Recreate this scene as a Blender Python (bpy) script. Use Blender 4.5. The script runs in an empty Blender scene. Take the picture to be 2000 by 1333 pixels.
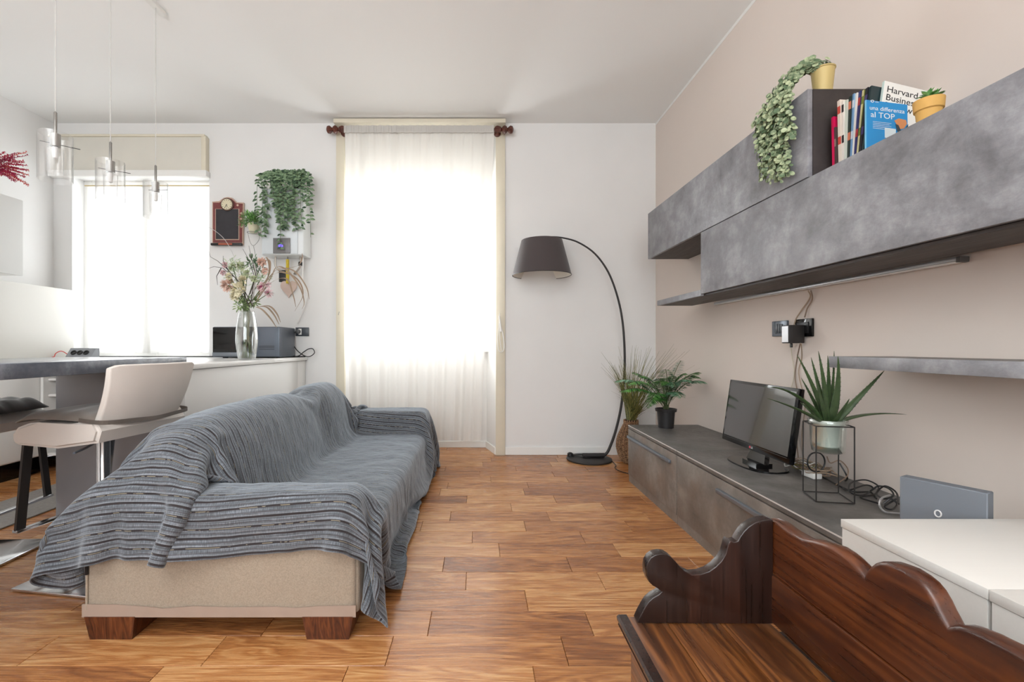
import bpy, bmesh, math, random
import numpy as np
from mathutils import Vector, Matrix, Euler

# ------------------------------------------------------------------ camera, sky, lights, exposure
scene = bpy.context.scene
COL = scene.collection
F = 900.0            # focal length in pixels of the 2000 px wide frame
CH = 0.96            # camera height
cam_d = bpy.data.cameras.new('camera'); cam = bpy.data.objects.new('camera', cam_d); COL.objects.link(cam)
cam_d.sensor_width = 36; cam_d.lens = 36*F/2000; cam_d.shift_x = 65/2000; cam_d.shift_y = 10.5/2000
cam_d.clip_start = 0.02
cam.location = (0, 0, CH); cam.rotation_euler = (math.pi/2, 0, 0)
scene.camera = cam
scene.view_settings.view_transform = 'Standard'; scene.view_settings.look = 'None'
scene.view_settings.gamma = 1; scene.view_settings.use_curve_mapping = False
scene.view_settings.exposure = 0.62
W = bpy.data.worlds.new('world'); scene.world = W; W.use_nodes = True
W.node_tree.nodes['Background'].inputs[0].default_value = (0.86, 0.93, 1.0, 1)
W.node_tree.nodes['Background'].inputs[1].default_value = 1.5
def area(name, loc, rot, sx, sy, power, col):
    d = bpy.data.lights.new(name, 'AREA'); d.shape = 'RECTANGLE'; d.size = sx; d.size_y = sy; d.energy = power; d.color = col
    o = bpy.data.objects.new(name, d); COL.objects.link(o); o.location = loc; o.rotation_euler = rot
    return o
PI = math.pi
area('daylight_kitchen_window', (-2.98, 4.62, 1.66), (-PI/2, 0, 0), 1.15, 1.5, 27, (0.95, 0.98, 1.0))
area('daylight_balcony_window', (-0.52, 4.72, 1.62), (-PI/2, 0, 0), 1.15, 1.45, 56, (0.95, 0.98, 1.0))
area('rear_fill_light', (-0.9, -2.75, 1.75), (PI/2, 0, 0), 3.4, 1.9, 66, (0.93, 0.97, 1.0))  # added fill from behind the camera, through the added rear window
area('ceiling_bounce_fill', (-1.2, -0.9, 1.95), (PI, 0, 0), 1.6, 1.2, 84, (0.94, 0.975, 1.0))  # added general fill bounced off the ceiling, no lamp stands there

# ------------------------------------------------------------------ helpers
def P(px, py, y):
    return Vector(((px-935)/F*y, y, CH+(677-py)/F*y))
def link(o, parent=None):
    COL.objects.link(o)
    if parent is not None:
        o.parent = parent
        w = Matrix.Identity(4); q = parent
        w = world_of(parent)
        o.matrix_parent_inverse = w.inverted()
    return o
WM = {}
def world_of(o):
    return WM.get(o.name, Matrix.Identity(4))
def tag(o, label=None, cat=None, group=None, kind=None):
    if label: o['label'] = label
    if cat: o['category'] = cat
    if group: o['group'] = group
    if kind: o['kind'] = kind
    return o
def thing(name, label, cat, loc=(0, 0, 0), group=None):
    o = bpy.data.objects.new(name, None); COL.objects.link(o); o.location = loc; o.empty_display_size = .1
    WM[o.name] = Matrix.Translation(loc)
    return tag(o, label, cat, group)
def obj(name, bm, m, parent=None, smooth=False, kind=None, label=None, recalc=True):
    if recalc: bmesh.ops.recalc_face_normals(bm, faces=bm.faces[:])
    me = bpy.data.meshes.new(name); bm.to_mesh(me); bm.free()
    for x in (m if isinstance(m, (list, tuple)) else [m]): me.materials.append(x)
    if smooth:
        for p in me.polygons: p.use_smooth = True
        if smooth != 'all':
            me.set_sharp_from_angle(angle=math.radians(40))
    o = bpy.data.objects.new(name, me); link(o, parent)
    if kind: o['kind'] = kind
    if label: o['label'] = label
    return o
def box(bm, x0, x1, y0, y1, z0, z1, bev=0, seg=2, M=None, mi=0):
    vs = [bm.verts.new(v) for v in ((x0,y0,z0),(x1,y0,z0),(x1,y1,z0),(x0,y1,z0),(x0,y0,z1),(x1,y0,z1),(x1,y1,z1),(x0,y1,z1))]
    fs = [bm.faces.new([vs[i] for i in f]) for f in ((0,3,2,1),(4,5,6,7),(0,1,5,4),(1,2,6,5),(2,3,7,6),(3,0,4,7))]
    for f in fs: f.material_index = mi
    if M is not None: bmesh.ops.transform(bm, matrix=M, verts=vs)
    if bev:
        es = list({e for f in fs for e in f.edges})
        bmesh.ops.bevel(bm, geom=es, offset=bev, segments=seg, profile=.5, affect='EDGES', clamp_overlap=True)
    return bm
def bx(name, m, parent, x0, x1, y0, y1, z0, z1, bev=0, seg=2, M=None, **k):
    return obj(name, box(bmesh.new(), x0, x1, y0, y1, z0, z1, bev, seg, M), m, parent, smooth=bool(bev), **k)
def catmull(pts, n=6):
    pts = [Vector(p) for p in pts]; out = []
    q = [pts[0]*2-pts[1]]+pts+[pts[-1]*2-pts[-2]]
    for i in range(1, len(q)-2):
        a, b, c, d = q[i-1:i+3]
        for k in range(n):
            t = k/n
            out.append(.5*((2*b)+(c-a)*t+(2*a-5*b+4*c-d)*t*t+(3*b-a-3*c+d)*t**3))
    out.append(pts[-1]); return out
def tube(bm, pts, r, seg=8, cap=True, mi=0):
    pts = [Vector(p) for p in pts]; n = len(pts); rings = []
    up = None
    for i, p in enumerate(pts):
        d = (pts[min(i+1, n-1)]-pts[max(i-1, 0)])
        if d.length < 1e-9: d = Vector((0, 0, 1))
        d.normalize()
        if up is None:
            up = Vector((0, 0, 1)) if abs(d.z) < .9 else Vector((1, 0, 0))
        a = d.cross(up)
        if a.length < 1e-6: a = d.cross(Vector((0, 1, .3)))
        a.normalize(); b = a.cross(d).normalized(); up = b
        rr = r[i] if isinstance(r, (list, tuple)) else r
        rings.append([bm.verts.new(p+(a*math.cos(2*PI*k/seg)+b*math.sin(2*PI*k/seg))*rr) for k in range(seg)])
    for i in range(n-1):
        for k in range(seg):
            f = bm.faces.new((rings[i][k], rings[i][(k+1) % seg], rings[i+1][(k+1) % seg], rings[i+1][k])); f.material_index = mi
    if cap:
        for rg in (rings[0], rings[-1]):
            try: bm.faces.new(rg).material_index = mi
            except ValueError: pass
    return bm
def lathe(bm, prof, cx=0, cy=0, cz=0, seg=32, M=None, mi=0, cap0=True, cap1=True):
    rings = []; allv = []
    for r, z in prof:
        rg = [bm.verts.new((cx+r*math.cos(2*PI*k/seg), cy+r*math.sin(2*PI*k/seg), cz+z)) for k in range(seg)]
        rings.append(rg); allv += rg
    for a, b in zip(rings, rings[1:]):
        for k in range(seg):
            bm.faces.new((a[k], a[(k+1) % seg], b[(k+1) % seg], b[k])).material_index = mi
    if cap0: bm.faces.new(rings[0][::-1]).material_index = mi
    if cap1: bm.faces.new(rings[-1]).material_index = mi
    if M is not None: bmesh.ops.transform(bm, matrix=M, verts=allv)
    return bm
def prism(bm, pts, off):
    """closed outline of 3-D points pushed along the vector off"""
    off = Vector(off)
    a = [bm.verts.new(p) for p in pts]; b = [bm.verts.new(Vector(p)+off) for p in pts]
    n = len(a)
    bm.faces.new(a[::-1]); bm.faces.new(b)
    for i in range(n): bm.faces.new((a[i], a[(i+1) % n], b[(i+1) % n], b[i]))
    return bm

# ------------------------------------------------------------------ materials
def newmat(name):
    m = bpy.data.materials.new(name); m.use_nodes = True
    nt = m.node_tree; return m, nt, nt.nodes, nt.links, nt.nodes['Principled BSDF']
def S(c):   # sRGB 0-255 to linear
    return tuple(((x/255)/12.92 if x/255 <= .04045 else ((x/255+.055)/1.055)**2.4) for x in c)+(1,)
def mat(name, c, rough=.6, metal=0, spec=.5, noise=0, nscale=8, bump=0, bscale=200, coat=0, emit=None, sheen=0, srgb=True):
    m, nt, N, L, b = newmat(name)
    c = S(c) if srgb else tuple(c)+(1,)
    b.inputs['Base Color'].default_value = c; b.inputs['Roughness'].default_value = rough; b.inputs['Metallic'].default_value = metal
    b.inputs['Specular IOR Level'].default_value = spec; b.inputs['Coat Weight'].default_value = coat; b.inputs['Sheen Weight'].default_value = sheen
    if noise or bump:
        tc = N.new('ShaderNodeTexCoord')
    if noise:
        t = N.new('ShaderNodeTexNoise'); t.inputs['Scale'].default_value = nscale; t.inputs['Detail'].default_value = 5
        L.new(tc.outputs['Object'], t.inputs['Vector'])
        r = N.new('ShaderNodeValToRGB'); r.color_ramp.elements[0].position = .3; r.color_ramp.elements[1].position = .7
        r.color_ramp.elements[0].color = tuple(x*(1-noise) for x in c[:3])+(1,); r.color_ramp.elements[1].color = tuple(min(1, x*(1+noise)) for x in c[:3])+(1,)
        L.new(t.outputs['Fac'], r.inputs['Fac']); L.new(r.outputs['Color'], b.inputs['Base Color'])
    if bump:
        t = N.new('ShaderNodeTexNoise'); t.inputs['Scale'].default_value = bscale; t.inputs['Detail'].default_value = 3
        L.new(tc.outputs['Object'], t.inputs['Vector'])
        bp = N.new('ShaderNodeBump'); bp.inputs['Strength'].default_value = bump; bp.inputs['Distance'].default_value = .002
        L.new(t.outputs['Fac'], bp.inputs['Height']); L.new(bp.outputs['Normal'], b.inputs['Normal'])
    if emit:
        b.inputs['Emission Color'].default_value = S(emit[0]); b.inputs['Emission Strength'].default_value = emit[1]
    return m
def ramp(N, stops):
    r = N.new('ShaderNodeValToRGB'); e = r.color_ramp.elements
    while len(e) < len(stops): e.new(.5)
    for k, (p, c) in enumerate(stops): e[k].position = p; e[k].color = c
    return r
def maprange(N, L, src, a, b, c, d):
    n = N.new('ShaderNodeMapRange'); L.new(src, n.inputs[0])
    for i, v in zip((1, 2, 3, 4), (a, b, c, d)): n.inputs[i].default_value = v
    return n.outputs[0]
def mixc(N, L, fac, a, b, mode='MIX'):
    n = N.new('ShaderNodeMix'); n.data_type = 'RGBA'; n.blend_type = mode
    if isinstance(fac, (int, float)): n.inputs[0].default_value = fac
    else: L.new(fac, n.inputs[0])
    for i, v in ((6, a), (7, b)):
        if isinstance(v, tuple): n.inputs[i].default_value = v
        else: L.new(v, n.inputs[i])
    return n.outputs[2]
def mth(N, L, op, a, b=0.0):
    n = N.new('ShaderNodeMath'); n.operation = op
    for i, v in ((0, a), (1, b)):
        if isinstance(v, (int, float)): n.inputs[i].default_value = v
        else: L.new(v, n.inputs[i])
    return n.outputs[0]
def concrete(name, c0, c1, c2, rough=.45, brown=None):
    """mottled cement-look laminate: clouds, fine brushed scratches"""
    m, nt, N, L, b = newmat(name)
    g = N.new('ShaderNodeNewGeometry')
    t1 = N.new('ShaderNodeTexNoise'); t1.inputs['Scale'].default_value = 5.5; t1.inputs['Detail'].default_value = 10; t1.inputs['Roughness'].default_value = .68; t1.inputs['Distortion'].default_value = .15
    L.new(g.outputs['Position'], t1.inputs['Vector'])
    mp = N.new('ShaderNodeMapping'); mp.inputs['Scale'].default_value = (22, 11, 24); mp.inputs['Rotation'].default_value = (.35, .2, .1); L.new(g.outputs['Position'], mp.inputs['Vector'])
    t2 = N.new('ShaderNodeTexNoise'); t2.inputs['Scale'].default_value = 2.2; t2.inputs['Detail'].default_value = 8; t2.inputs['Roughness'].default_value = .75; t2.inputs['Distortion'].default_value = .5
    L.new(mp.outputs['Vector'], t2.inputs['Vector'])
    r = ramp(N, [(.30, S(c0)), (.5, S(c1)), (.68, S(c2))]); L.new(t1.outputs['Fac'], r.inputs['Fac'])
    f = maprange(N, L, t2.outputs['Fac'], .3, .8, .84, 1.18)
    col = mixc(N, L, 1.0, r.outputs['Color'], f, 'MULTIPLY')
    if brown:
        t3 = N.new('ShaderNodeTexNoise'); t3.inputs['Scale'].default_value = 5; t3.inputs['Detail'].default_value = 6; L.new(g.outputs['Position'], t3.inputs['Vector'])
        col = mixc(N, L, maprange(N, L, t3.outputs['Fac'], .5, .75, 0, .7), col, S(brown))
    L.new(col, b.inputs['Base Color'])
    L.new(maprange(N, L, t2.outputs['Fac'], .3, .7, rough-.08, rough+.12), b.inputs['Roughness'])
    bp = N.new('ShaderNodeBump'); bp.inputs['Strength'].default_value = .25 if rough > .2 else .04; bp.inputs['Distance'].default_value = .002
    L.new(t2.outputs['Fac'], bp.inputs['Height']); L.new(bp.outputs['Normal'], b.inputs['Normal'])
    return m
def wood(name, stops, axis=0, rough=.3, scale=1.0, rnd=False, knots=.0, bump=.25, coat=.0, wear=None, fine=1.0, ringn=None, mixr=.30):
    """grain stretched along an axis of world space; rnd: every object its own tone and its own stretch of grain"""
    m, nt, N, L, b = newmat(name)
    g = N.new('ShaderNodeNewGeometry'); src = g.outputs['Position']
    if rnd:
        oi = N.new('ShaderNodeObjectInfo')
        wn = N.new('ShaderNodeTexWhiteNoise'); wn.noise_dimensions = '1D'; L.new(oi.outputs['Random'], wn.inputs['W'])
        vm = N.new('ShaderNodeVectorMath'); vm.operation = 'SCALE'; vm.inputs[3].default_value = 37; L.new(wn.outputs['Color'], vm.inputs[0])
        va = N.new('ShaderNodeVectorMath'); L.new(src, va.inputs[0]); L.new(vm.outputs[0], va.inputs[1]); src = va.outputs[0]
    sc = [9*scale, 9*scale, 9*scale]; sc[axis] = 1.1*scale
    mp = N.new('ShaderNodeMapping'); mp.inputs['Scale'].default_value = sc; L.new(src, mp.inputs['Vector'])
    t = N.new('ShaderNodeTexNoise'); t.inputs['Scale'].default_value = 1.3; t.inputs['Detail'].default_value = 4; t.inputs['Distortion'].default_value = 1.2+knots
    L.new(mp.outputs['Vector'], t.inputs['Vector'])
    rings = mth(N, L, 'FRACT', mth(N, L, 'MULTIPLY', t.outputs['Fac'], 9.0 if ringn is None else ringn))
    rings = mth(N, L, 'ABSOLUTE', mth(N, L, 'SUBTRACT', mth(N, L, 'MULTIPLY', rings, 2.0), 1.0))
    sc2 = [170*fine]*3; sc2[axis] = 5*fine
    mp2 = N.new('ShaderNodeMapping'); mp2.inputs['Scale'].default_value = sc2; L.new(src, mp2.inputs['Vector'])
    t2 = N.new('ShaderNodeTexNoise'); t2.inputs['Scale'].default_value = 1; t2.inputs['Detail'].default_value = 4; L.new(mp2.outputs['Vector'], t2.inputs['Vector'])
    fac = mth(N, L, 'ADD', mth(N, L, 'MULTIPLY', rings, mixr), mth(N, L, 'MULTIPLY', t2.outputs['Fac'], .60-mixr))
    fac = mth(N, L, 'ADD', fac, mth(N, L, 'MULTIPLY', t.outputs['Fac'], .40))
    if rnd:
        fac = mth(N, L, 'ADD', fac, mth(N, L, 'MULTIPLY', mth(N, L, 'SUBTRACT', oi.outputs['Random'], .5), .25 if rnd else 0))
    r = ramp(N, [(p, S(c)) for p, c in stops]); L.new(fac, r.inputs['Fac'])
    col = r.outputs['Color']
    if wear:
        t4 = N.new('ShaderNodeTexNoise'); t4.inputs['Scale'].default_value = 4.5; t4.inputs['Detail'].default_value = 7; t4.inputs['Roughness'].default_value = .7; L.new(g.outputs['Position'], t4.inputs['Vector'])
        col = mixc(N, L, maprange(N, L, t4.outputs['Fac'], .46, .68, 0, .85), col, S(wear))
    L.new(col, b.inputs['Base Color'])
    L.new(maprange(N, L, t2.outputs['Fac'], .3, .7, rough-.05, rough+.1), b.inputs['Roughness'])
    b.inputs['Coat Weight'].default_value = coat; b.inputs['Coat Roughness'].default_value = .15
    bp = N.new('ShaderNodeBump'); bp.inputs['Strength'].default_value = bump; bp.inputs['Distance'].default_value = .0012
    L.new(mth(N, L, 'ADD', t2.outputs['Fac'], mth(N, L, 'MULTIPLY', rings, .6)), bp.inputs['Height']); L.new(bp.outputs['Normal'], b.inputs['Normal'])
    return m
def sheer(name, c, transp=.25, transl=.6, tc=None):
    m, nt, N, L, b = newmat(name); N.remove(b); out = [n for n in N if n.type == 'OUTPUT_MATERIAL'][0]
    d = N.new('ShaderNodeBsdfDiffuse'); d.inputs[0].default_value = S(c)
    t = N.new('ShaderNodeBsdfTranslucent'); t.inputs[0].default_value = S(tc or c)
    tr = N.new('ShaderNodeBsdfTransparent'); tr.inputs[0].default_value = (1, 1, 1, 1)
    x = N.new('ShaderNodeMixShader'); x.inputs[0].default_value = transl; L.new(d.outputs[0], x.inputs[1]); L.new(t.outputs[0], x.inputs[2])
    y = N.new('ShaderNodeMixShader'); y.inputs[0].default_value = transp; L.new(x.outputs[0], y.inputs[1]); L.new(tr.outputs[0], y.inputs[2])
    # fine vertical weave relief
    g = N.new('ShaderNodeNewGeometry'); mp = N.new('ShaderNodeMapping'); mp.inputs['Scale'].default_value = (260, 260, 60); L.new(g.outputs['Position'], mp.inputs['Vector'])
    tn = N.new('ShaderNodeTexNoise'); tn.inputs['Scale'].default_value = 1; L.new(mp.outputs[0], tn.inputs['Vector'])
    bp = N.new('ShaderNodeBump'); bp.inputs['Strength'].default_value = .2; bp.inputs['Distance'].default_value = .001; L.new(tn.outputs['Fac'], bp.inputs['Height']); L.new(bp.outputs[0], d.inputs['Normal'])
    L.new(y.outputs[0], out.inputs[0]); return m
def glass(name, tint=(1, 1, 1), refl=.12, rough=.02, edge=.5):
    """thin clear glass: see-through face on, mirror-like at its edges"""
    m, nt, N, L, b = newmat(name); N.remove(b); out = [n for n in N if n.type == 'OUTPUT_MATERIAL'][0]
    tr = N.new('ShaderNodeBsdfTransparent'); tr.inputs[0].default_value = tuple(tint)+(1,)
    gl = N.new('ShaderNodeBsdfGlossy'); gl.inputs['Roughness'].default_value = rough
    lw = N.new('ShaderNodeLayerWeight'); lw.inputs[0].default_value = edge
    f = maprange(N, L, lw.outputs['Facing'], 0, 1, refl*.4, min(1, refl*4))
    x = N.new('ShaderNodeMixShader'); L.new(f, x.inputs[0]); L.new(tr.outputs[0], x.inputs[1]); L.new(gl.outputs[0], x.inputs[2])
    L.new(x.outputs[0], out.inputs[0]); return m

M_wall = mat('white wall paint', (232, 231, 229), .9, noise=.015, nscale=3, bump=.05, bscale=120)
M_ceil = mat('ceiling paint', (242, 242, 240), .95)
M_beige = mat('beige wall paint', (222, 210, 201), .9, noise=.015, nscale=2, bump=.05, bscale=120)
M_white = mat('white lacquer', (232, 231, 228), .35)
M_trimw = mat('white trim', (238, 237, 233), .5)
M_cream = mat('cream painted casing', (222, 214, 194), .5, noise=.03, nscale=6)
M_boxcream = mat('cream shutter box', (216, 212, 201), .6, noise=.02)
M_conc = concrete('cement laminate', (104, 103, 107), (136, 136, 141), (168, 169, 173), .42)
M_concd = concrete('cement laminate bench', (94, 87, 81), (120, 112, 105), (146, 138, 130), .45, brown=(122, 102, 88))
M_conctop = concrete('dark cement laminate', (82, 79, 76), (100, 97, 94), (124, 120, 117), .42)
M_under = wood('dark oak laminate', [(.25, (38, 30, 27)), (.5, (56, 45, 40)), (.8, (78, 64, 56))], axis=1, rough=.5)
M_side = concrete('dark bronze laminate', (40, 34, 33), (52, 45, 43), (66, 58, 55), .5)
M_steel = mat('steel blue handle', (128, 136, 146), .35, .7)
M_floor = wood('oak plank', [(.16, (100, 60, 34)), (.36, (146, 92, 52)), (.52, (178, 120, 70)), (.66, (200, 148, 96)), (.84, (224, 182, 130))], axis=0, rough=.25, rnd=True, bump=.3, ringn=7, mixr=.21, fine=1.3)
M_pine = wood('dark stained pine', [(.25, (52, 26, 12)), (.45, (96, 54, 24)), (.62, (132, 80, 38)), (.85, (166, 110, 58))], axis=1, rough=.3, scale=.6, knots=1.6, bump=.3, coat=.3, fine=.7, ringn=6, mixr=.28)
M_pinec = wood('dark worn pine', [(.25, (40, 17, 9)), (.5, (78, 38, 17)), (.8, (124, 68, 30))], axis=1, rough=.28, scale=.45, knots=1.2, bump=.15, coat=.4, wear=(36, 16, 12), fine=.6, ringn=4, mixr=.16)
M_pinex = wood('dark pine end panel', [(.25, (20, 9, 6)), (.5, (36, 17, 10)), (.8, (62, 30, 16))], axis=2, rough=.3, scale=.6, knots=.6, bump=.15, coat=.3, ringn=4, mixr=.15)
M_black = mat('black plastic', (22, 22, 24), .4)
M_blackg = mat('gloss black plastic', (10, 10, 12), .08)
M_dark = mat('matt dark metal', (48, 45, 44), .5, .3)
M_chrome = mat('chrome', (210, 212, 216), .12, 1)
M_linen = mat('linen upholstery', (158, 144, 127), .95, noise=.16, nscale=300, bump=.6, bscale=420, sheen=.2)
M_linen2 = mat('lining tape', (158, 138, 124), .9, noise=.06)
M_walnut = wood('walnut block', [(.2, (44, 20, 12)), (.5, (86, 44, 24)), (.85, (126, 74, 40))], axis=2, rough=.35, scale=1.4)
M_leath = mat('cream leather', (220, 213, 206), .5, noise=.03, bump=.15, bscale=260)
M_pad = mat('taupe suede', (128, 118, 110), .9, noise=.12, nscale=14, sheen=.4)
M_velvet = mat('dark tufted fabric', (44, 42, 40), .85, noise=.2, nscale=20, sheen=.5)
M_glass = glass('window glass', refl=.06)
M_vase = glass('clear glass', (.965, .98, .975), .20, .03, .45)
M_gpot = glass('thick glass', (.93, .965, .95), .16, .05, .5)
M_pglass = glass('ribbed lamp glass', (.97, .97, .97), .16, .06, .5)
M_curt = sheer('ivory curtain', (228, 225, 220), .05, .36)
M_voile = sheer('white voile', (238, 237, 235), .08, .42)
M_shut = sheer('shutter slat', (236, 234, 230), .0, .75)
M_grey = mat('grey panel', (150, 149, 152), .35, noise=.04)
M_soil = mat('soil', (46, 36, 28), .95, noise=.3, nscale=60)
M_terra = mat('ochre clay', (214, 168, 92), .7, noise=.06, nscale=20)
M_brass = mat('pale gold pot', (206, 184, 124), .5, .1)
M_socket = mat('graphite plate', (52, 58, 66), .3)
M_rug = mat('grey rug', (150, 146, 142), .98, noise=.12, nscale=70, bump=.6, bscale=300)

# ------------------------------------------------------------------ the room
XL, XR, YB, YR, H = -3.765, 1.567, 4.08, -2.6, 2.937
floor = tag(bx('floor', wood('oak floor base', [(.25, (120, 70, 38)), (.5, (176, 116, 66)), (.8, (210, 158, 104))], axis=0, rough=.3), None, XL-.1, XR+.1, YR-.1, YB+.45, -.12, -.0082), kind='structure')
PW, PL = .1437, .553
bmp = bmesh.new(); box(bmp, 0, PL-.0016, 0, PW-.0014, -.008, 0, bev=.0012, seg=1)
bmesh.ops.recalc_face_normals(bmp, faces=bmp.faces[:])
pme = bpy.data.meshes.new('plank'); bmp.to_mesh(pme); bmp.free(); pme.materials.append(M_floor)
offs = {-1: .163, 0: .272, 1: .384, 2: .181, 3: -.051, 4: -.154, 5: .098, 6: -.031, 7: -.305, 8: -.159, 9: .195, 10: -.074, 11: -.253}
rnd = random.Random(11)
for k in range(-7, 21):
    y = 1.3846+PW*k
    o0 = offs.get(k, rnd.uniform(0, PL))
    n = math.floor((-3.3-o0)/PL)
    x = o0+n*PL
    while x < 1.13:
        o = bpy.data.objects.new('plank', pme); COL.objects.link(o); o.parent = floor; o.location = (x, y, 0); x += PL
b = bmesh.new()      # boards behind the camera and under the units, out of the frame
for k in range(-28, -7):
    x = -3.6+rnd.uniform(0, PL)
    while x < 1.5:
        box(b, x, x+PL-.0016, 1.3846+PW*k, 1.3846+PW*(k+1)-.0014, -.008, 0); x += PL
obj('rear_planks', b, M_floor, floor, kind='stuff')
tag(bx('ceiling', M_ceil, None, XL-.1, XR+.1, YR-.1, YB+.5, H, H+.12), kind='structure')
tag(bx('wall_right', M_beige, None, XR, XR+.12, YR, YB, 0, H-.02), kind='structure')
tag(bx('trim_1', M_trimw, None, XR-.002, XR+.12, YR, YB, H-.02, H), kind='structure')
tag(bx('wall_left', M_wall, None, XL-.12, XL, YR, YB, 0, H), kind='structure')
# rear wall with a wide window behind the camera, added for the fill light
b = bmesh.new(); box(b, XL, -2.7, YR-.12, YR, 0, H); box(b, .9, XR, YR-.12, YR, 0, H); box(b, -2.7, .9, YR-.12, YR, 0, .75); box(b, -2.7, .9, YR-.12, YR, 2.75, H)
tag(obj('wall_rear', b, M_wall), kind='structure')
# back wall, with the kitchen window and the balcony niche
W1 = (-3.60, -2.385, .85, 2.47); NX0, NX1, ND = -1.187, .155, .30
b = bmesh.new()
box(b, XL, W1[0], YB, YB+.36, 0, H); box(b, W1[1], NX0, YB, YB+.36, 0, H); box(b, W1[0], W1[1], YB, YB+.36, 0, W1[2]); box(b, W1[0], W1[1], YB, YB+.36, W1[3], H)
box(b, NX1, XR, YB, YB+.36, 0, H)
for s, xo, xi in ((-1, NX0, NX0+.078), (1, NX1, NX1-.078)):          # splayed reveals
    prism(b, [(xo, YB, 0), (xi, YB+ND, 0), (xo, YB+ND, 0)] if s < 0 else [(xo, YB, 0), (xo, YB+ND, 0), (xi, YB+ND, 0)], (0, 0, H))
tag(obj('wall_back', b, M_wall), kind='structure')
XI0, XI1, YN = NX0+.04, NX1-.04, YB+ND
b = bmesh.new(); box(b, NX0, NX1, YN, YN+.06, 0, .905); box(b, NX0, NX1, YN, YN+.06, 2.66, H)
tag(obj('wall_niche', b, M_wall), kind='structure')
tag(bx('trim_2', M_trimw, None, NX0+.05, NX1-.05, YN-.06, YN+.02, .905, .925, .003), kind='structure')   # sill in the niche
b = bmesh.new(); box(b, NX1-.0+.075, XR-.003, YB-.012, YB, 0, .07, .003); tag(obj('baseboard_back', b, M_trimw), kind='structure')
b = bmesh.new(); box(b, -1.52, NX0-.07, YB-.012, YB, 0, .07, .003); tag(obj('baseboard_left', b, M_trimw), kind='structure')
b = bmesh.new(); box(b, NX0+.08, NX1-.08, YN-.012, YN, 0, .06, .003)
prism(b, [(NX1-.001, YB+.005, 0), (NX1-.079, YN-.002, 0), (NX1-.091, YN-.008, 0), (NX1-.013, YB+.005, 0)], (0, 0, .06))
tag(obj('baseboard_niche', b, M_trimw), kind='structure')
tag(bx('baseboard_right', M_trimw, None, XR-.012, XR, 3.3, YB-.012, 0, .07, .003), kind='structure')
# cream casings left and right of the niche, with the shallow head board at the ceiling
bx_ = lambda *a, **k: tag(bx(*a, **k), kind='structure')
bx_('trim_3', M_cream, None, NX0-.07, NX0+.004, YB-.022, YB+.03, 0, 2.86, .003)
bx_('trim_4', M_cream, None, NX1-.004, NX1+.078, YB-.022, YB+.03, 0, 2.86, .003)
bx_('trim_5', M_cream, None, NX0-.07, NX1+.078, YB-.10, YB+.02, 2.895, H-.006, .003)
bx_('trim_6', M_boxcream, None, NX0+.03, NX1-.06, YB+.12, YN, 2.50, 2.90, .004)
def window(n, x0, x1, z0, z1, y, mull, fw=.07, head=.0):
    t = tag(bpy.data.objects.new('window_%d' % n, None), kind='structure'); COL.objects.link(t)
    b = bmesh.new()
    box(b, x0, x0+fw, y, y+.06, z0, z1, .004); box(b, x1-fw, x1, y, y+.06, z0, z1, .004)
    xs = ((x0+fw+.0005, mull-fw*.9-.0005), (mull+fw*.9+.0005, x1-fw-.0005))
    for q0, q1 in xs: box(b, q0, q1, y+.002, y+.058, z0, z0+fw, .002); box(b, q0, q1, y+.002, y+.058, z1-fw-head, z1, .002)
    box(b, mull-fw*.9, mull+fw*.9, y-.01, y+.06, z0, z1, .004)
    obj('window_frame', b, M_trimw, t, smooth=True)
    for a, c in ((x0+fw, mull-fw*.9), (mull+fw*.9, x1-fw)):
        bx('pane', M_glass, t, a, c, y+.028, y+.034, z0+fw, z1-fw-head)
    return t
window(1, W1[0], W1[1], W1[2]+.02, W1[3], YB+.12, -2.99)
w2 = window(2, NX0+.03, NX1-.03, .925, 2.66, YN+.02, -.50, fw=.085)
bx('handle', M_steel, w2, -.515, -.495, YN-.05, YN-.015, 1.55, 1.68, .004)
window(3, -2.7, .9, .75, 2.75, YR-.09, -.9)  # unseen rear window, added as the opening for the fill light
b = bmesh.new()
for k in range(11): box(b, NX0+.06, NX1-.06, YN+.12, YN+.132, 2.13+k*.052, 2.13+k*.052+.050, .003)
obj('shutter_slat', b, M_shut, w2, kind='stuff')
# roller-shutter box above the kitchen window
sb = tag(bpy.data.objects.new('trim_7', None), kind='structure'); COL.objects.link(sb)
bx('box_panel', M_boxcream, sb, XL+.01, -2.41, YB-.05, YB, 2.50, 2.795, .004)
b = bmesh.new(); box(b, XL+.005, -2.395, YB-.06, YB, 2.795, 2.815, .003); box(b, -2.425, -2.385, YB-.056, YB, 2.50, 2.80, .003)
obj('frame', b, M_cream, sb, smooth=True)
bx('ledge', M_trimw, sb, XL+.005, -2.375, YB-.065, YB, 2.445, 2.50, .006)

# thick tiled backsplash ledge on the left wall
bx_('trim_8', mat('beige backsplash', (204, 201, 194), .4), None, XL, -3.585, .8, YB, .865, 1.456, .003)

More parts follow.
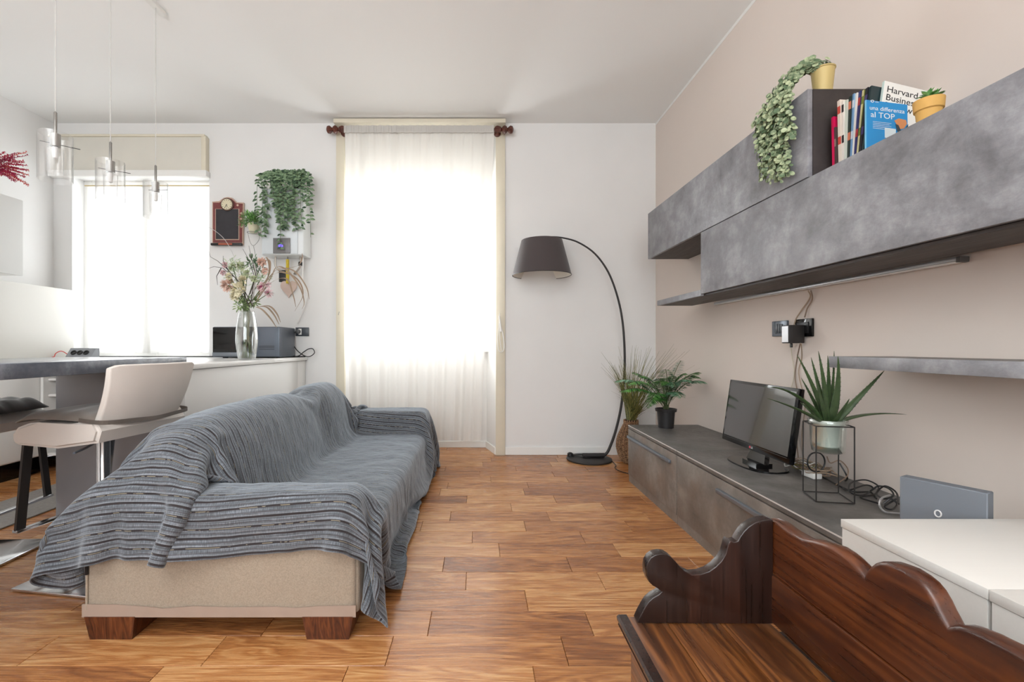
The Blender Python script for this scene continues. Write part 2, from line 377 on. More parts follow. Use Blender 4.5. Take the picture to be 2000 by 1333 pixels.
# ------------------------------------------------------------------ curtains
def curtain(name, label, x0t, x1t, z1, x0b, x1b, z0, y, n, amp, m, seed, group=None, hem=.03, gather=.06, wav=0, th=0):
    rnd = random.Random(seed); b = bmesh.new(); NX, NZ = n*12, 44; rows = []
    ph = [rnd.uniform(0, 6.28) for _ in range(8)]; fr = [rnd.uniform(.6, 1.5)*n for _ in range(4)]
    for j in range(NZ+1):
        t = j/NZ; r = []
        for i in range(NX+1):
            s = i/NX
            x = (x0t*(1-t)+x0b*t)*(1-s)+(x1t*(1-t)+x1b*t)*s
            a = amp*(.35+.65*min(1, t*3))
            w = math.sin(6.283*s*fr[0]+ph[0]+t*1.2)*.55+math.sin(6.283*s*fr[1]+ph[1]-t)*.45+math.sin(6.283*s*fr[2]*.45+ph[2]+t*2)*.5
            ga = math.sin(6.283*s*n*3.1+ph[3])*.25*max(0, 1-t/.12)
            r.append(b.verts.new((x+.25*amp*math.cos(6.283*s*fr[0]+ph[4]), y+a*w+amp*ga, z1+(z0-z1)*t+(wav*math.sin(s*17+2)*t if j == NZ else 0))))
        rows.append(r)
    for j in range(NZ):
        for i in range(NX): b.faces.new((rows[j][i], rows[j][i+1], rows[j+1][i+1], rows[j+1][i]))
    t = thing(name, label, 'curtain', ((x0t+x1t)/2, y, z1), group)
    obj('curtain_panel', b, m, t, smooth='all')
    b = bmesh.new(); r0 = [v for v in range(NX+1)]
    for i in range(NX):       # stitched heading tape / hem as its own strip
        pass
    b.free()
    return t
ct = curtain('curtain', 'long ivory curtain hanging from the wooden rod over the balcony niche', -1.165, .135, 2.855, -1.115, .018, .145, 3.985, 11, .016, M_curt, 4, wav=.006)
b = bmesh.new()
for k in range(60):
    x = -1.16+k*1.29/60; box(b, x, x+.0212, 3.962+.004*math.sin(k*2.1), 3.968+.004*math.sin(k*2.1), 2.80, 2.862)
obj('heading_tape', b, M_curt, ct, kind='stuff')
b = bmesh.new(); box(b, -3.55, -2.40, YB+.088, YB+.094, 2.36, 2.372); b.free()
for k, (a, c, lab) in enumerate(((-3.52, -2.985, 'left white voile curtain over the kitchen window'), (-2.965, -2.405, 'right white voile curtain over the kitchen window, beside the chalkboard'))):
    t = curtain('voile_curtain', lab, a, c, 2.405, a, c, .90, YB+.075, 7, .012, M_voile, 20+k, 'voile curtains over the kitchen window')
    b = bmesh.new(); tube(b, [(a-.02, YB+.062, 2.405), (c+.01, YB+.062, 2.405)], .006); obj('rod', b, mat('brass rod %d' % k, (190, 172, 130), .4, .5), t)
# rod with turned finials
t = thing('curtain_rod', 'dark turned wooden curtain rod with carved finials under the ceiling', 'curtain rod', (-.52, 3.985, 2.83))
M_rod = wood('mahogany rod', [(.2, (44, 20, 14)), (.5, (84, 42, 32)), (.8, (120, 70, 54))], axis=0, rough=.3)
b = bmesh.new(); tube(b, [(-1.20, 3.985, 2.835), (.18, 3.985, 2.835)], .013, 12); obj('pole', b, M_rod, t, smooth=True)
for s, x in ((-1, -1.19), (1, .175)):
    b = bmesh.new()
    prof = [(.010, 0), (.026, .006), (.026, .014), (.013, .022), (.030, .036), (.036, .050), (.028, .066), (.014, .074), (.024, .084), (.034, .098), (.030, .116), (.012, .126), (.001, .128)]
    lathe(b, prof, seg=20, M=Matrix.Translation((x, 3.985, 2.835))@Matrix.Rotation(s*PI/2, 4, 'Y')); obj('finial', b, M_rod, t, smooth=True)
    b = bmesh.new(); lathe(b, [(.032, 0), (.032, .012), (.016, .02), (.014, .082), (.028, .09)], seg=16, M=Matrix.Translation((x-s*.012, YB-.022, 2.835))@Matrix.Rotation(PI/2, 4, 'X')); obj('bracket', b, M_rod, t, smooth=True)

# ------------------------------------------------------------------ sofa
t = thing('sofa', 'low beige linen sofa on square wooden block feet under the striped throw', 'sofa', (-.85, 2.57, 0))
SX0, SX1, SY0, SY1 = -1.30, -.395, 1.50, 3.64
def cushion(bm, c, s, ry=0, rx=0, rz=0, e1=.62, e2=.45, n=32, m=20):
    R = Euler((rx, ry, rz)).to_matrix(); f = lambda w, e: math.copysign(abs(w)**e, w); vs = []
    for j in range(m+1):
        ph = -PI/2+PI*j/m; r = []
        for i in range(n):
            th = 2*PI*i/n
            v = Vector((s[0]*f(math.cos(ph), e1)*f(math.cos(th), e2), s[1]*f(math.cos(ph), e1)*f(math.sin(th), e2), s[2]*f(math.sin(ph), e1)))
            r.append(bm.verts.new(R@v+Vector(c)))
        vs.append(r)
    for j in range(m):
        for i in range(n): bm.faces.new((vs[j][i], vs[j][(i+1) % n], vs[j+1][(i+1) % n], vs[j+1][i]))
    bmesh.ops.remove_doubles(bm, verts=vs[0]+vs[m], dist=1e-4); return bm
b = bmesh.new(); box(b, SX0, SX1, SY0+.02, SY1, .075, .275, .015, 3); obj('base', b, M_linen, t, smooth=True)
b = bmesh.new(); box(b, SX0+.004, SX1-.008, SY0+.008, SY0+.185, .078, .434, .020, 4)
fr = obj('arm', b, M_linen, t, smooth=True)
bm_ = bmesh.new(); tube(bm_, [(SX0+.02, SY0+.005, .10), (SX0+.022, SY0+.005, .40)], .004, 6); obj('piping', bm_, M_linen, fr, smooth=True)
b = bmesh.new(); box(b, SX0+.004, SX1-.004, SY1-.235, SY1-.006, .078, .452, .03, 4); obj('arm', b, M_linen, t, smooth=True)
b = bmesh.new(); box(b, SX0+.004, SX0+.185, SY0+.02, SY1-.02, .10, .482, .045, 4); obj('back_frame', b, M_linen, t, smooth=True)
b = bmesh.new(); box(b, -1.12, -.405, SY0+.20, SY1-.25, .15, .298, .045, 4); obj('seat_cushion', b, M_linen, t, smooth=True)
for c, s in (((-1.075, 2.22, .460), (.120, .56, .185)), ((-1.075, 3.10, .470), (.115, .26, .18))):
    obj('back_cushion', cushion(bmesh.new(), c, s, ry=-.22), M_linen, t, smooth='all')
# frayed lining band along the bottom of the near side
b = bmesh.new(); prev = None
pts = [(SX0+.006, .118), (-1.19, .117), (-1.08, .110), (-1.03, .104), (-.93, .112), (-.8, .108), (-.66, .110), (-.60, .106), (-.52, .112), (SX1-.006, .114)]
low = [(x, .076) for x, z in pts]
prism(b, [(x, SY0+.002, z) for x, z in low]+[(x, SY0+.002, z) for x, z in reversed(pts)], (0, .004, 0)); obj('lining_band', b, M_linen2, t)
bx('care_tag', M_black, t, SX0+.018, SX0+.026, SY0-.001, SY0+.0055, .215, .262)
for x in (-1.285, -.575):
    for y in (SY0+.0, SY1-.17):
        b = bmesh.new(); prism(b, [(x, y, .078), (x+.165, y, .078), (x+.150, y+.008, 0), (x+.012, y+.008, 0)], (0, .14, 0)); obj('foot', b, M_walnut, t)
# throw: the settled cloth, grid rows along the sofa as 2 mm steps
THROW = [
-653,-6,-11,-13,-12,-10,-5,2,9,12,8,10,11,12,10,7,12,11,6,10,12,10,12,11,12,12,7,1,6,12,7,-6,-11,-6,10,8,11,12,12,10,11,12,12,12,12,13,12,12,13,12,12,12,12,12,13,11,9,7,11,11,6,1,
8,7,10,10,10,6,2,-4,-4,-1,3,5,5,2,-2,-653,-5,-11,-12,-12,-12,-8,5,5,12,8,11,12,12,10,8,11,12,7,9,13,10,12,11,13,12,8,1,7,12,6,-4,-12,-11,7,12,12,12,10,10,11,13,12,12,13,12,12,12,
13,12,12,12,12,12,13,12,10,7,12,10,4,5,8,10,10,10,5,0,-4,-4,0,4,6,7,3,-3,-7,-653,-5,-10,-12,-12,-10,-11,6,0,11,10,11,12,12,11,9,10,12,10,8,12,11,12,12,12,12,10,2,6,13,6,-4,-10,-12,
2,11,13,11,10,11,12,12,12,13,12,12,12,13,12,12,12,12,12,13,12,12,12,7,12,10,4,7,10,11,10,4,-1,-5,-3,1,6,7,7,3,-4,-6,-8,-653,-4,-9,-13,-11,-13,-11,-2,3,12,12,12,12,12,11,10,9,12,11,
9,12,11,12,12,12,12,11,4,6,12,7,-3,-10,-12,-2,11,12,10,10,12,12,12,13,12,12,12,13,12,12,12,13,12,12,12,12,13,12,9,12,8,7,10,10,11,4,-4,-5,-1,3,7,8,7,2,-5,-7,-5,-4,-653,-4,-12,-9,
-11,-10,-10,0,-6,12,11,13,12,12,11,10,10,12,12,9,12,11,12,12,12,12,12,6,6,12,7,-3,-10,-12,-4,9,12,9,11,12,13,12,12,12,12,13,12,12,12,13,12,12,12,12,13,12,12,11,12,8,10,9,10,9,-7,
-4,0,6,7,9,5,1,-5,-7,-4,0,-2,-650,-10,-12,-9,-11,-10,2,-6,-5,6,11,13,12,12,11,11,10,11,12,11,12,11,12,12,12,12,13,7,6,13,8,-2,-11,-12,-8,8,12,9,12,12,12,13,12,12,12,12,13,12,12,12,
13,12,12,12,13,12,12,12,13,10,11,10,8,0,-7,-1,6,10,7,4,-1,-6,-5,-2,0,-3,-6,-651,-12,-12,-11,-9,-11,0,8,-3,-5,11,12,12,12,12,10,10,12,12,12,11,12,12,12,12,12,13,9,7,12,10,-2,-11,
-13,-11,7,12,10,12,12,12,12,13,12,12,12,12,13,12,12,13,12,12,13,12,13,12,13,12,12,10,8,2,-3,-1,6,10,9,3,-5,-5,-5,0,-3,-4,-5,-5,-654,-12,-12,-11,-10,-11,-2,12,6,-4,3,10,12,12,12,11,
10,12,12,12,12,13,10,13,12,12,13,7,10,12,12,-2,-12,-12,-12,5,12,10,12,12,13,12,12,12,12,12,12,13,12,12,13,12,12,13,12,13,12,13,12,13,8,3,1,0,7,10,10,3,-7,-6,-5,-1,-4,-5,-2,0,-1,
-657,-12,-12,-11,-10,-10,-3,12,12,4,-2,5,9,12,11,12,11,12,13,12,12,12,12,12,12,12,11,8,12,13,11,-1,-12,-12,-12,3,12,12,11,11,12,12,13,12,12,12,12,12,13,12,12,13,12,13,12,12,13,12,
13,12,8,4,1,4,9,11,5,-6,-10,-6,-4,-3,0,0,0,2,3,-659,-12,-12,-11,-9,-11,-2,11,13,11,3,0,5,10,10,12,11,12,13,12,12,13,12,11,12,12,9,12,12,12,12,1,-12,-12,-12,1,12,8,13,12,12,12,12,
12,12,13,12,12,13,12,12,13,12,12,13,12,12,13,12,12,9,4,4,6,11,8,-4,-11,-10,-4,0,0,0,3,3,4,4,-659,-12,-12,-12,-9,-11,-1,11,13,11,10,1,2,8,9,10,11,12,12,13,12,12,12,12,12,11,11,12,
11,12,12,4,-12,-12,-11,-1,12,5,12,13,12,12,12,12,13,12,12,13,12,12,12,13,12,13,12,12,13,12,12,12,10,9,6,5,10,4,-11,-10,-9,0,0,0,0,5,2,4,3,-659,-12,-12,-11,-12,-11,2,12,12,12,10,5,
2,6,9,8,11,10,12,12,13,12,12,12,12,11,12,10,12,12,11,5,-7,-12,-10,-5,10,4,13,12,12,12,13,12,12,12,13,12,12,13,12,12,13,12,12,13,12,13,12,12,10,10,8,7,7,2,-11,-8,-11,0,0,0,0,3,-2,2,
3,-658,-12,-12,-12,-9,-12,2,11,12,13,10,7,4,4,8,10,9,8,11,12,12,13,12,12,12,12,11,10,12,13,8,4,-6,-4,-7,-10,2,7,13,12,12,12,13,12,12,12,13,12,12,13,12,12,13,12,13,12,12,13,12,13,9,
9,7,8,7,5,-6,-11,-12,-4,2,0,0,1,-1,1,1,-657,-12,-12,-12,-10,-10,2,11,12,12,10,8,5,4,8,11,9,8,8,11,13,12,12,12,12,13,9,11,12,12,5,-3,-7,-1,7,-7,-3,4,12,12,12,12,13,12,12,12,12,13,
12,12,13,12,12,13,12,13,12,12,13,12,8,5,7,8,9,8,0,-9,-12,-7,-1,3,3,2,-2,-1,0,-656,-12,-12,-12,-12,-6,3,8,12,13,10,7,5,6,9,10,10,8,7,9,12,12,12,13,12,12,9,12,12,10,1,-8,-4,12,10,-6,
-7,-1,11,11,12,12,12,13,12,12,12,12,13,12,12,13,12,12,13,12,12,12,13,11,6,5,4,9,8,9,7,-2,-11,-8,-7,-1,5,7,2,0,-2,-656,-12,-12,-13,-8,-1,2,4,10,12,11,6,7,7,8,10,9,9,8,8,11,12,12,12,
12,12,10,11,12,8,-5,-4,3,11,12,-1,-6,-6,3,12,12,12,13,12,12,12,13,12,12,13,12,12,12,13,12,12,13,12,12,12,9,1,2,6,8,8,8,7,-6,-8,-6,-8,0,10,6,1,1,-657,-12,-12,-10,-1,1,2,2,4,11,12,1,
11,9,7,8,7,8,9,9,11,12,12,12,13,12,10,10,11,5,-5,3,6,8,11,7,-7,-6,-4,8,13,12,12,12,13,12,12,13,12,12,12,13,12,12,12,13,12,12,12,12,11,8,-1,-1,4,9,7,9,3,-5,-8,-5,-8,11,8,5,1,-658,
-12,-10,-2,2,1,2,1,3,6,13,0,10,10,8,7,5,6,7,10,12,12,12,12,13,12,10,8,10,3,1,8,8,5,7,12,-7,-5,-5,1,11,12,13,12,12,13,12,12,12,13,12,12,12,13,12,12,12,12,13,11,11,12,6,-3,-3,2,9,5,
9,2,-5,-10,-8,4,11,10,4,-659,-11,-2,3,1,1,2,1,3,1,4,5,3,10,11,8,5,6,8,10,12,12,12,12,13,12,10,8,7,7,6,8,8,6,6,9,-1,-8,-1,-5,6,11,12,13,12,12,13,12,12,13,12,12,13,12,13,12,12,13,12,
11,9,10,11,5,-5,-5,1,9,4,8,1,-6,-8,-4,8,12,10,-658,-5,4,2,1,0,1,0,0,-3,-5,2,8,10,9,10,9,7,9,10,12,12,12,12,13,11,10,9,8,12,4,7,5,5,5,4,4,2,-3,-3,4,3,12,13,12,12,13,12,12,13,12,13,
12,12,13,12,13,12,13,12,11,10,4,10,-1,-3,-4,1,2,8,5,2,-3,-8,5,6,11,-655,2,0,0,0,0,-1,-1,-1,-1,-2,-1,4,7,9,9,9,9,10,12,12,13,12,13,12,13,12,10,9,-4,5,7,5,4,5,4,4,2,-4,1,4,10,12,12,
13,12,12,13,12,13,12,13,12,12,13,12,12,12,13,12,11,11,10,9,6,-2,-5,0,-6,-3,6,5,4,-3,7,1,8,-657,2,0,-1,-2,-1,-2,-1,0,1,4,4,3,5,6,8,8,10,11,12,12,12,13,12,13,12,12,10,7,-2,5,3,4,3,3,
3,3,2,2,1,7,11,11,13,12,13,12,12,13,12,12,13,12,13,12,12,13,12,12,13,11,11,3,9,7,7,0,-2,-3,-8,-8,4,7,1,11,9,8,-664,-1,0,-1,0,0,0,1,3,2,3,4,8,7,7,5,10,8,10,11,12,10,13,12,12,12,10,
8,10,1,5,3,4,3,3,3,2,1,2,3,9,7,11,13,12,12,13,12,13,12,12,13,12,12,13,12,12,13,12,13,11,11,3,1,6,9,6,1,-2,-6,-10,-5,5,7,9,12,12,-668,0,0,0,1,2,3,5,3,2,3,0,4,9,8,7,6,7,10,12,11,12,
12,12,12,12,10,8,9,3,4,4,5,4,3,3,3,1,1,2,4,9,11,13,12,12,13,12,12,13,12,13,12,12,13,12,12,13,12,12,12,11,4,0,0,6,8,6,1,-3,-8,-10,1,8,10,11,13,-665,0,1,2,2,3,2,2,0,2,7,3,-1,5,7,8,6,
8,10,12,11,12,13,12,12,12,10,9,6,5,4,4,4,3,3,2,3,4,2,3,2,8,11,13,12,12,13,12,12,13,12,12,13,12,13,12,12,13,12,12,12,11,3,1,0,0,6,8,5,0,-5,-10,-4,7,11,12,12,-658,1,1,1,1,0,1,0,0,3,
7,6,2,1,4,6,8,8,11,11,12,12,12,13,12,12,10,8,7,5,4,4,4,3,3,2,3,1,2,3,4,8,11,13,12,12,13,12,12,13,12,12,13,12,12,13,12,13,12,12,12,11,3,1,0,0,2,6,6,3,-2,-8,-7,5,12,12,13,-653,0,0,0,
-3,0,0,1,2,3,7,7,5,3,2,4,6,9,10,12,12,12,12,12,13,11,10,9,6,6,4,4,3,4,3,2,3,1,2,3,4,7,11,13,12,12,13,12,12,13,12,12,13,12,12,13,12,13,12,12,12,11,3,1,-1,1,0,4,6,5,-2,-7,-7,6,12,12,
12,-653,0,0,0,0,0,0,0,0,3,5,6,6,4,3,3,7,9,11,11,12,12,12,13,12,12,10,8,7,5,5,4,3,3,3,3,2,3,2,3,2,7,11,13,12,12,13,12,12,13,12,12,13,12,12,13,12,13,12,12,12,11,3,1,0,0,0,2,4,5,0,-8,
-5,6,12,13,12,-655,1,1,0,0,-1,-1,0,2,4,4,5,5,4,4,4,7,9,11,12,11,13,12,12,13,11,10,9,6,6,4,4,4,3,3,3,2,2,1,3,4,7,10,13,12,12,13,12,12,13,12,12,13,12,12,13,12,13,12,12,12,11,3,0,0,1,
0,0,3,5,0,-7,-4,7,12,12,13,-662,2,2,2,1,2,0,0,0,5,5,4,4,4,4,4,7,9,11,12,12,12,12,13,12,12,10,8,7,5,5,4,3,3,3,3,2,2,2,3,4,6,10,13,12,12,13,12,12,13,12,12,13,12,12,13,12,13,12,12,12,
11,3,1,0,0,0,0,1,4,0,-7,-3,8,13,12,12,-663,1,1,1,1,1,2,3,0,5,5,5,4,3,3,5,7,9,11,12,12,12,12,13,12,12,10,8,7,6,4,4,3,4,3,2,3,2,2,3,3,6,10,13,12,12,13,12,12,13,12,12,13,12,12,13,12,
13,12,12,12,11,3,0,1,0,0,0,0,3,0,-7,-2,9,12,13,12,-659,0,0,0,1,0,1,1,4,5,4,4,4,4,3,5,7,9,11,12,12,12,12,13,12,12,10,8,7,6,4,4,4,3,3,3,2,3,3,3,3,4,10,13,12,12,13,12,12,13,12,12,13,
12,12,13,12,13,12,12,12,11,3,2,0,1,0,0,-2,-1,1,-6,0,9,12,12,12,-653,0,0,0,0,0,0,0,1,5,6,4,3,3,3,5,7,9,11,12,12,12,12,13,12,12,10,9,6,6,5,3,4,3,3,3,2,2,2,3,3,6,10,13,12,12,13,12,12,
13,12,12,13,12,12,13,12,13,12,12,12,10,4,0,1,1,0,1,0,-3,-1,-6,1,10,12,12,11,-654,0,0,1,0,0,0,0,1,6,4,4,4,3,3,5,7,9,11,12,12,12,13,12,12,12,10,9,6,6,5,4,3,3,3,3,3,1,2,3,4,6,9,13,12,
12,13,12,12,13,12,12,13,12,12,13,12,13,12,12,12,10,4,1,0,0,0,1,1,-2,-4,-4,1,10,12,13,8,-661,0,1,0,0,1,0,1,2,5,5,5,4,4,5,4,8,9,11,12,12,12,12,13,12,12,10,9,6,6,5,4,3,3,3,3,3,2,3,2,
4,5,9,12,13,12,13,12,12,13,12,12,13,12,12,13,12,12,13,12,12,10,4,0,0,1,0,0,1,-2,-4,-4,3,9,13,12,5,-664,1,1,1,1,1,2,3,2,4,4,4,4,4,3,5,8,9,11,12,12,12,12,13,12,12,10,9,6,6,5,4,3,3,3,
3,3,2,2,2,4,6,9,12,13,12,12,13,12,13,12,12,13,12,12,13,12,12,13,12,12,10,4,2,0,0,0,0,0,-2,-4,-5,4,11,12,12,0,-660,1,1,1,2,1,1,0,1,6,5,4,3,3,2,5,8,9,11,12,12,12,12,13,12,12,10,9,6,
6,5,4,3,3,3,3,3,2,2,3,4,5,9,12,13,12,12,13,12,13,12,12,13,12,12,13,12,12,13,12,12,10,4,0,1,0,1,0,0,-2,-4,-5,6,12,11,12,-7,-653,0,0,0,0,0,0,0,1,6,5,4,3,3,2,5,8,9,11,12,12,12,12,13,
12,12,10,9,6,6,5,4,3,3,3,3,3,2,2,2,4,6,9,12,13,12,12,13,12,12,13,12,13,12,12,13,12,12,13,12,12,10,4,1,0,0,0,0,1,-2,-4,-4,7,13,12,6,-12,-653,0,0,0,0,0,0,0,1,6,5,4,3,3,2,5,8,9,11,12,
12,12,12,13,12,12,10,8,7,6,5,4,3,3,3,3,3,2,2,3,4,5,9,12,13,12,12,13,12,12,13,12,13,12,12,13,12,12,13,12,12,10,4,0,0,0,1,0,0,0,-5,-3,9,12,12,-1,-12,-658,0,0,1,0,1,1,2,1,6,5,4,3,3,2,
5,8,9,11,12,12,12,12,13,12,12,10,8,7,6,5,4,3,3,3,3,3,2,2,2,4,6,9,12,13,12,12,13,12,12,13,12,12,13,12,13,12,12,13,12,12,10,4,2,0,0,1,0,0,-3,-4,-1,10,12,10,-5,-12,-658,0,0,1,0,0,1,1,
3,5,4,5,3,3,3,5,7,10,11,12,12,12,12,13,12,11,11,8,7,6,5,4,3,3,3,3,3,2,2,4,3,5,9,12,13,12,12,13,12,12,13,12,12,13,12,13,12,12,13,12,12,10,4,0,0,1,0,0,1,-1,-5,1,10,12,9,-9,-12,-653,
0,0,0,0,0,0,0,1,6,5,4,3,3,2,5,7,10,11,12,12,12,12,12,13,11,11,8,7,6,5,4,3,3,3,3,3,2,2,3,3,6,9,12,13,12,12,13,12,12,13,12,12,13,12,13,12,12,13,12,12,10,4,2,1,0,0,-2,-1,0,-4,3,11,12,
6,-10,-13,-653,0,0,0,0,0,0,0,1,6,5,4,3,3,2,5,7,10,11,12,11,13,12,12,13,11,10,9,7,6,5,3,4,3,3,3,3,2,2,3,4,5,9,12,13,12,12,13,12,12,13,12,12,13,12,13,12,12,13,12,12,10,4,1,1,1,2,-3,
-2,0,-3,4,12,12,3,-12,-12,-658,1,0,0,0,1,0,1,3,4,5,4,4,3,3,5,7,10,11,11,12,12,13,12,12,12,10,9,7,6,4,4,4,3,3,3,3,2,2,3,3,6,9,12,13,12,12,13,12,12,13,12,12,13,12,13,12,12,13,12,12,
10,4,2,2,1,1,-1,-4,-1,-2,6,12,11,1,-12,-13,-658,0,1,1,0,1,1,1,1,6,4,4,4,3,2,5,7,10,10,12,12,12,12,13,12,12,10,9,7,6,4,4,4,3,3,3,3,2,2,3,4,5,9,12,13,12,12,13,12,12,13,12,12,13,12,
13,12,12,13,12,12,10,4,1,0,2,3,0,-4,-2,-1,7,12,11,-2,-12,-12,-654,0,0,1,0,0,0,0,1,5,5,4,3,3,3,5,7,9,11,12,12,12,12,13,12,12,10,9,7,6,4,4,4,3,3,3,2,3,2,2,4,6,9,12,13,12,12,13,12,12,
13,12,12,13,12,12,13,12,13,12,12,10,4,1,0,1,2,3,-1,-5,-1,10,11,9,-3,-12,-12,-653,0,0,0,0,0,0,0,1,5,5,4,3,3,3,5,7,9,11,12,12,12,12,13,12,12,10,9,7,6,4,4,4,3,3,3,2,3,2,3,4,5,9,12,13,
12,12,13,12,12,13,12,12,13,12,12,13,12,13,12,11,11,4,0,1,1,1,2,3,-4,-2,7,12,10,-4,-12,-12,-653,-1,0,0,0,0,0,1,1,5,4,4,4,3,3,5,7,9,11,12,12,12,12,13,12,12,10,9,7,6,4,4,4,3,3,3,2,2,
3,2,4,6,9,12,13,12,12,13,12,12,13,12,12,13,12,12,13,12,13,12,11,11,5,2,2,1,1,2,1,0,-1,0,12,10,-4,-12,-12,-654,0,0,1,0,0,0,0,0,5,5,4,4,3,3,5,7,9,11,12,12,12,12,13,12,12,10,9,7,5,5,
4,3,4,3,3,2,2,3,3,3,5,10,12,13,12,12,13,12,12,13,12,12,13,12,12,13,12,13,12,11,11,4,3,1,1,1,1,0,0,-4,5,12,11,-4,-12,-12,-654,1,0,0,0,0,0,0,0,5,4,5,4,3,4,4,7,9,11,12,12,12,12,13,12,
12,10,9,7,5,5,4,3,3,3,3,3,2,2,3,4,5,10,12,13,12,12,13,12,12,13,12,12,13,12,13,12,12,13,12,11,11,5,-1,0,1,0,0,0,-1,0,7,12,11,-3,-12,-12,-653,0,0,0,0,0,0,0,0,4,6,4,4,4,3,4,7,9,11,12,
11,13,12,12,13,12,10,9,6,6,5,4,3,3,3,3,3,1,3,3,3,6,10,12,13,12,12,13,12,12,13,12,12,13,12,13,12,12,13,12,11,11,4,2,0,-1,-1,0,0,0,-2,7,13,10,0,-12,-13,-653,0,0,0,0,0,0,0,0,4,4,5,4,
5,3,4,7,9,11,12,11,13,12,12,13,12,10,8,7,6,4,4,4,3,3,3,2,2,2,3,4,6,10,12,13,12,12,13,12,12,13,12,12,13,12,13,12,12,13,12,12,10,4,0,1,2,0,1,-1,-3,-3,6,12,12,1,-12,-12,-653,0,0,0,0,
0,0,0,0,3,6,5,4,4,4,4,6,9,11,12,11,13,12,12,13,11,11,8,7,6,4,4,3,3,3,3,3,1,2,3,4,6,11,12,13,12,12,13,12,12,13,12,13,12,12,13,12,12,13,12,12,10,4,3,0,1,0,0,-1,-3,-4,4,12,12,4,-11,
-12,-653,0,0,-1,0,0,0,0,1,3,6,4,5,4,4,4,6,9,11,12,11,13,12,12,13,11,11,8,7,5,5,4,3,3,3,3,2,2,1,3,4,7,11,12,13,12,12,13,12,13,12,12,13,12,12,13,12,12,13,12,12,10,5,-1,0,1,0,0,0,1,
-5,1,12,11,7,-10,-12,-653,-1,0,0,0,0,1,0,0,2,5,5,6,5,4,4,6,9,10,12,11,13,12,12,13,11,10,9,6,6,4,4,3,3,3,3,2,2,2,2,4,8,11,12,13,12,12,13,12,13,12,12,13,12,12,13,12,12,13,12,12,10,4,
2,-1,0,0,1,3,-2,-6,0,10,11,10,-8,-13,-654,0,0,0,1,0,0,0,0,2,7,6,5,5,3,3,6,9,10,12,12,12,12,12,13,11,10,8,7,5,5,3,4,3,3,2,2,2,2,2,4,8,12,12,13,12,13,12,12,13,12,12,13,12,12,13,12,
12,13,12,12,10,4,0,0,1,2,3,1,-5,-4,-3,8,12,11,-4,-12,-654,0,0,1,0,0,0,0,0,2,6,6,7,5,3,3,6,8,11,11,12,12,12,12,13,11,11,7,6,6,4,4,3,3,3,2,2,2,2,2,4,9,12,12,13,12,13,12,12,13,12,12,
13,12,12,13,12,13,12,12,12,10,4,1,1,2,2,1,2,-1,-5,-8,5,12,12,0,-12,-654,0,0,0,0,-1,0,0,1,2,6,9,7,5,3,2,6,8,10,11,12,12,12,13,12,11,12,8,3,6,4,3,4,3,3,2,2,2,2,2,5,9,12,13,12,12,13,
12,12,13,12,12,13,12,12,13,12,13,12,12,12,11,4,2,1,1,0,-1,1,5,-2,-10,-1,12,11,7,-11,-654,0,0,0,0,0,0,1,0,1,6,10,8,5,2,3,4,8,11,11,12,11,13,12,12,11,12,9,2,4,4,4,3,3,3,3,1,2,3,2,5,
10,12,13,12,12,13,12,12,13,12,12,13,12,13,12,12,13,12,12,12,11,3,0,1,0,1,0,3,7,-1,-10,-5,8,12,12,-8,-654,0,0,0,0,1,0,0,0,1,6,9,10,6,2,0,5,9,10,12,11,11,13,12,12,11,12,10,4,-1,5,3,
3,3,3,3,2,2,2,3,6,10,12,13,12,12,13,12,12,13,12,13,12,12,13,12,12,13,12,12,12,11,3,1,0,0,0,2,3,7,2,-8,-9,3,12,12,-1,-654,0,0,0,0,1,0,0,0,1,5,10,10,7,2,-1,5,11,10,11,12,9,12,13,12,
11,12,11,4,-3,3,4,3,3,3,2,3,2,3,4,6,10,12,13,12,12,13,12,13,12,12,13,12,12,13,12,12,13,12,13,11,11,3,0,1,0,1,1,4,7,3,-6,-11,-1,11,12,4,-654,0,0,0,0,1,0,0,0,1,5,10,11,7,2,-2,6,12,9,
11,12,8,13,11,13,10,12,12,5,-3,0,3,4,3,2,3,3,3,3,4,7,10,12,13,12,13,12,12,13,12,12,13,12,12,13,12,12,13,12,13,11,11,3,0,1,1,1,1,3,8,4,-4,-12,-5,9,12,7,-654,-1,0,1,0,1,0,0,0,1,5,10,
11,7,3,-3,6,12,11,10,12,8,12,11,12,12,12,11,4,-2,-2,3,3,3,3,3,3,3,4,5,7,10,12,13,12,13,12,12,13,12,12,13,12,12,13,12,13,12,12,13,11,11,3,2,0,1,1,1,3,7,6,-3,-11,-9,6,12,9,-654,-1,
-1,0,1,1,1,0,0,1,5,10,11,8,3,-2,4,11,12,11,11,8,12,11,12,12,12,11,3,-2,-2,3,3,3,3,3,3,4,4,5,7,10,13,12,12,13,12,12,13,12,12,13,12,13,12,12,13,12,12,13,11,11,3,1,0,1,1,2,4,6,8,-1,
-11,-11,1,12,10,-654,0,-2,-1,0,1,2,1,0,1,5,10,10,9,5,-2,2,10,12,12,11,9,11,12,11,12,13,9,2,-2,-1,3,3,4,3,3,3,4,4,5,7,10,13,12,12,13,12,12,13,12,12,13,12,13,12,12,13,12,12,13,11,11,
3,2,1,0,2,1,4,5,8,1,-9,-12,-4,11,11,-654,0,-1,-2,-1,-1,1,3,2,1,5,10,9,8,7,2,0,7,11,13,11,11,10,12,12,12,12,8,0,-2,2,4,3,3,3,3,4,4,4,4,7,10,13,12,12,13,12,12,13,12,13,12,12,13,12,
12,13,12,12,13,11,11,3,1,1,1,2,2,3,6,8,2,-8,-12,-9,9,11,-654,0,1,-1,-2,-2,-1,0,2,5,6,8,8,8,8,5,2,3,10,12,12,12,10,13,11,12,12,6,-1,1,4,4,3,3,3,3,4,4,3,4,6,10,13,12,12,13,12,12,13,
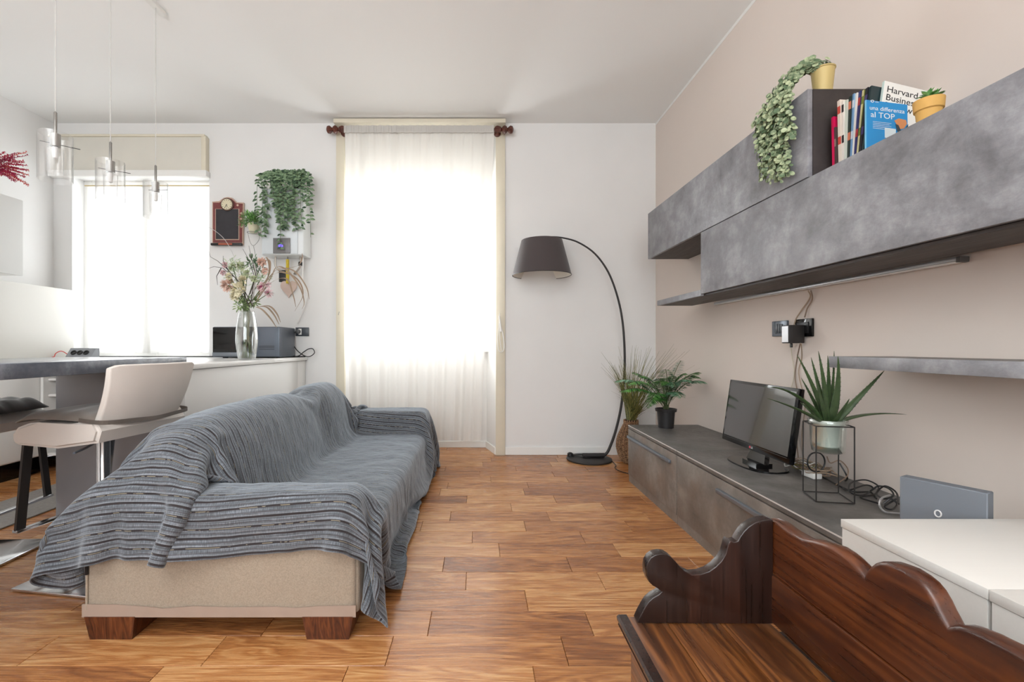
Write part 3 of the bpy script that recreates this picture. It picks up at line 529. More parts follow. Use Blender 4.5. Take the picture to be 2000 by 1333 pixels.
12,13,12,12,13,12,12,13,12,13,12,11,11,3,2,1,1,2,2,3,5,8,4,-7,-12,-11,3,12,-654,0,0,1,0,-2,-1,-1,-1,3,5,9,8,8,7,6,5,3,9,12,12,12,11,12,12,12,11,3,3,5,4,3,3,3,3,3,4,3,2,4,6,10,12,
12,12,13,12,13,12,12,13,12,12,13,12,12,13,12,13,12,11,11,3,1,1,2,1,3,3,5,7,6,-4,-13,-12,-5,10,-654,-1,0,2,0,0,0,0,0,2,1,5,8,9,7,6,4,7,9,11,12,12,12,12,12,12,10,4,6,5,4,3,3,3,3,3,3,
2,2,4,6,9,12,12,12,13,12,13,12,12,13,12,12,13,12,12,13,12,13,12,11,11,3,2,1,1,2,2,3,5,7,6,-2,-11,-12,-12,6,-654,-1,-1,1,1,1,0,0,0,3,5,2,5,7,7,6,5,7,10,12,11,12,12,13,12,12,9,7,6,5,
4,3,3,3,3,3,2,2,3,4,5,8,12,12,12,13,12,13,12,12,13,12,12,13,12,12,13,12,13,12,11,11,3,1,1,2,2,2,3,4,7,7,-1,-10,-12,-12,-2,-653,-1,-2,0,0,1,1,1,0,3,7,4,3,4,6,6,5,8,10,12,12,12,12,
13,12,12,9,8,6,5,4,4,3,3,3,2,2,2,3,4,5,8,11,12,12,13,12,13,12,12,13,12,12,13,12,12,13,12,13,12,11,11,3,2,1,2,1,2,3,4,6,7,1,-9,-12,-12,-7,-653,0,-1,-1,-1,0,0,1,2,4,6,5,4,4,4,5,6,8,
10,12,11,13,12,13,12,12,9,8,7,5,4,4,3,3,3,2,2,3,3,4,4,7,11,12,12,13,12,13,12,12,13,12,12,13,12,12,13,12,13,12,11,11,3,2,1,1,2,3,2,4,6,7,1,-8,-12,-13,-9,-654,1,0,0,0,0,0,0,0,4,5,6,
4,4,4,4,6,8,10,12,12,13,12,13,12,12,9,9,6,5,4,4,3,3,3,3,2,3,3,4,4,7,10,12,12,13,12,13,12,12,13,12,12,13,12,12,13,12,13,12,11,11,3,2,1,2,1,3,2,4,6,7,1,-7,-13,-12,-11,-660,3,1,2,1,0,
0,0,0,5,5,5,4,4,4,4,6,8,10,12,12,12,12,13,13,11,10,9,6,5,5,3,4,3,3,2,3,3,3,3,5,6,10,12,12,13,12,12,13,12,13,12,12,13,12,12,13,12,13,12,11,11,3,2,1,2,1,3,3,3,6,7,2,-8,-12,-13,-12,
-663,2,1,1,2,1,2,1,0,5,6,4,4,4,4,4,5,9,10,12,12,12,12,13,12,12,10,9,6,5,5,4,3,3,3,3,2,3,3,4,4,7,9,12,12,13,12,12,13,12,12,13,12,13,12,12,13,12,12,13,11,11,3,2,1,2,1,3,3,4,5,7,2,-8,
-12,-13,-12,-659,0,0,1,0,1,0,2,2,4,5,5,4,5,4,4,5,9,10,12,12,12,12,13,12,12,10,8,7,5,5,3,4,3,3,3,2,3,4,4,4,6,9,12,12,13,12,12,13,12,12,13,12,13,12,12,13,12,12,13,11,11,3,2,1,2,1,3,
3,4,5,7,2,-8,-12,-12,-13,-653,0,0,0,0,0,0,0,0,5,6,4,5,3,4,3,6,9,10,11,12,13,12,12,13,12,10,8,7,5,5,3,4,3,3,3,2,3,3,4,5,6,9,12,12,13,12,12,13,12,12,13,12,12,13,12,13,12,12,13,11,11,
3,2,1,2,2,2,3,4,6,6,2,-8,-12,-12,-13,-654,0,0,0,0,1,0,0,0,5,6,5,4,3,4,3,6,8,10,12,12,12,12,13,12,12,10,9,6,6,4,4,4,3,3,3,2,4,3,4,5,5,9,12,12,12,13,12,13,12,12,13,12,12,13,12,12,13,
12,13,11,11,3,2,1,2,2,2,4,4,6,6,1,-7,-13,-12,-12,-663,0,1,0,1,1,2,1,4,5,5,5,4,4,4,3,6,8,10,12,12,12,12,13,12,12,10,9,6,6,4,4,3,4,3,2,3,3,3,4,5,7,8,12,12,12,13,12,12,13,12,13,12,12,
13,12,12,13,12,13,11,11,3,2,1,2,2,3,3,5,7,6,0,-9,-12,-12,-12,-669,2,1,2,2,2,2,2,3,4,6,5,4,4,3,4,5,9,10,11,12,12,12,13,12,13,10,8,7,6,4,4,3,3,3,3,3,3,3,4,4,7,9,12,12,12,13,12,12,13,
12,12,13,12,12,13,12,13,12,12,12,11,3,2,1,2,2,3,5,6,7,5,-3,-8,-12,-12,-11,-666,2,2,2,3,2,1,1,0,4,5,5,3,5,4,4,5,8,10,12,11,13,12,13,12,12,10,9,7,5,5,4,3,3,4,4,3,3,4,3,3,6,9,12,12,
12,13,12,12,13,12,12,13,12,12,13,12,13,12,12,12,11,3,2,2,1,2,4,6,8,7,2,-5,-8,-11,-13,-8,-658,2,1,1,1,0,0,0,0,3,4,5,5,5,5,3,5,8,9,12,12,12,12,13,12,12,11,9,6,6,4,4,4,3,3,3,2,4,4,6,
5,3,9,11,13,12,13,12,12,13,12,12,13,12,12,13,12,12,13,12,12,10,4,2,1,2,3,6,8,8,5,-2,-6,-8,-10,-12,-5,-653,0,0,0,-1,-1,0,1,1,2,5,7,6,5,3,3,4,7,10,11,12,12,12,13,12,13,10,9,7,5,5,4,
3,3,3,3,2,2,3,5,8,8,6,11,13,12,13,12,12,13,12,12,13,12,12,13,12,12,13,12,12,10,4,2,0,3,6,8,9,7,1,-5,-7,-10,-8,-12,4,-654,0,-1,-1,0,0,1,2,0,2,7,7,6,3,2,3,3,9,9,11,12,12,12,13,12,13,
10,9,7,5,5,4,3,3,3,3,2,3,2,4,5,9,10,11,13,12,12,13,12,13,12,12,13,12,12,13,12,12,13,12,12,10,4,1,1,5,9,10,8,3,-3,-7,-9,-10,-9,-2,10,-658,1,-1,1,1,2,0,1,0,1,6,8,2,0,2,4,7,10,10,11,
11,13,12,13,12,12,11,9,7,8,7,5,5,3,3,2,2,2,3,2,2,6,11,12,13,12,12,13,12,13,12,12,13,12,12,13,12,12,13,12,12,10,4,1,4,9,10,9,4,-3,-6,-8,-10,-7,-3,4,10,-662,4,2,1,1,0,1,0,0,1,5,2,-2,
1,4,8,10,11,9,10,12,12,12,13,12,13,10,9,7,6,8,7,7,6,6,4,3,3,3,2,-1,-1,10,13,12,12,13,12,12,13,12,12,13,12,12,13,12,12,13,12,12,10,4,2,9,10,10,5,-2,-6,-9,-8,-7,-2,3,7,9,-669,6,4,3,
1,1,1,0,0,-1,-2,-1,0,5,9,10,11,10,7,10,12,12,12,12,13,12,11,10,8,3,5,5,8,8,8,7,6,6,4,-2,-3,-3,11,12,12,13,12,12,13,12,12,13,12,12,13,12,12,13,12,12,12,10,4,10,7,11,6,-2,-6,-8,-8,
-5,-2,3,6,7,9,-679,8,6,6,3,-1,-2,-3,-2,-1,-2,0,6,10,10,11,10,9,7,9,10,12,12,13,12,12,11,10,11,6,-1,3,5,8,8,8,9,11,-1,-9,-2,6,12,12,12,13,12,12,12,13,12,13,12,12,13,12,12,12,12,12,
12,11,10,6,10,7,-1,-6,-6,-8,-4,0,4,5,6,6,9,-687,8,7,9,1,-4,-4,-3,-2,-1,4,8,8,10,10,10,9,7,6,7,10,13,12,12,12,12,11,10,11,10,4,-3,1,6,8,9,8,11,-6,-8,3,11,12,12,12,13,12,12,13,12,12,
13,12,13,12,12,13,12,12,13,11,10,7,12,8,0,-5,-6,-7,-2,2,5,5,7,5,5,8,-688,5,5,9,-4,-3,-2,1,4,6,3,8,8,8,9,7,7,6,4,7,11,13,12,12,12,12,10,10,11,11,10,3,-6,2,8,11,10,6,-9,-6,6,12,12,
13,12,12,12,13,12,13,12,12,13,12,12,13,12,13,12,11,10,10,12,8,4,-3,-7,-5,1,4,5,6,6,5,6,5,-7,-678,1,8,0,-6,-2,3,6,5,4,4,2,3,6,10,8,7,5,4,8,12,12,12,12,12,12,10,8,11,11,12,10,-10,2,
10,12,11,-4,-10,-3,10,13,12,12,12,13,12,12,13,12,12,13,12,13,12,12,13,12,12,11,10,12,7,3,5,-5,1,5,1,4,5,5,4,3,2,-4,-7,-666,-1,-1,-7,0,5,6,5,2,1,3,0,1,5,8,10,7,4,5,9,12,12,12,12,13,
10,10,10,9,11,12,11,-2,-1,12,11,9,-10,-11,2,12,12,12,13,12,12,13,12,12,13,12,13,12,12,13,12,12,13,12,11,11,7,8,9,6,-5,4,2,3,3,3,2,1,-1,-3,-4,-6,-663,-10,-3,4,7,5,3,1,0,2,1,0,0,3,7,
10,7,5,5,10,12,12,13,12,12,10,10,9,10,11,11,12,9,-3,12,10,-3,-8,-11,8,12,12,12,12,12,13,12,12,13,12,12,13,12,13,12,13,12,13,12,12,9,9,10,7,-6,-1,5,4,4,2,1,-1,-2,-2,-4,-4,-3,-667,
-10,8,7,4,2,1,0,0,1,0,1,0,1,5,9,8,5,6,11,13,11,13,12,12,10,10,9,10,11,12,9,10,6,8,11,-10,-6,-10,10,12,12,12,12,13,12,12,13,12,13,12,13,12,13,12,13,12,13,13,12,10,10,7,1,-3,3,2,2,1,
-1,-1,-2,-3,-2,-3,-3,-1,-671,2,7,5,2,0,0,0,1,0,0,1,0,0,3,7,9,6,7,12,12,12,12,12,12,10,10,10,11,11,12,10,9,12,2,10,-5,-12,-7,10,12,12,12,12,13,12,12,13,12,13,12,13,12,13,12,14,12,
13,13,13,9,6,3,0,1,2,0,0,-1,-2,-2,-1,-1,-2,0,-1,2,-665,6,5,0,-1,0,0,1,0,0,0,1,0,0,1,5,9,7,8,12,12,12,12,13,11,10,10,11,11,13,12,12,12,12,3,9,-11,-12,-6,9,12,13,12,12,13,12,12,13,
12,13,12,13,12,13,12,13,13,13,12,13,9,2,1,1,0,0,0,-1,0,0,0,0,0,1,2,2,2,-658,4,1,-1,0,0,0,0,0,0,0,1,0,0,0,3,8,8,9,12,12,13,12,12,11,10,11,12,12,12,13,12,12,13,11,0,-12,-12,-6,10,12,
13,12,12,12,13,12,13,12,12,13,12,13,12,13,12,13,13,12,13,9,2,0,0,0,0,0,1,0,1,2,2,2,2,3,3,3,-654,1,0,-1,0,0,0,0,0,0,0,1,0,0,0,2,5,9,10,12,13,12,12,12,11,11,12,12,12,13,12,13,12,12,
12,-1,-12,-12,-6,11,12,12,12,12,13,12,12,13,12,13,12,13,12,12,13,12,13,13,12,12,10,2,0,1,0,1,2,1,2,3,3,3,3,2,3,3,2,-653,0,0,-1,0,-1,1,0,0,0,0,1,0,0,0,0,4,9,11,13,12,13,12,13,11,12,
11,13,12,13,12,12,13,12,12,-3,-11,-13,-5,11,12,12,13,12,12,13,12,12,13,12,12,13,12,13,12,13,12,13,12,13,9,3,2,3,2,2,2,2,3,2,3,2,3,2,3,3,2,-653,0,-1,-2,0,0,1,0,1,0,1,0,0,0,0,0,2,9,
11,14,12,14,12,13,11,12,12,13,12,13,12,12,13,12,12,-4,-12,-12,-5,11,12,12,13,12,12,13,12,12,13,12,12,13,12,13,12,13,12,13,13,12,9,3,3,3,3,2,3,2,2,3,2,2,3,2,2,2,2,-654,-1,-2,-1,1,1,
1,1,1,0,0,0,-2,-1,-1,2,5,9,11,13,13,13,12,13,12,12,13,12,12,13,12,12,13,12,13,-6,-12,-12,-6,12,12,13,12,12,12,13,12,13,12,12,13,12,13,12,13,13,12,13,12,13,8,2,1,2,2,2,2,2,2,3,2,2,
1,2,2,2,2,-659,-1,1,1,1,2,1,1,0,0,-3,-3,-3,-3,1,6,9,10,11,13,12,13,12,13,12,12,13,12,13,12,12,13,12,12,13,-8,-11,-12,-7,13,12,12,12,13,12,13,12,13,12,13,12,13,12,13,12,13,13,13,12,
13,8,1,1,-1,0,1,0,1,1,2,1,2,2,1,2,2,2,-660,1,2,2,1,1,0,0,-2,-4,-5,-5,-3,1,4,10,10,10,12,12,12,12,12,13,12,12,13,12,12,13,12,12,13,12,12,-10,-9,-12,-6,13,12,12,12,12,13,12,12,13,12,
13,12,13,12,13,12,13,13,13,13,13,8,2,2,0,-1,-1,-1,0,0,0,0,0,0,0,1,1,2,-656,2,1,0,0,0,-1,-3,-6,-5,-6,-4,0,5,9,10,11,8,12,12,12,12,12,12,12,12,13,12,12,13,12,12,13,12,8,-11,-9,-12,0,
13,11,11,12,12,13,12,12,12,13,12,13,12,12,13,13,13,12,13,12,13,8,7,4,2,1,-1,-2,-2,-2,-2,-2,0,0,0,-1,-3,0,-651,0,-2,0,-1,-3,-3,-6,-6,-7,-4,-1,5,9,11,10,8,9,12,10,13,11,12,12,12,12,
13,12,12,13,12,12,13,12,3,-10,-9,-12,4,12,10,12,12,12,13,12,12,12,13,12,12,13,12,12,13,12,12,13,12,12,10,9,5,4,3,2,0,-2,-2,-3,-3,-3,-2,-3,-1,-3,-2,-652,-1,-2,-2,-3,-4,-6,-6,-6,-6,
0,5,9,10,10,10,4,11,10,11,12,11,12,12,12,12,13,12,12,13,12,12,13,12,-3,-9,-10,-10,7,13,10,11,12,12,13,12,12,12,12,13,12,12,12,13,12,12,12,12,11,11,10,9,8,5,4,4,3,1,-1,-2,-2,-3,-4,
-3,-3,-3,-3,-658,-2,-2,-3,-4,-5,-4,-6,-8,-1,7,10,8,9,11,4,6,12,9,11,12,10,13,10,13,12,12,13,12,12,13,12,12,12,-9,-5,-12,-6,8,12,10,11,12,13,12,12,12,12,13,12,12,12,12,12,13,12,10,
13,9,11,12,5,7,8,5,4,5,4,3,0,-1,-2,-3,-3,-3,-3,-3,-665,-4,-2,-3,-3,-1,-4,-8,-8,10,9,8,8,10,6,2,9,12,8,12,12,9,13,11,11,13,12,12,12,13,12,12,10,12,-7,-7,-12,-4,9,12,10,11,12,12,12,
12,12,12,13,12,12,12,12,12,13,10,11,12,8,12,11,10,0,5,8,4,3,7,5,4,2,0,-1,-1,-2,-3,-3,-668,-6,-4,-3,-3,-1,-7,-5,3,10,9,8,10,7,1,5,11,10,9,11,12,10,12,11,11,12,12,13,12,12,12,11,10,
12,-4,-11,-12,-3,10,12,10,11,12,12,12,13,12,12,12,12,12,12,12,13,12,9,11,12,7,11,12,11,5,-3,3,7,1,6,7,7,5,2,0,1,0,0,-3,-663,-7,-9,-6,-6,-4,-2,3,7,9,8,10,7,1,2,8,12,8,9,12,12,9,12,
11,10,13,12,12,12,12,12,11,11,10,-4,-12,-11,-1,10,12,10,10,12,12,13,12,12,12,13,11,13,11,12,13,11,8,12,11,6,12,11,12,9,1,-5,0,0,6,7,8,7,5,2,-1,-3,6,4,-660,-4,-10,-6,-2,-1,-5,2,6,8,
10,8,2,-1,4,10,11,6,11,12,12,8,12,12,9,12,12,13,12,12,11,11,12,9,-6,-12,-11,1,10,13,10,10,12,12,12,12,12,13,12,12,12,12,12,12,11,7,11,12,5,10,12,12,11,5,-1,0,-10,0,7,8,7,8,3,-1,-3,
4,11,-666,7,-7,-4,0,-3,-6,2,4,9,8,3,-2,1,6,12,7,7,12,12,13,8,11,12,9,12,12,12,12,12,11,12,12,9,-9,-12,-11,3,11,12,11,9,12,12,12,13,12,12,12,12,12,12,12,13,9,7,11,11,5,9,12,12,11,9,
2,-1,-7,-11,7,4,7,7,6,0,-3,8,12,-667,8,1,0,-3,-6,-4,3,3,9,3,1,1,-2,8,11,4,9,13,12,12,8,11,12,9,11,13,12,11,11,12,12,12,10,-12,-12,-12,7,11,12,11,9,11,13,12,12,12,13,12,12,12,11,13,
12,8,6,12,11,3,9,11,12,11,11,6,0,-7,-11,-5,3,6,9,6,0,2,10,13,-670,0,0,7,5,0,-4,5,0,3,-2,-3,2,6,11,1,9,12,11,11,12,10,9,13,10,10,12,12,12,11,12,11,11,10,-11,-12,-12,12,8,10,12,9,11,
12,12,12,13,12,12,12,12,12,12,12,7,6,12,10,3,7,12,11,11,12,9,3,-4,-10,-6,-10,5,8,8,1,5,12,12,-682,1,5,7,6,5,3,1,-10,1,0,0,6,12,11,-6,12,11,12,9,12,11,9,12,11,10,12,12,11,12,12,11,
12,5,-10,-13,-6,11,9,8,12,8,11,12,13,12,12,12,13,12,12,12,12,11,5,7,11,11,2,6,11,12,11,10,12,7,-1,-7,-8,-10,-4,2,8,9,4,12,12,-694,6,5,6,5,5,3,4,-5,4,-4,1,11,11,10,-8,11,13,11,9,12,
11,9,13,11,10,12,12,11,13,11,12,11,1,-10,-11,-1,10,11,6,9,9,11,12,12,12,13,12,12,13,11,12,13,9,5,6,12,11,2,4,11,11,11,10,11,10,4,-4,-7,-9,-7,-3,2,8,9,13,12,-705,6,5,6,5,5,5,12,4,0,
-6,3,12,11,8,-7,9,12,8,10,12,12,10,12,12,10,11,13,12,12,12,12,9,-1,-11,-9,3,11,12,10,9,6,11,8,11,12,13,12,12,12,12,12,12,9,3,7,12,10,3,2,10,11,12,10,9,12,6,2,-4,-9,-6,-4,0,12,3,11,
4,-716,6,5,6,5,6,8,11,4,6,3,1,12,10,6,-5,8,12,7,9,11,12,10,12,12,11,12,12,12,12,13,11,8,-4,-12,-5,6,11,12,11,8,3,11,11,9,12,12,13,12,12,11,13,11,8,3,7,12,10,4,0,8,11,11,11,9,11,8,
5,1,-5,-4,-5,-3,3,4,8,0,-727,6,5,6,6,8,11,9,1,6,6,11,12,11,2,-3,9,11,7,8,10,12,11,12,12,11,12,12,12,13,12,11,6,-7,-11,-1,8,11,12,12,9,-2,10,12,11,11,12,12,13,11,12,13,10,7,2,8,12,
10,4,-1,6,11,11,11,8,11,8,0,-1,6,4,-2,-1,4,1,8,-3,765,-11,-5,-1,-1,-5,-8,-7,-5,3,8,8,4,-3,-6,-9,-3,5,10,8,0,-8,-1,5,-1,-4,-10,-12,-10,-3,9,11,2,10,-3,-9,-6,2,5,6,6,3,2,1,2,2,0,0,0,
0,-2,-1,4,0,0,-4,-9,-10,-5,4,9,10,6,9,4,0,-4,-8,-9,-6,-1,4,5,5,6,7,5,764,-11,-6,2,2,-1,-7,-6,-8,1,9,6,2,-2,-5,-9,-5,3,9,9,0,-7,-1,5,0,-3,-9,-12,-10,-2,9,11,5,0,-9,-3,-1,3,6,7,5,1,
1,1,2,1,0,-1,0,1,-3,-1,4,0,0,-2,-7,-9,-4,4,10,9,7,5,1,-4,-8,-9,-4,1,5,6,4,5,6,6,3,763,-11,-8,-2,1,6,1,-5,-9,0,8,4,1,-1,-4,-8,-7,0,8,9,1,-6,-1,5,0,-2,-7,-12,-11,-1,9,11,7,-2,-11,-4,
2,5,7,5,3,1,0,-1,2,1,0,-1,0,1,-2,-1,3,0,0,0,-5,-9,-3,6,10,7,4,2,-2,-9,-7,-3,4,6,5,4,4,6,6,1,-3,762,-11,-8,-2,-3,0,2,8,-7,2,4,2,1,0,-3,-7,-7,-2,5,9,2,-6,0,5,0,-1,-6,-11,-11,-1,8,12,
7,-2,-11,-5,3,6,7,4,1,1,0,-2,2,0,0,0,-1,1,-1,-2,3,0,0,0,-2,-8,-2,8,8,4,-1,1,-7,-6,0,5,6,4,3,5,6,5,-1,-5,-7,761,-11,-5,5,-6,-7,0,9,3,3,-1,0,1,0,-3,-5,-7,-3,2,9,2,-5,1,4,-1,1,-4,-11,
-11,-2,9,11,7,0,-11,-6,3,8,5,2,0,0,0,-2,2,0,0,0,-1,1,0,-2,2,0,0,0,0,-5,-1,7,5,-4,-3,1,-2,2,5,5,3,3,5,7,4,-3,-7,-8,-8,759,-8,-2,7,0,-7,-7,-4,5,10,-2,0,1,1,-1,-5,-7,-3,0,7,3,-5,3,2,
0,0,-2,-9,-11,-2,8,11,5,0,-7,-7,3,8,3,0,0,0,0,-2,2,0,0,0,0,0,0,0,0,1,0,0,0,0,-1,3,0,0,3,3,-1,4,3,0,3,7,6,2,-4,-8,-8,-8,-5,759,-4,-1,3,5,-4,-8,-4,-4,6,-2,1,3,4,0,-5,-6,-2,-2,4,4,-4,
4,0,0,0,0,-8,-10,-1,6,11,2,0,-2,-8,4,6,-2,2,0,1,0,0,0,1,0,1,0,0,1,0,1,1,0,1,0,0,0,2,1,3,3,1,2,3,-3,1,8,5,2,-6,-8,-8,-5,-3,1,762,-3,-1,2,5,0,-7,-1,-4,4,-3,-4,-1,2,3,-4,-5,0,-2,1,3,
-1,6,0,0,-1,0,-10,-7,0,3,11,0,1,2,-7,3,5,-4,3,1,1,0,1,1,1,0,1,1,1,1,0,1,1,1,0,1,1,0,1,2,2,3,2,2,-4,-1,6,4,-4,0,-9,-5,-2,0,2,1,765,0,0,2,4,3,-8,-1,0,-3,2,-4,-5,-2,0,-2,-3,0,0,1,0,1,
4,4,2,-1,-6,-9,-2,-1,2,10,1,2,3,-7,3,1,3,0,2,1,1,1,1,1,1,1,1,1,1,1,1,1,1,1,0,1,0,1,2,2,3,1,-1,-4,2,4,-3,-5,-4,-3,2,0,1,1,0,774,1,-1,2,3,4,-7,-2,1,-2,-2,-1,-4,-4,-3,-3,-3,0,1,1,1,1,
4,4,1,-5,-8,-3,1,-1,2,9,2,3,4,-5,1,2,2,1,1,2,1,1,1,2,1,1,1,0,1,1,1,1,1,1,1,0,1,1,1,2,2,1,-3,-2,3,-3,0,-5,-2,0,1,0,-1,0,0,786,0,-1,2,3,3,-7,-1,1,-2,-3,-1,-3,-4,-4,-4,-3,-1,2,2,2,-1,
1,4,-1,-7,-4,1,2,-2,2,9,3,4,4,-5,1,2,2,1,2,1,1,2,1,1,1,1,1,1,1,1,1,0,1,1,1,1,0,2,0,1,1,1,-2,-1,0,-1,0,-5,-2,0,1,1,-1,0,0,798,0,0,1,2,1,-4,-2,1,-1,-3,-3,-2,-4,-3,-4,-4,-3,-1,3,2,1,
-2,3,-2,-6,-1,4,1,-2,4,8,3,4,3,-3,2,2,1,2,1,1,2,1,1,1,1,1,1,1,1,1,1,1,1,1,0,1,2,1,0,0,1,0,-1,-1,0,-1,1,0,0,-3,-2,-1,-2,-1,-1,810,1,-1,1,1,2,-4,-2,1,-1,-3,-3,-3,-3,-4,-4,-4,-4,-3,0,
3,1,-1,0,-2,-3,2,4,-1,0,5,8,4,-9,10,2,2,3,1,2,1,2,1,1,1,2,1,1,1,0,1,1,1,1,1,1,1,1,1,1,0,0,0,1,-1,-1,-3,1,2,0,0,-3,-2,-2,-1,-1,-2,822,1,-1,1,1,2,-4,-3,1,-1,-2,-3,-3,-4,-3,-4,-4,-4,
-4,-3,0,2,-1,-1,-1,0,4,2,-1,1,6,4,-4,-2,6,10,5,2,1,2,1,2,1,1,2,1,1,1,1,1,0,1,1,1,0,1,1,1,1,1,-1,-5,-2,4,3,1,-5,-1,4,2,0,-3,-4,-2,0,-1,-1,831,1,0,3,1,2,-4,-4,1,0,-3,-3,-3,-3,-4,-4,
-4,-4,-3,-4,-2,0,-1,-1,0,1,4,2,0,3,4,-2,2,-3,4,11,7,4,2,1,1,2,1,1,1,1,0,1,1,0,1,0,1,0,1,0,1,0,2,2,-4,-5,-5,1,6,6,-1,-6,1,5,4,-3,-3,-2,-3,-1,0,838,2,-1,1,8,-1,-3,-2,-4,4,-2,-3,-3,
-4,-4,-4,-4,-4,-3,-4,-2,-2,-1,-1,0,2,3,2,2,4,1,1,2,-4,0,10,9,8,-1,1,2,1,0,1,0,1,0,0,1,0,0,0,1,0,0,1,1,1,3,4,-3,-5,-6,-4,1,8,6,-3,-5,1,8,3,-4,0,-3,-1,-2,843,1,-1,8,5,-4,-3,1,-2,4,
-1,-4,-2,-3,-4,-5,-5,-4,-3,-4,-2,-1,-2,-1,0,2,3,3,2,4,2,1,0,-2,-3,6,9,10,4,-5,0,1,0,0,0,0,0,0,0,1,0,2,1,1,1,1,2,1,2,4,1,-6,-5,-4,-5,2,8,6,-6,-4,2,10,3,1,-3,-3,-1,845,1,6,7,-2,-6,
-4,-3,-3,6,1,8,0,-4,-4,-4,-5,-4,-5,-3,-1,-2,-1,-1,0,1,3,4,3,4,2,-2,-6,3,1,-2,6,12,7,-6,-4,0,0,0,0,0,1,1,1,0,1,1,1,1,0,1,1,2,2,4,4,0,-7,-3,-2,-5,1,10,2,-5,-4,1,5,11,2,-2,-3,849,5,7,
-2,-6,-4,-3,-3,-4,-2,3,8,10,0,-1,-3,-4,-5,-4,-3,-1,-1,-2,-1,0,2,3,4,3,4,-2,-9,0,2,3,2,0,3,11,2,-9,-4,0,0,0,0,0,0,0,0,0,0,0,0,0,0,1,1,3,4,7,7,1,-7,0,-2,-6,2,10,1,-4,-6,0,10,10,4,-2,
858,6,-3,-3,-2,-1,-2,-2,-1,-1,0,1,1,3,2,4,-1,-4,-3,-3,-1,-1,-1,-1,0,1,3,5,3,-2,-8,1,2,2,3,1,1,0,-1,9,-7,-10,0,1,0,-1,0,0,0,0,0,0,0,0,0,0,0,0,0,1,5,7,9,6,-2,-4,-2,-6,11,5,-2,-7,-6,
4,11,11,5,870,1,0,-1,-2,-1,-2,-1,-2,-1,0,1,0,0,-1,-1,0,-1,-1,0,-1,0,0,0,0,0,0,0,-1,-2,0,2,1,1,1,1,2,1,-4,0,-1,-2,0,0,0,-1,0,0,0,0,0,0,0,0,0,0,1,0,0,0,0,0,5,7,6,-3,-1,-5,3,11,4,-5,
-6,-6,10,12,9,882,2,-1,-1,-2,-3,-2,-1,-1,0,0,0,0,0,0,-1,-1,-1,0,-1,0,0,0,0,-1,1,-1,1,-1,-2,1,1,0,1,0,0,0,1,0,0,0,-2,0,0,-1,0,0,0,0,0,0,0,0,0,1,0,0,0,0,0,0,0,0,4,10,0,-4,-3,-1,1,6,
-2,0,-5,1,8,9,892,0,-1,-1,-2,-1,-1,0,-1,0,0,0,-1,-1,0,0,-2,0,0,0,0,0,-1,1,-1,0,1,-1,0,-1,0,1,0,1,0,0,1,0,0,0,-1,0,-1,0,0,0,0,0,0,0,0,0,0,0,0,0,0,0,0,0,0,1,0,0,2,7,0,-3,-2,0,7,-4,
-2,-1,-1,1,4,904,-1,0,-1,-1,-1,-2,-2,-2,0,0,3,-1,-1,-1,0,-1,0,0,0,0,0,-1,0,0,0,0,0,0,-1,0,1,0,0,1,0,0,0,1,0,-1,0,-1,0,0,0,0,0,0,0,0,0,0,0,0,0,0,0,0,1,0,0,0,0,0,2,4,0,-2,0,1,1,-3,0,
0,0,1,916,-1,-1,-1,-2,-2,-1,-1,-1,0,0,0,2,-1,-1,0,-1,0,0,0,0,0,0,0,0,0,0,-1,0,-1,1,0,1,0,0,0,0,1,0,0,0,-1,0,0,-1,0,0,0,0,0,0,0,0,0,1,0,0,0,0,0,0,0,0,0,1,0,1,2,0,0,0,1,-2,-1,1,1,1,
926,-1,-2,-1,0,-1,-1,-1,-1,0,0,0,0,1,-1,-1,0,0,0,0,0,0,0,0,0,0,0,0,0,-1,0,1,0,0,0,0,0,1,0,0,0,0,-1,0,0,0,0,0,0,0,0,0,0,0,0,0,0,0,0,0,0,0,1,0,0,0,1,1,1,0,0,0,-1,-1,1,1,1,937,-1,-1,
-1,0,-1,-1,-1,0,-1,0,0,0,0,-1,0,0,0,0,0,0,0,0,0,0,0,0,0,0,-1,0,1,0,0,0,1,0,0,0,0,0,0,-1,0,0,0,0,0,0,0,0,0,0,0,0,0,0,0,0,0,1,0,0,0,0,1,0,0,2,0,1,-1,-1,0,0,1,1,950,-1,-1,-1,-1,-1,-1,
-1,0,0,-1,0,0,0,-1,0,0,0,0,0,0,0,0,0,0,0,0,0,0,0,0,0,0,1,0,0,0,0,0,0,0,0,0,0,-1,0,0,0,0,0,0,0,0,0,0,0,1,0,0,0,0,0,0,0,1,0,0,0,1,1,1,-1,0,-1,1,1,1,962,-1,-1,-1,-1,-1,-1,0,-1,0,-1,0,
0,0,0,0,-1,0,0,1,0,0,0,0,0,0,0,0,-1,0,0,0,1,0,0,0,0,0,1,0,0,0,-1,0,0,0,0,0,0,0,0,0,0,0,0,0,0,0,0,0,0,0,1,0,0,0,0,1,0,1,1,-1,0,0,0,1,1,972,0,-1,0,-1,0,-1,-1,-1,0,0,-1,0,0,0,0,0,0,0,
0,0,0,0,0,0,0,0,0,0,0,0,0,0,0,0,0,1,0,0,0,0,0,-1,0,0,0,0,0,0,0,0,0,0,0,0,0,0,0,0,0,0,1,0,0,0,1,0,0,0,1,1,-1,0,0,1,0,2,984,0,-1,-1,0,-1,-1,0,-1,0,0,0,-1,0,0,0,0,0,0,0,0,0,0,0,0,0,0,
0,0,0,0,0,0,0,1,0,0,0,0,0,0,0,0,0,-1,0,0,0,0,0,0,0,0,0,0,0,0,1,0,0,0,0,0,0,1,0,0,0,1,1,0,0,0,0,0,1,1,996,0,-1,0,-1,-1,0,-1,-1,0,0,0,0,0,-1,0,0,0,0,1,0,0,0,0,0,0,0,0,0,-1,0,1,0,0,0,
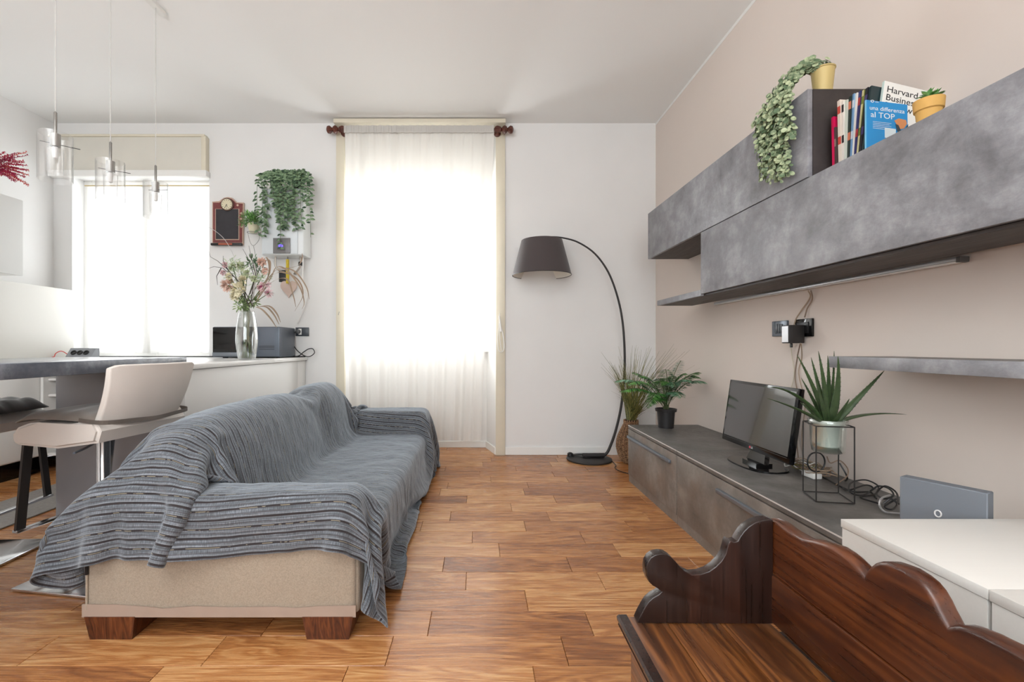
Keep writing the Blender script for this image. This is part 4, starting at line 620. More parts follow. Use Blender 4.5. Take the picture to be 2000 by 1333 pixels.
0,0,0,0,0,0,0,0,0,0,0,0,0,0,0,0,0,0,0,0,0,0,0,0,0,0,0,0,1,0,0,0,1,0,0,1,0,0,1,0,0,1,1007,-1,0,-1,0,0,-1,0,0,0,-1,0,0,0,0,0,0,0,0,0,0,0,0,0,0,0,0,0,0,0,0,0,0,0,0,0,0,0,1,0,0,0,-1,0,
0,0,0,0,0,0,0,0,0,0,0,0,0,0,0,0,0,0,1,0,0,0,1,0,0,1,0,0,0,1,0,0,1,1019,0,-1,0,-1,0,0,-1,0,0,0,0,-1,0,0,0,0,0,0,0,0,0,0,0,0,0,0,0,0,0,0,0,0,0,1,0,0,0,0,0,0,0,0,0,-1,0,0,0,0,0,0,0,0,
0,0,0,0,0,0,0,1,0,0,0,0,1,0,0,1,0,0,1,0,1,0,0,1,1029,0,0,-1,0,0,0,0,0,-1,0,0,0,0,0,0,0,0,0,1,0,0,0,0,0,0,0,0,0,-1,0,1,0,0,0,0,0,0,0,0,0,0,0,0,0,0,0,0,0,0,0,0,0,0,0,0,0,0,0,0,0,0,0,
0,1,0,0,1,0,0,1,0,1,0,0,0,1,1041,0,0,0,-1,0,0,-1,0,0,0,1,0,0,0,0,0,0,0,0,0,0,0,0,0,0,0,0,0,0,0,0,0,0,0,0,0,0,0,0,0,0,0,0,0,0,0,0,0,0,0,0,0,0,0,0,0,0,0,0,0,0,0,1,0,0,1,0,0,1,0,1,0,
0,1,-1,1,1053,0,-1,0,0,-1,0,0,1,-1,1,0,0,0,0,0,0,0,0,0,0,0,1,0,0,0,0,-1,0,0,0,0,0,0,1,0,0,0,0,0,0,0,0,-1,0,0,0,0,0,0,0,0,0,0,0,0,0,0,0,0,0,1,0,0,0,1,0,0,1,0,0,1,0,-1,2,-1,0,1064,0,
0,0,0,0,0,0,0,0,0,0,0,0,0,0,0,0,1,0,0,0,0,0,0,0,0,0,0,0,0,0,0,0,0,0,0,0,0,0,0,0,0,0,0,0,0,0,0,0,0,0,0,0,0,0,0,0,0,0,0,0,0,0,1,0,0,1,0,0,1,1,0,-2,-1,2,-3,1076,0,0,0,0,0,0,0,0,0,0,0,
0,1,0,0,0,0,0,0,0,0,0,0,0,0,0,0,0,0,0,0,0,0,0,0,0,0,0,0,0,0,0,0,0,0,0,0,0,0,0,0,0,0,0,0,0,0,0,0,0,0,0,1,0,0,1,0,0,1,0,1,0,-2,-1,2,-4,1087,0,0,1,0,0,0,0,0,0,0,1,0,0,0,0,0,0,0,1,0,0,
0,0,0,0,0,0,0,0,-1,0,1,0,0,0,0,0,0,0,0,0,-1,0,0,0,0,0,0,0,0,0,0,0,0,0,0,0,0,0,0,0,1,0,0,0,1,0,0,1,0,1,0,-2,0,0,-2,1099,1,0,0,0,0,0,0,0,1,0,0,0,0,0,0,0,1,0,0,0,0,0,0,0,0,0,0,0,0,0,
0,0,0,0,0,0,0,0,0,0,0,0,0,0,0,0,0,0,-1,0,0,0,0,0,0,0,0,0,1,0,0,0,0,0,1,0,0,1,0,1,0,0,-2,0,0,-2,1111,0,0,0,1,0,0,0,1,0,0,0,0,1,0,0,0,0,0,0,0,1,0,0,0,0,0,-1,0,0,0,0,0,0,0,0,0,0,0,0,
0,0,0,0,0,0,0,0,0,0,0,0,0,0,0,0,0,0,0,0,0,0,0,0,0,1,0,1,0,1,0,1,-1,-1,-1,1,-2,1123,0,1,0,0,0,0,1,0,0,0,0,1,0,0,0,0,0,1,0,0,0,0,0,0,0,0,0,0,0,0,0,0,0,0,0,0,0,0,0,-1,0,0,0,0,0,0,0,0,
0,0,0,0,0,0,0,0,0,0,0,0,0,0,1,0,0,0,1,0,1,0,1,-1,-1,-1,1,-2,1134,1,0,1,0,0,0,1,0,0,0,1,0,0,0,1,0,0,0,0,0,0,0,1,0,-1,0,0,0,0,0,0,0,0,0,0,0,0,0,0,0,0,0,0,0,-1,0,0,0,0,0,0,0,0,0,0,0,
0,0,0,0,0,1,0,0,0,0,1,1,0,1,0,-1,-1,0,0,0,1147,0,1,0,0,0,1,0,0,0,1,0,0,1,0,0,0,0,0,0,1,0,0,0,0,0,0,0,0,-1,0,0,0,0,0,0,0,0,0,0,0,0,0,0,0,0,0,0,0,0,0,0,0,0,0,0,0,0,0,0,0,0,0,0,0,0,1,
0,1,0,1,0,-1,-1,0,1,-1,1158,1,0,1,0,1,0,0,1,0,0,0,1,0,0,0,1,0,0,0,0,0,0,0,0,0,0,0,0,0,0,0,0,0,0,0,0,0,0,-1,0,0,0,0,0,0,0,0,0,0,0,0,0,0,0,0,0,0,0,0,0,0,0,0,0,1,0,0,0,2,0,-1,0,0,0,0,
0,1171,0,1,0,1,0,0,1,0,0,0,1,0,0,0,1,0,0,0,0,0,0,1,0,0,0,0,-1,0,0,0,0,0,0,0,0,0,0,0,0,0,0,-1,0,0,0,0,0,0,0,0,0,0,0,0,0,0,0,0,0,0,0,0,1,0,0,0,1,0,0,1,-2,1,0,1,0,0,1183,1,0,0,1,0,0,
1,0,0,1,0,0,1,0,0,0,1,0,0,0,0,0,0,0,0,0,0,0,0,0,0,-1,0,0,0,0,0,0,0,0,0,0,0,0,0,0,0,0,0,0,0,0,0,0,0,0,-1,0,0,0,0,0,1,0,0,0,0,1,-1,0,0,1,1,0,1,0,1195,1,0,1,0,0,1,0,0,1,0,0,1,0,0,0,1,
0,0,0,0,0,0,1,0,0,-1,0,0,0,0,0,0,0,0,0,0,0,0,-1,0,0,0,0,0,0,0,0,0,0,0,0,0,0,0,0,0,0,0,0,0,0,0,0,0,0,0,1,0,-1,0,0,1,1,1,0,0,1208,0,1,0,0,1,0,0,1,0,0,0,1,0,1,0,0,0,1,0,0,0,0,0,0,0,0,
0,0,-1,0,0,0,0,0,0,0,0,0,0,-1,0,0,0,0,0,0,0,0,0,0,0,0,0,0,0,0,0,0,0,0,0,0,0,0,0,-1,0,0,0,0,1,2,1,1,0,0,1220,0,1,0,1,0,0,1,0,0,0,1,0,0,1,0,0,1,0,0,0,0,0,0,1,-1,0,0,0,0,0,0,0,0,-1,0,
0,0,0,0,0,0,0,0,0,0,0,0,0,0,0,0,0,0,0,-1,0,0,0,0,0,0,0,0,0,0,0,0,-1,0,0,2,1,1,1,0,1,1232,1,0,1,0,0,1,0,0,0,1,0,0,1,0,1,0,0,0,0,1,0,0,0,0,0,0,-1,0,0,0,0,0,0,0,0,0,0,-1,0,0,0,0,0,0,
0,0,0,0,0,0,0,0,0,0,0,0,0,0,0,-1,0,0,0,0,0,0,0,-1,0,1,0,2,2,1,0,1,1245,0,1,0,0,1,0,0,0,1,0,0,1,0,0,1,0,1,0,0,0,0,0,0,0,0,0,0,0,-1,0,0,0,0,0,0,0,0,0,-1,0,0,0,0,0,0,0,0,0,0,0,0,0,0,
0,0,0,0,0,0,0,0,0,-1,0,0,0,0,0,0,0,1,1,2,1,0,1,1257,1,0,0,1,0,0,0,0,1,0,0,1,0,1,0,1,0,0,0,0,0,1,0,0,0,-1,0,0,0,0,0,0,-1,0,0,0,0,0,0,-1,0,1,0,0,0,0,0,0,0,0,0,0,-1,0,0,0,0,0,0,0,0,0,
0,-1,0,0,0,0,0,0,1,1,2,2,0,1,1269,1,0,1,0,0,0,1,0,0,0,1,0,1,0,0,1,0,0,1,0,0,0,0,0,0,0,-1,0,0,0,0,0,0,0,0,0,-1,0,0,0,0,0,0,0,0,0,0,0,0,0,0,0,0,0,0,0,0,0,-1,0,0,0,0,0,0,-1,0,-1,1,1,
0,1,2,2,0,2,1282,0,1,0,0,0,1,0,0,0,0,1,0,1,0,1,0,1,0,0,0,0,0,1,0,-1,0,0,-1,0,0,0,0,0,0,0,0,0,-1,0,0,0,0,0,0,0,0,0,0,0,0,0,0,0,0,0,0,0,0,0,0,-1,0,0,0,0,-1,0,-1,1,1,0,1,2,2,0,3,1294,
1,0,0,0,1,0,0,0,0,0,1,0,1,0,1,0,1,0,0,0,0,0,1,0,0,-1,0,0,-1,0,0,0,0,0,0,0,0,0,-1,0,0,0,1,0,0,0,0,0,0,0,0,0,-1,0,0,0,0,0,0,0,0,0,-1,0,0,-1,0,0,-1,1,1,0,3,2,0,3,1307,0,0,0,1,0,0,0,0,
1,0,0,0,1,0,1,0,1,0,1,0,-1,1,0,0,0,0,-1,0,0,0,0,0,0,-1,0,0,0,0,0,0,0,0,0,0,0,0,0,0,0,0,0,0,0,0,0,-1,0,0,0,0,0,0,0,-1,0,0,-1,-1,0,0,2,1,1,4,-1,3,1319,0,1,0,0,0,0,0,1,0,0,0,0,1,0,1,
1,0,1,0,0,0,0,0,0,0,0,-1,0,0,0,0,0,0,0,0,-1,0,0,0,0,0,0,0,0,0,0,0,0,0,0,0,0,0,0,0,0,0,0,0,-1,0,0,0,-1,0,0,-1,0,-1,0,2,1,0,2,3,0,1332,0,0,0,0,1,0,0,0,0,0,0,1,0,0,1,1,0,1,0,0,0,0,0,
1,-1,0,0,-1,0,0,0,0,0,0,0,0,0,-1,0,0,0,1,0,0,0,0,0,0,0,0,0,-1,0,0,0,0,0,0,0,0,-1,0,0,0,-1,0,-1,0,-1,0,1,2,0,2,3,0,1344,0,0,1,0,0,0,0,0,0,1,0,0,0,1,0,1,0,1,0,0,0,0,0,1,-1,0,0,0,-1,
0,0,0,0,0,0,0,0,0,0,0,0,0,0,0,0,0,0,0,0,0,0,0,0,0,0,-1,0,0,0,0,0,0,-1,0,0,-1,0,-1,0,-1,1,2,1,1,3,1,1357,0,0,0,0,0,0,0,0,1,0,0,0,1,0,1,0,0,1,0,0,0,0,0,1,-1,0,0,0,0,-1,0,0,0,0,0,0,0,
0,0,0,0,0,0,0,0,0,0,0,0,0,0,0,0,0,0,0,0,-1,0,0,0,0,0,-1,0,0,-1,0,-1,-1,1,2,1,2,2,2,1369,0,0,0,0,1,0,0,0,0,0,0,1,0,0,1,0,0,0,1,0,1,-1,1,0,0,-1,1,-1,0,0,-1,0,0,0,0,0,0,0,0,0,1,0,0,0,
0,0,0,0,0,0,0,-1,0,0,0,0,0,0,0,0,-1,0,0,0,-1,0,-1,0,-1,-1,0,3,1,1,3,2,1382,-1,0,1,0,0,0,0,0,0,0,1,0,0,1,1,-1,0,1,1,0,0,0,0,1,-1,0,0,0,-1,0,0,0,0,0,0,0,0,0,0,0,0,0,0,0,0,0,0,0,0,0,
0,0,0,0,-1,0,0,0,0,0,0,-1,0,0,-1,0,0,-1,0,-1,0,1,2,2,2,3,1394,0,0,0,0,0,0,0,0,0,1,0,0,1,0,1,0,-1,1,1,0,0,0,0,1,-1,0,0,0,0,-1,0,0,0,0,0,0,0,0,0,0,0,0,0,0,0,0,0,0,0,0,0,0,0,0,0,0,0,
-1,0,0,0,0,-1,0,0,-1,0,0,-1,-1,0,1,2,2,2,3,1407,-1,0,0,0,0,0,1,0,0,0,0,1,0,1,-1,1,-1,0,2,1,0,-1,1,0,-1,0,0,0,0,0,-1,0,0,0,0,0,0,0,1,0,0,0,0,0,0,0,0,0,0,0,-1,0,0,0,0,0,0,0,-1,0,0,0,
0,-1,0,0,-1,0,-1,0,-1,1,2,1,2,4,1419,0,-1,0,0,0,0,0,0,1,0,1,0,0,1,0,-1,0,0,2,0,1,-1,1,0,-1,0,1,-1,0,0,-1,0,0,0,0,0,0,1,0,0,0,0,0,0,0,0,0,0,0,0,0,0,0,0,-1,0,0,0,0,0,-1,0,0,0,-1,0,0,
-1,0,-1,-1,1,2,1,1,5,1432,-1,0,-1,0,0,0,0,0,0,1,0,0,1,0,1,0,-1,0,1,1,1,-1,1,0,-1,0,0,0,0,0,-1,0,0,0,0,0,0,1,0,0,0,0,0,0,0,0,0,0,0,0,0,0,0,0,0,0,-1,0,0,0,0,-1,0,0,0,-1,0,0,-1,-1,0,
0,1,3,-2,6,1444,-1,0,0,0,-1,0,0,0,0,1,-1,0,1,1,0,0,0,0,1,0,1,0,0,0,0,0,1,-1,0,-1,0,0,0,0,0,0,1,0,0,1,0,0,0,0,0,0,0,0,0,0,-1,0,0,0,0,0,0,0,-1,0,0,0,0,-1,0,0,-1,0,-1,0,-1,0,0,1,1,1,
1456,0,-1,0,0,0,-1,0,0,0,0,1,-1,0,1,0,0,1,0,1,0,1,0,0,0,0,1,0,-1,0,-1,0,0,0,0,0,0,1,0,1,0,0,0,0,0,0,0,0,0,0,0,0,0,0,-1,0,0,0,0,0,-1,0,0,0,0,-1,0,0,-1,0,-1,0,-1,0,1,1,0,1469,-1,0,
-1,0,0,0,-1,0,0,0,0,0,1,0,0,0,1,0,1,0,1,0,0,0,1,0,0,-1,0,-1,0,0,0,0,0,1,0,0,1,0,0,0,0,0,0,0,0,0,0,0,0,0,0,0,0,-1,0,0,0,0,0,-1,0,0,0,-1,0,0,-1,0,-1,0,0,0,2,-1,1481,-1,0,-1,0,0,0,-1,
0,1,-1,1,0,0,0,0,0,1,0,1,1,0,1,0,0,0,0,0,-1,0,0,-1,0,0,0,0,1,0,0,1,0,1,0,0,0,0,0,0,0,0,0,-1,0,0,0,0,0,0,-1,0,0,0,0,-1,0,0,0,-1,0,0,-1,0,-1,0,1,0,0,1493,-1,0,0,-1,0,0,0,0,0,0,0,0,0,
0,0,1,0,1,0,1,1,0,0,0,1,-1,0,0,-1,0,0,-1,0,0,1,0,0,1,0,0,1,0,0,0,0,0,0,0,0,0,0,0,0,-1,0,0,0,0,0,-1,0,0,0,0,-1,0,0,-1,0,-1,0,0,0,0,1,-1,1504,0,0,0,0,-1,0,0,0,0,0,0,0,0,0,1,0,1,0,1,
1,0,1,0,0,0,0,0,-1,0,-1,0,0,0,0,0,0,0,1,0,1,0,0,0,0,0,0,0,0,0,0,0,0,0,0,0,-1,0,0,0,0,-1,0,0,0,0,-1,0,0,-1,0,-1,0,0,1,0,0,1516,0,-1,0,0,0,0,0,0,0,0,0,0,1,0,0,0,1,1,0,1,1,0,1,0,0,-1,
0,-1,0,-1,0,0,0,0,0,0,1,0,0,1,0,0,1,0,0,0,0,0,0,0,-1,0,0,0,0,0,0,-1,0,0,0,0,-1,0,0,0,-1,0,0,-1,0,0,0,0,0,0,1528,0,0,0,0,-1,0,0,0,0,0,1,0,0,0,0,1,0,1,1,1,1,0,0,1,0,-1,0,-1,-1,0,0,
-1,0,0,0,1,0,0,1,0,0,1,0,0,0,0,0,0,0,0,0,0,0,-1,0,0,0,0,-1,0,0,0,0,-1,0,0,0,-1,0,0,-1,0,0,0,0,1,1539,0,0,0,0,0,0,0,0,1,0,0,0,0,0,1,0,1,1,0,1,1,0,1,0,0,0,-1,-1,0,-1,0,0,0,0,0,0,0,1,
0,0,1,0,0,0,0,0,0,0,0,0,0,0,0,0,0,-1,0,0,0,0,-1,0,0,0,0,-1,0,0,-1,0,0,0,0,0,0,0,1551,0,0,0,0,0,0,0,1,0,0,0,0,1,0,0,1,0,1,1,1,1,0,1,0,0,-1,0,-1,-1,0,-1,0,0,0,0,0,1,0,0,1,0,0,0,1,0,
0,0,0,0,0,0,-1,0,0,0,0,-1,0,0,0,0,-1,0,0,0,0,0,-1,0,-1,0,0,0,0,0,0,1559,1,0,1,0,1,1,0,1,0,0,0,1,0,0,0,1,1,1,0,1,1,1,0,0,0,0,-1,-1,-1,0,0,-1,0,0,0,1,0,0,1,0,0,1,0,0,0,0,0,0,0,0,0,0,
0,-1,0,0,0,0,-1,0,0,0,0,-1,0,0,0,0,-1,0,-1,1,0,0,-1,1,1571,0,1,1,1,0,1,0,1,0,0,1,0,0,0,1,0,1,1,1,1,1,1,0,1,-1,0,-1,-1,-1,-1,0,0,0,0,0,0,0,1,0,0,0,1,0,0,0,0,0,0,0,0,0,0,0,0,0,-1,0,
0,0,-1,0,0,0,0,0,-1,0,0,-1,-1,0,1,0,0,-1,1,1583,0,1,0,1,0,1,1,1,0,1,0,0,0,1,0,1,1,0,1,1,1,1,1,0,0,-1,-1,-1,-1,0,-1,0,0,0,0,0,0,0,1,0,1,0,0,1,0,0,0,0,0,0,0,-1,0,0,0,0,-1,0,0,0,0,-1,
0,0,0,0,0,-1,-1,-1,1,0,1,-1,0,0,1592,1,1,1,1,1,2,1,0,0,1,0,1,0,0,0,1,1,1,1,1,1,1,1,0,0,-1,-1,-2,-1,0,0,-1,0,0,0,0,0,1,0,0,1,0,1,0,0,0,0,0,0,0,0,0,0,-1,0,0,0,0,-1,0,0,0,0,-1,0,0,0,
-2,-2,1,1,0,1,0,-1,0,1603,1,2,1,1,2,1,1,0,1,0,0,0,0,1,0,1,1,1,1,1,1,1,1,0,0,-1,-1,-1,-1,-1,0,0,-1,0,0,0,0,0,0,2,0,1,0,0,0,0,0,0,0,0,0,0,0,0,0,-1,0,0,0,-1,0,0,0,0,0,-1,-2,-2,0,1,1,
0,-1,1,0,-2,1615,2,1,1,1,2,1,1,1,0,0,0,0,0,1,0,1,1,2,1,1,1,1,1,0,0,-1,-2,-1,-1,-1,0,0,0,0,-1,0,0,0,0,0,1,2,1,0,0,0,0,0,0,0,0,-1,0,0,0,0,-1,0,0,0,-1,0,0,0,0,-3,-3,-1,2,1,0,-2,-2,1,
3,-6,1627,1,2,1,2,1,1,1,1,0,0,0,0,-2,-1,2,2,2,1,2,1,1,1,1,0,0,-1,-2,-1,-1,-1,-1,-1,0,0,0,0,0,0,1,1,0,2,1,0,0,0,0,0,0,0,0,0,0,-1,0,0,0,-1,0,0,0,0,0,-1,-2,-6,-1,2,1,0,-2,-3,1,4,0,-7,
1638,2,2,1,2,1,1,1,1,0,0,-2,-5,0,2,3,2,1,2,2,1,2,1,1,1,0,-2,-2,-1,-2,-1,0,-1,-1,-1,-1,-2,0,-1,1,3,4,3,0,0,1,0,0,0,-1,0,0,0,0,0,0,-1,0,0,-1,0,0,0,0,-3,-8,-2,2,2,-1,-3,-3,2,3,3,-1,
-7,1648,4,2,1,2,1,2,1,0,0,-4,-7,-1,3,3,2,1,2,3,2,1,2,1,1,1,0,-2,-1,-1,-3,-2,-3,1,1,0,-1,-2,-2,-1,2,4,4,2,0,1,0,1,0,0,0,0,0,0,-1,0,0,0,-1,0,0,0,-1,0,-4,-9,-3,2,3,-2,-5,-2,2,4,2,1,
-1,-6,1655,6,4,2,2,1,1,-2,-3,-7,-5,3,3,2,1,1,2,2,4,3,2,1,1,1,1,0,-1,-1,-1,-3,-2,-3,-2,1,0,1,0,-2,-1,-4,5,8,0,0,1,0,1,0,1,0,0,1,0,0,0,0,0,0,-1,0,0,0,-6,-11,-5,4,3,-3,-7,-1,2,4,3,1,
0,0,-5,1663,6,6,4,1,-1,-4,-5,-5,-6,4,3,0,0,2,3,3,5,3,4,2,1,-1,2,0,0,-1,-3,2,-1,-4,-1,-2,-1,1,0,0,-1,-10,1,8,5,0,0,0,0,1,0,0,1,0,1,0,0,0,1,0,0,0,0,-4,-6,-9,-3,3,3,-1,-8,-3,4,4,2,0,
-1,1,1,-9,1674,6,6,3,-6,-7,-7,-7,-6,1,5,1,3,5,4,6,4,5,4,3,2,0,-1,1,1,-1,-2,-3,-1,4,-3,-5,3,0,0,1,-1,-10,-7,3,7,3,-1,0,0,0,0,0,0,0,1,0,0,1,0,0,0,-1,0,-4,-7,-6,-1,5,4,1,-4,-10,4,3,0,
-1,-1,1,2,0,-10,1676,10,2,-9,-4,-8,-6,-4,2,4,4,6,4,5,5,5,4,5,4,3,2,-1,-2,2,0,-2,-3,-3,-3,2,4,-4,4,0,-1,-1,-5,-11,-3,4,5,0,-1,-1,0,0,0,0,-1,0,0,1,0,0,0,0,0,-1,-1,-6,-6,0,4,5,3,-8,
-10,-2,4,2,2,1,2,3,3,-1,-10,1673,12,-7,-5,-8,-5,0,3,5,5,5,5,5,5,5,5,5,4,4,3,1,-2,-1,2,0,-3,-3,-4,-3,-1,-1,0,11,1,-3,-5,-7,-7,-3,3,-1,-1,0,0,0,0,0,-1,0,0,0,0,0,0,0,0,0,0,-2,-5,-1,5,
3,1,-7,-9,0,2,3,2,3,3,2,2,0,-3,-8,1673,5,-6,-8,-2,2,4,6,5,5,5,6,4,5,5,5,5,4,4,3,0,-2,-1,2,-1,-3,-3,-4,-3,-2,-2,4,5,5,-2,-4,-8,-6,-4,1,-2,-2,-1,-1,-1,-1,0,-1,0,0,-1,0,0,0,0,0,0,0,0,
-3,2,1,-4,-1,-3,2,1,2,3,3,2,2,0,-1,-2,-2,-4,1663,5,-3,0,4,5,5,6,5,5,5,5,5,5,5,5,5,5,4,2,0,-3,0,1,-1,-4,-3,-3,-3,-2,0,3,5,4,0,-6,-6,-6,-3,0,-3,-2,-2,-2,-1,-1,-2,0,-1,-1,-1,0,-1,0,0,
-1,0,-1,0,-1,2,-1,2,0,-1,2,1,2,2,1,0,-1,-2,-1,-1,0,0,1667,8,-2,2,5,5,6,5,5,5,5,6,4,5,5,5,5,5,4,2,-1,-2,0,1,-3,-3,-3,-3,-2,-2,0,3,6,0,4,-7,-8,-4,-1,-1,-2,-3,-2,-2,-1,-1,-2,-1,-1,-1,
-1,0,-1,-1,0,-1,0,-1,-1,-1,2,1,1,0,1,1,1,0,0,-1,-1,0,1,0,1,1,0,1675,2,4,5,5,6,5,5,5,5,6,5,5,4,5,5,6,5,4,1,-2,-1,0,0,-3,-3,-3,-2,-2,0,-1,0,-1,-1,10,-8,-3,-2,-2,-1,-2,-2,-2,-2,-2,-1,
-1,-1,-1,-1,-1,-1,-1,0,-1,0,0,-1,-1,0,0,1,0,0,0,0,1,0,0,0,1,0,1,1,0,0,0,1683,4,5,5,6,5,5,5,5,6,5,5,5,5,4,6,5,5,4,0,-1,-1,1,-2,-3,-3,-2,-2,-1,0,0,-1,-1,-1,1,1,-3,-1,-2,-2,-2,-2,-2,
-2,-1,-2,-1,-1,-1,-1,-1,-1,0,-1,0,-1,0,-1,0,-1,1,0,0,0,1,0,0,0,0,0,1,-1,0,0,-1,-1,-1,1693,5,5,6,5,5,5,5,6,5,5,5,5,5,5,5,6,5,3,1,-1,-1,0,-2,-3,-2,-2,-1,-1,-1,0,-1,-1,-1,1,1,-2,-1,
-3,-1,-3,-2,-2,-1,-2,-1,-1,-2,-1,-1,0,-1,-1,0,-1,0,0,-1,0,0,0,0,0,0,0,0,0,-1,0,-1,-2,-1,-1,-1,0,-1,-1,1704,5,6,5,5,5,5,6,5,5,5,5,5,5,5,6,5,6,3,0,-1,0,-1,-1,-3,-2,-2,-1,-1,0,-1,0,
-1,-1,0,1,-2,-1,-2,-2,-2,-2,-2,-2,-1,-2,-1,-1,-1,-1,-1,-1,0,-1,0,-1,0,0,-1,0,0,0,0,-1,-1,-1,-1,0,-1,-1,-1,-1,-1,0,-1,-1,-1,1715,5,6,5,5,5,5,6,5,5,5,6,4,6,4,6,6,7,3,-1,0,-1,0,-2,-3,
-2,-2,-1,0,-1,-1,0,-1,-1,0,2,-2,-1,-3,-2,-2,-2,-2,-2,-1,-1,-2,-1,-1,-1,-1,0,-1,-1,0,0,0,0,0,0,-1,-1,0,-1,-1,-1,0,-1,-1,-1,-1,-1,-1,0,-1,-1,0,1726,5,5,5,6,5,5,6,5,5,5,5,5,5,4,6,6,6,
3,0,-1,0,0,-2,-2,-1,-1,-1,-1,-1,0,-1,-1,0,-1,2,-2,-1,-3,-1,-3,-2,-2,-1,-2,-1,-1,-1,-1,-1,-1,-1,-1,0,-1,0,0,0,0,0,-1,0,-1,-1,-2,-1,-1,0,-1,-2,-1,-1,-1,-1,-1,0,-1,1736,5,6,5,6,5,5,5,
6,5,5,3,4,4,6,6,4,5,2,0,-1,0,0,-1,-1,0,0,-1,0,-1,0,0,0,-1,-1,3,-4,0,-1,-2,-2,-2,-2,-2,-1,-2,-1,-1,-1,-1,-1,-1,0,-1,0,0,0,0,1,0,-2,-1,-1,-2,-1,-2,-2,-2,-3,-2,-2,-2,-2,-2,-2,0,0,
1747,5,6,5,5,6,5,5,5,4,3,1,4,7,6,5,1,4,1,-2,0,2,-2,0,0,0,0,0,0,0,0,0,0,0,2,1,-8,-2,10,-2,-3,-2,-2,-1,-2,-1,-1,-1,-1,-1,0,-1,-1,0,-1,0,0,1,0,0,-1,-2,-1,-2,-2,-1,-2,-3,-2,-3,-2,-3,
-4,-3,-3,-2,-2,1757,5,6,5,6,5,6,4,3,1,1,4,6,7,4,0,2,6,-1,-4,1,3,-2,-2,1,1,-2,0,1,0,0,0,-1,0,8,-1,-7,-1,12,-1,-5,-5,0,-1,0,0,-1,-1,0,-1,0,-1,0,0,-1,0,1,0,1,0,-2,-2,-2,-3,-2,-3,-1,
-1,-1,-2,-2,-3,-4,-3,-3,-4,-3,1767,6,5,6,6,5,3,3,0,0,3,7,7,3,-1,-1,7,6,-3,-6,1,5,-2,-4,0,2,-1,0,0,1,0,0,-1,0,11,-4,-8,3,11,0,-7,-4,0,-3,0,0,0,0,0,0,0,0,0,0,0,0,0,0,0,-1,3,1,-2,-3,
-3,-5,-3,-2,-1,0,-1,-2,-2,-2,-3,-4,-3,1777,6,6,5,5,3,2,1,-2,2,7,7,3,-2,-4,6,9,4,-6,-6,1,6,-1,-5,-1,1,1,0,0,0,1,1,-1,2,10,-8,-7,7,10,-1,-7,-5,-1,-3,0,1,-1,0,0,0,2,-2,0,0,0,0,5,0,-5,
0,6,5,1,-3,-4,-4,-5,-4,-3,-3,-1,-1,0,-1,-2,-2,-3,1786,6,5,5,3,3,3,1,-4,6,6,1,-3,-4,3,10,9,0,-7,-6,2,7,-1,-6,-2,1,1,0,0,1,1,2,1,4,4,-11,-4,10,9,-1,-7,-6,-2,-3,1,1,-2,0,0,1,2,-3,0,0,
0,3,6,-1,-8,0,1,9,8,1,-3,-5,-4,-4,-5,-4,-4,-3,-3,-2,-2,0,-1,1794,4,5,6,4,5,3,0,-4,2,-1,-4,-4,3,10,10,7,-4,-8,-5,2,8,0,-6,-4,0,2,0,1,1,2,3,6,4,-10,-9,1,11,9,-2,-7,-6,-3,-2,1,1,-3,0,
0,2,2,-4,0,0,0,6,6,-2,-9,-1,-2,6,10,9,2,-4,-6,-2,-4,-4,-4,-5,-4,-5,-4,-3,0,1805,3,4,5,4,6,-1,-9,-8,3,-2,-4,2,10,11,9,3,-6,-9,-3,2,8,2,-6,-6,0,2,1,0,2,3,6,6,-4,-10,-6,2,12,8,-1,-7,
-6,-4,-1,0,0,-3,0,0,4,0,-4,0,0,2,8,5,-3,-9,-3,-1,0,10,9,9,1,-8,-3,0,-2,-3,-5,-4,-5,-5,-5,-1,1817,3,3,4,2,2,-11,-10,-5,0,-3,1,9,11,11,8,-1,-8,-8,-2,2,9,2,-5,-7,-1,1,2,1,2,5,6,3,-7,
-10,-3,4,12,7,-1,-7,-7,-3,-1,0,-1,-2,-1,1,4,-1,-4,0,0,4,9,5,-4,-10,-4,0,-3,6,10,8,10,-9,-4,2,1,0,-3,-4,-6,-6,-2,-2,1829,1,4,4,0,-10,-11,-11,-6,-2,0,8,11,11,11,5,-5,-10,-6,0,2,9,4,
-5,-7,-3,1,2,2,3,5,5,1,-8,-10,-1,6,12,6,-1,-6,-8,-3,-1,-1,-1,-2,0,1,3,-1,-4,0,0,6,10,5,-4,-11,-6,0,-1,0,10,10,10,1,-9,2,-3,5,2,-3,-6,-6,-3,1,1840,1,2,2,-10,-12,-10,-11,-7,-2,7,11,
11,12,9,1,-9,-10,-2,0,1,9,6,-3,-8,-5,0,3,2,5,5,2,-1,-8,-8,2,5,12,6,0,-7,-7,-5,-1,0,-2,-2,0,2,3,-2,-4,0,1,8,10,5,-5,-11,-8,0,0,-3,6,10,11,7,-1,2,-8,3,7,-1,-5,-6,-1,1,1852,2,-1,-10,
-12,-10,-12,-10,-9,3,11,12,11,11,8,-5,-11,-7,0,0,0,10,6,-2,-7,-6,-1,3,3,6,4,-2,-3,-7,0,2,2,10,6,2,-5,-9,-5,-1,-1,-2,-2,1,2,2,-2,-4,0,3,8,11,4,-5,-11,-9,-1,0,-4,2,9,10,7,-1,8,-8,9,
7,2,-5,-3,0,2,1864,-3,-10,-10,-12,-12,-11,-7,-11,11,11,10,11,11,3,-11,-8,0,4,-6,0,8,7,0,-7,-7,-2,3,5,4,1,-5,-5,7,3,2,-4,-2,9,7,-3,-9,-5,-2,-1,-2,-1,1,2,1,-3,-3,0,4,10,11,4,-6,-11,
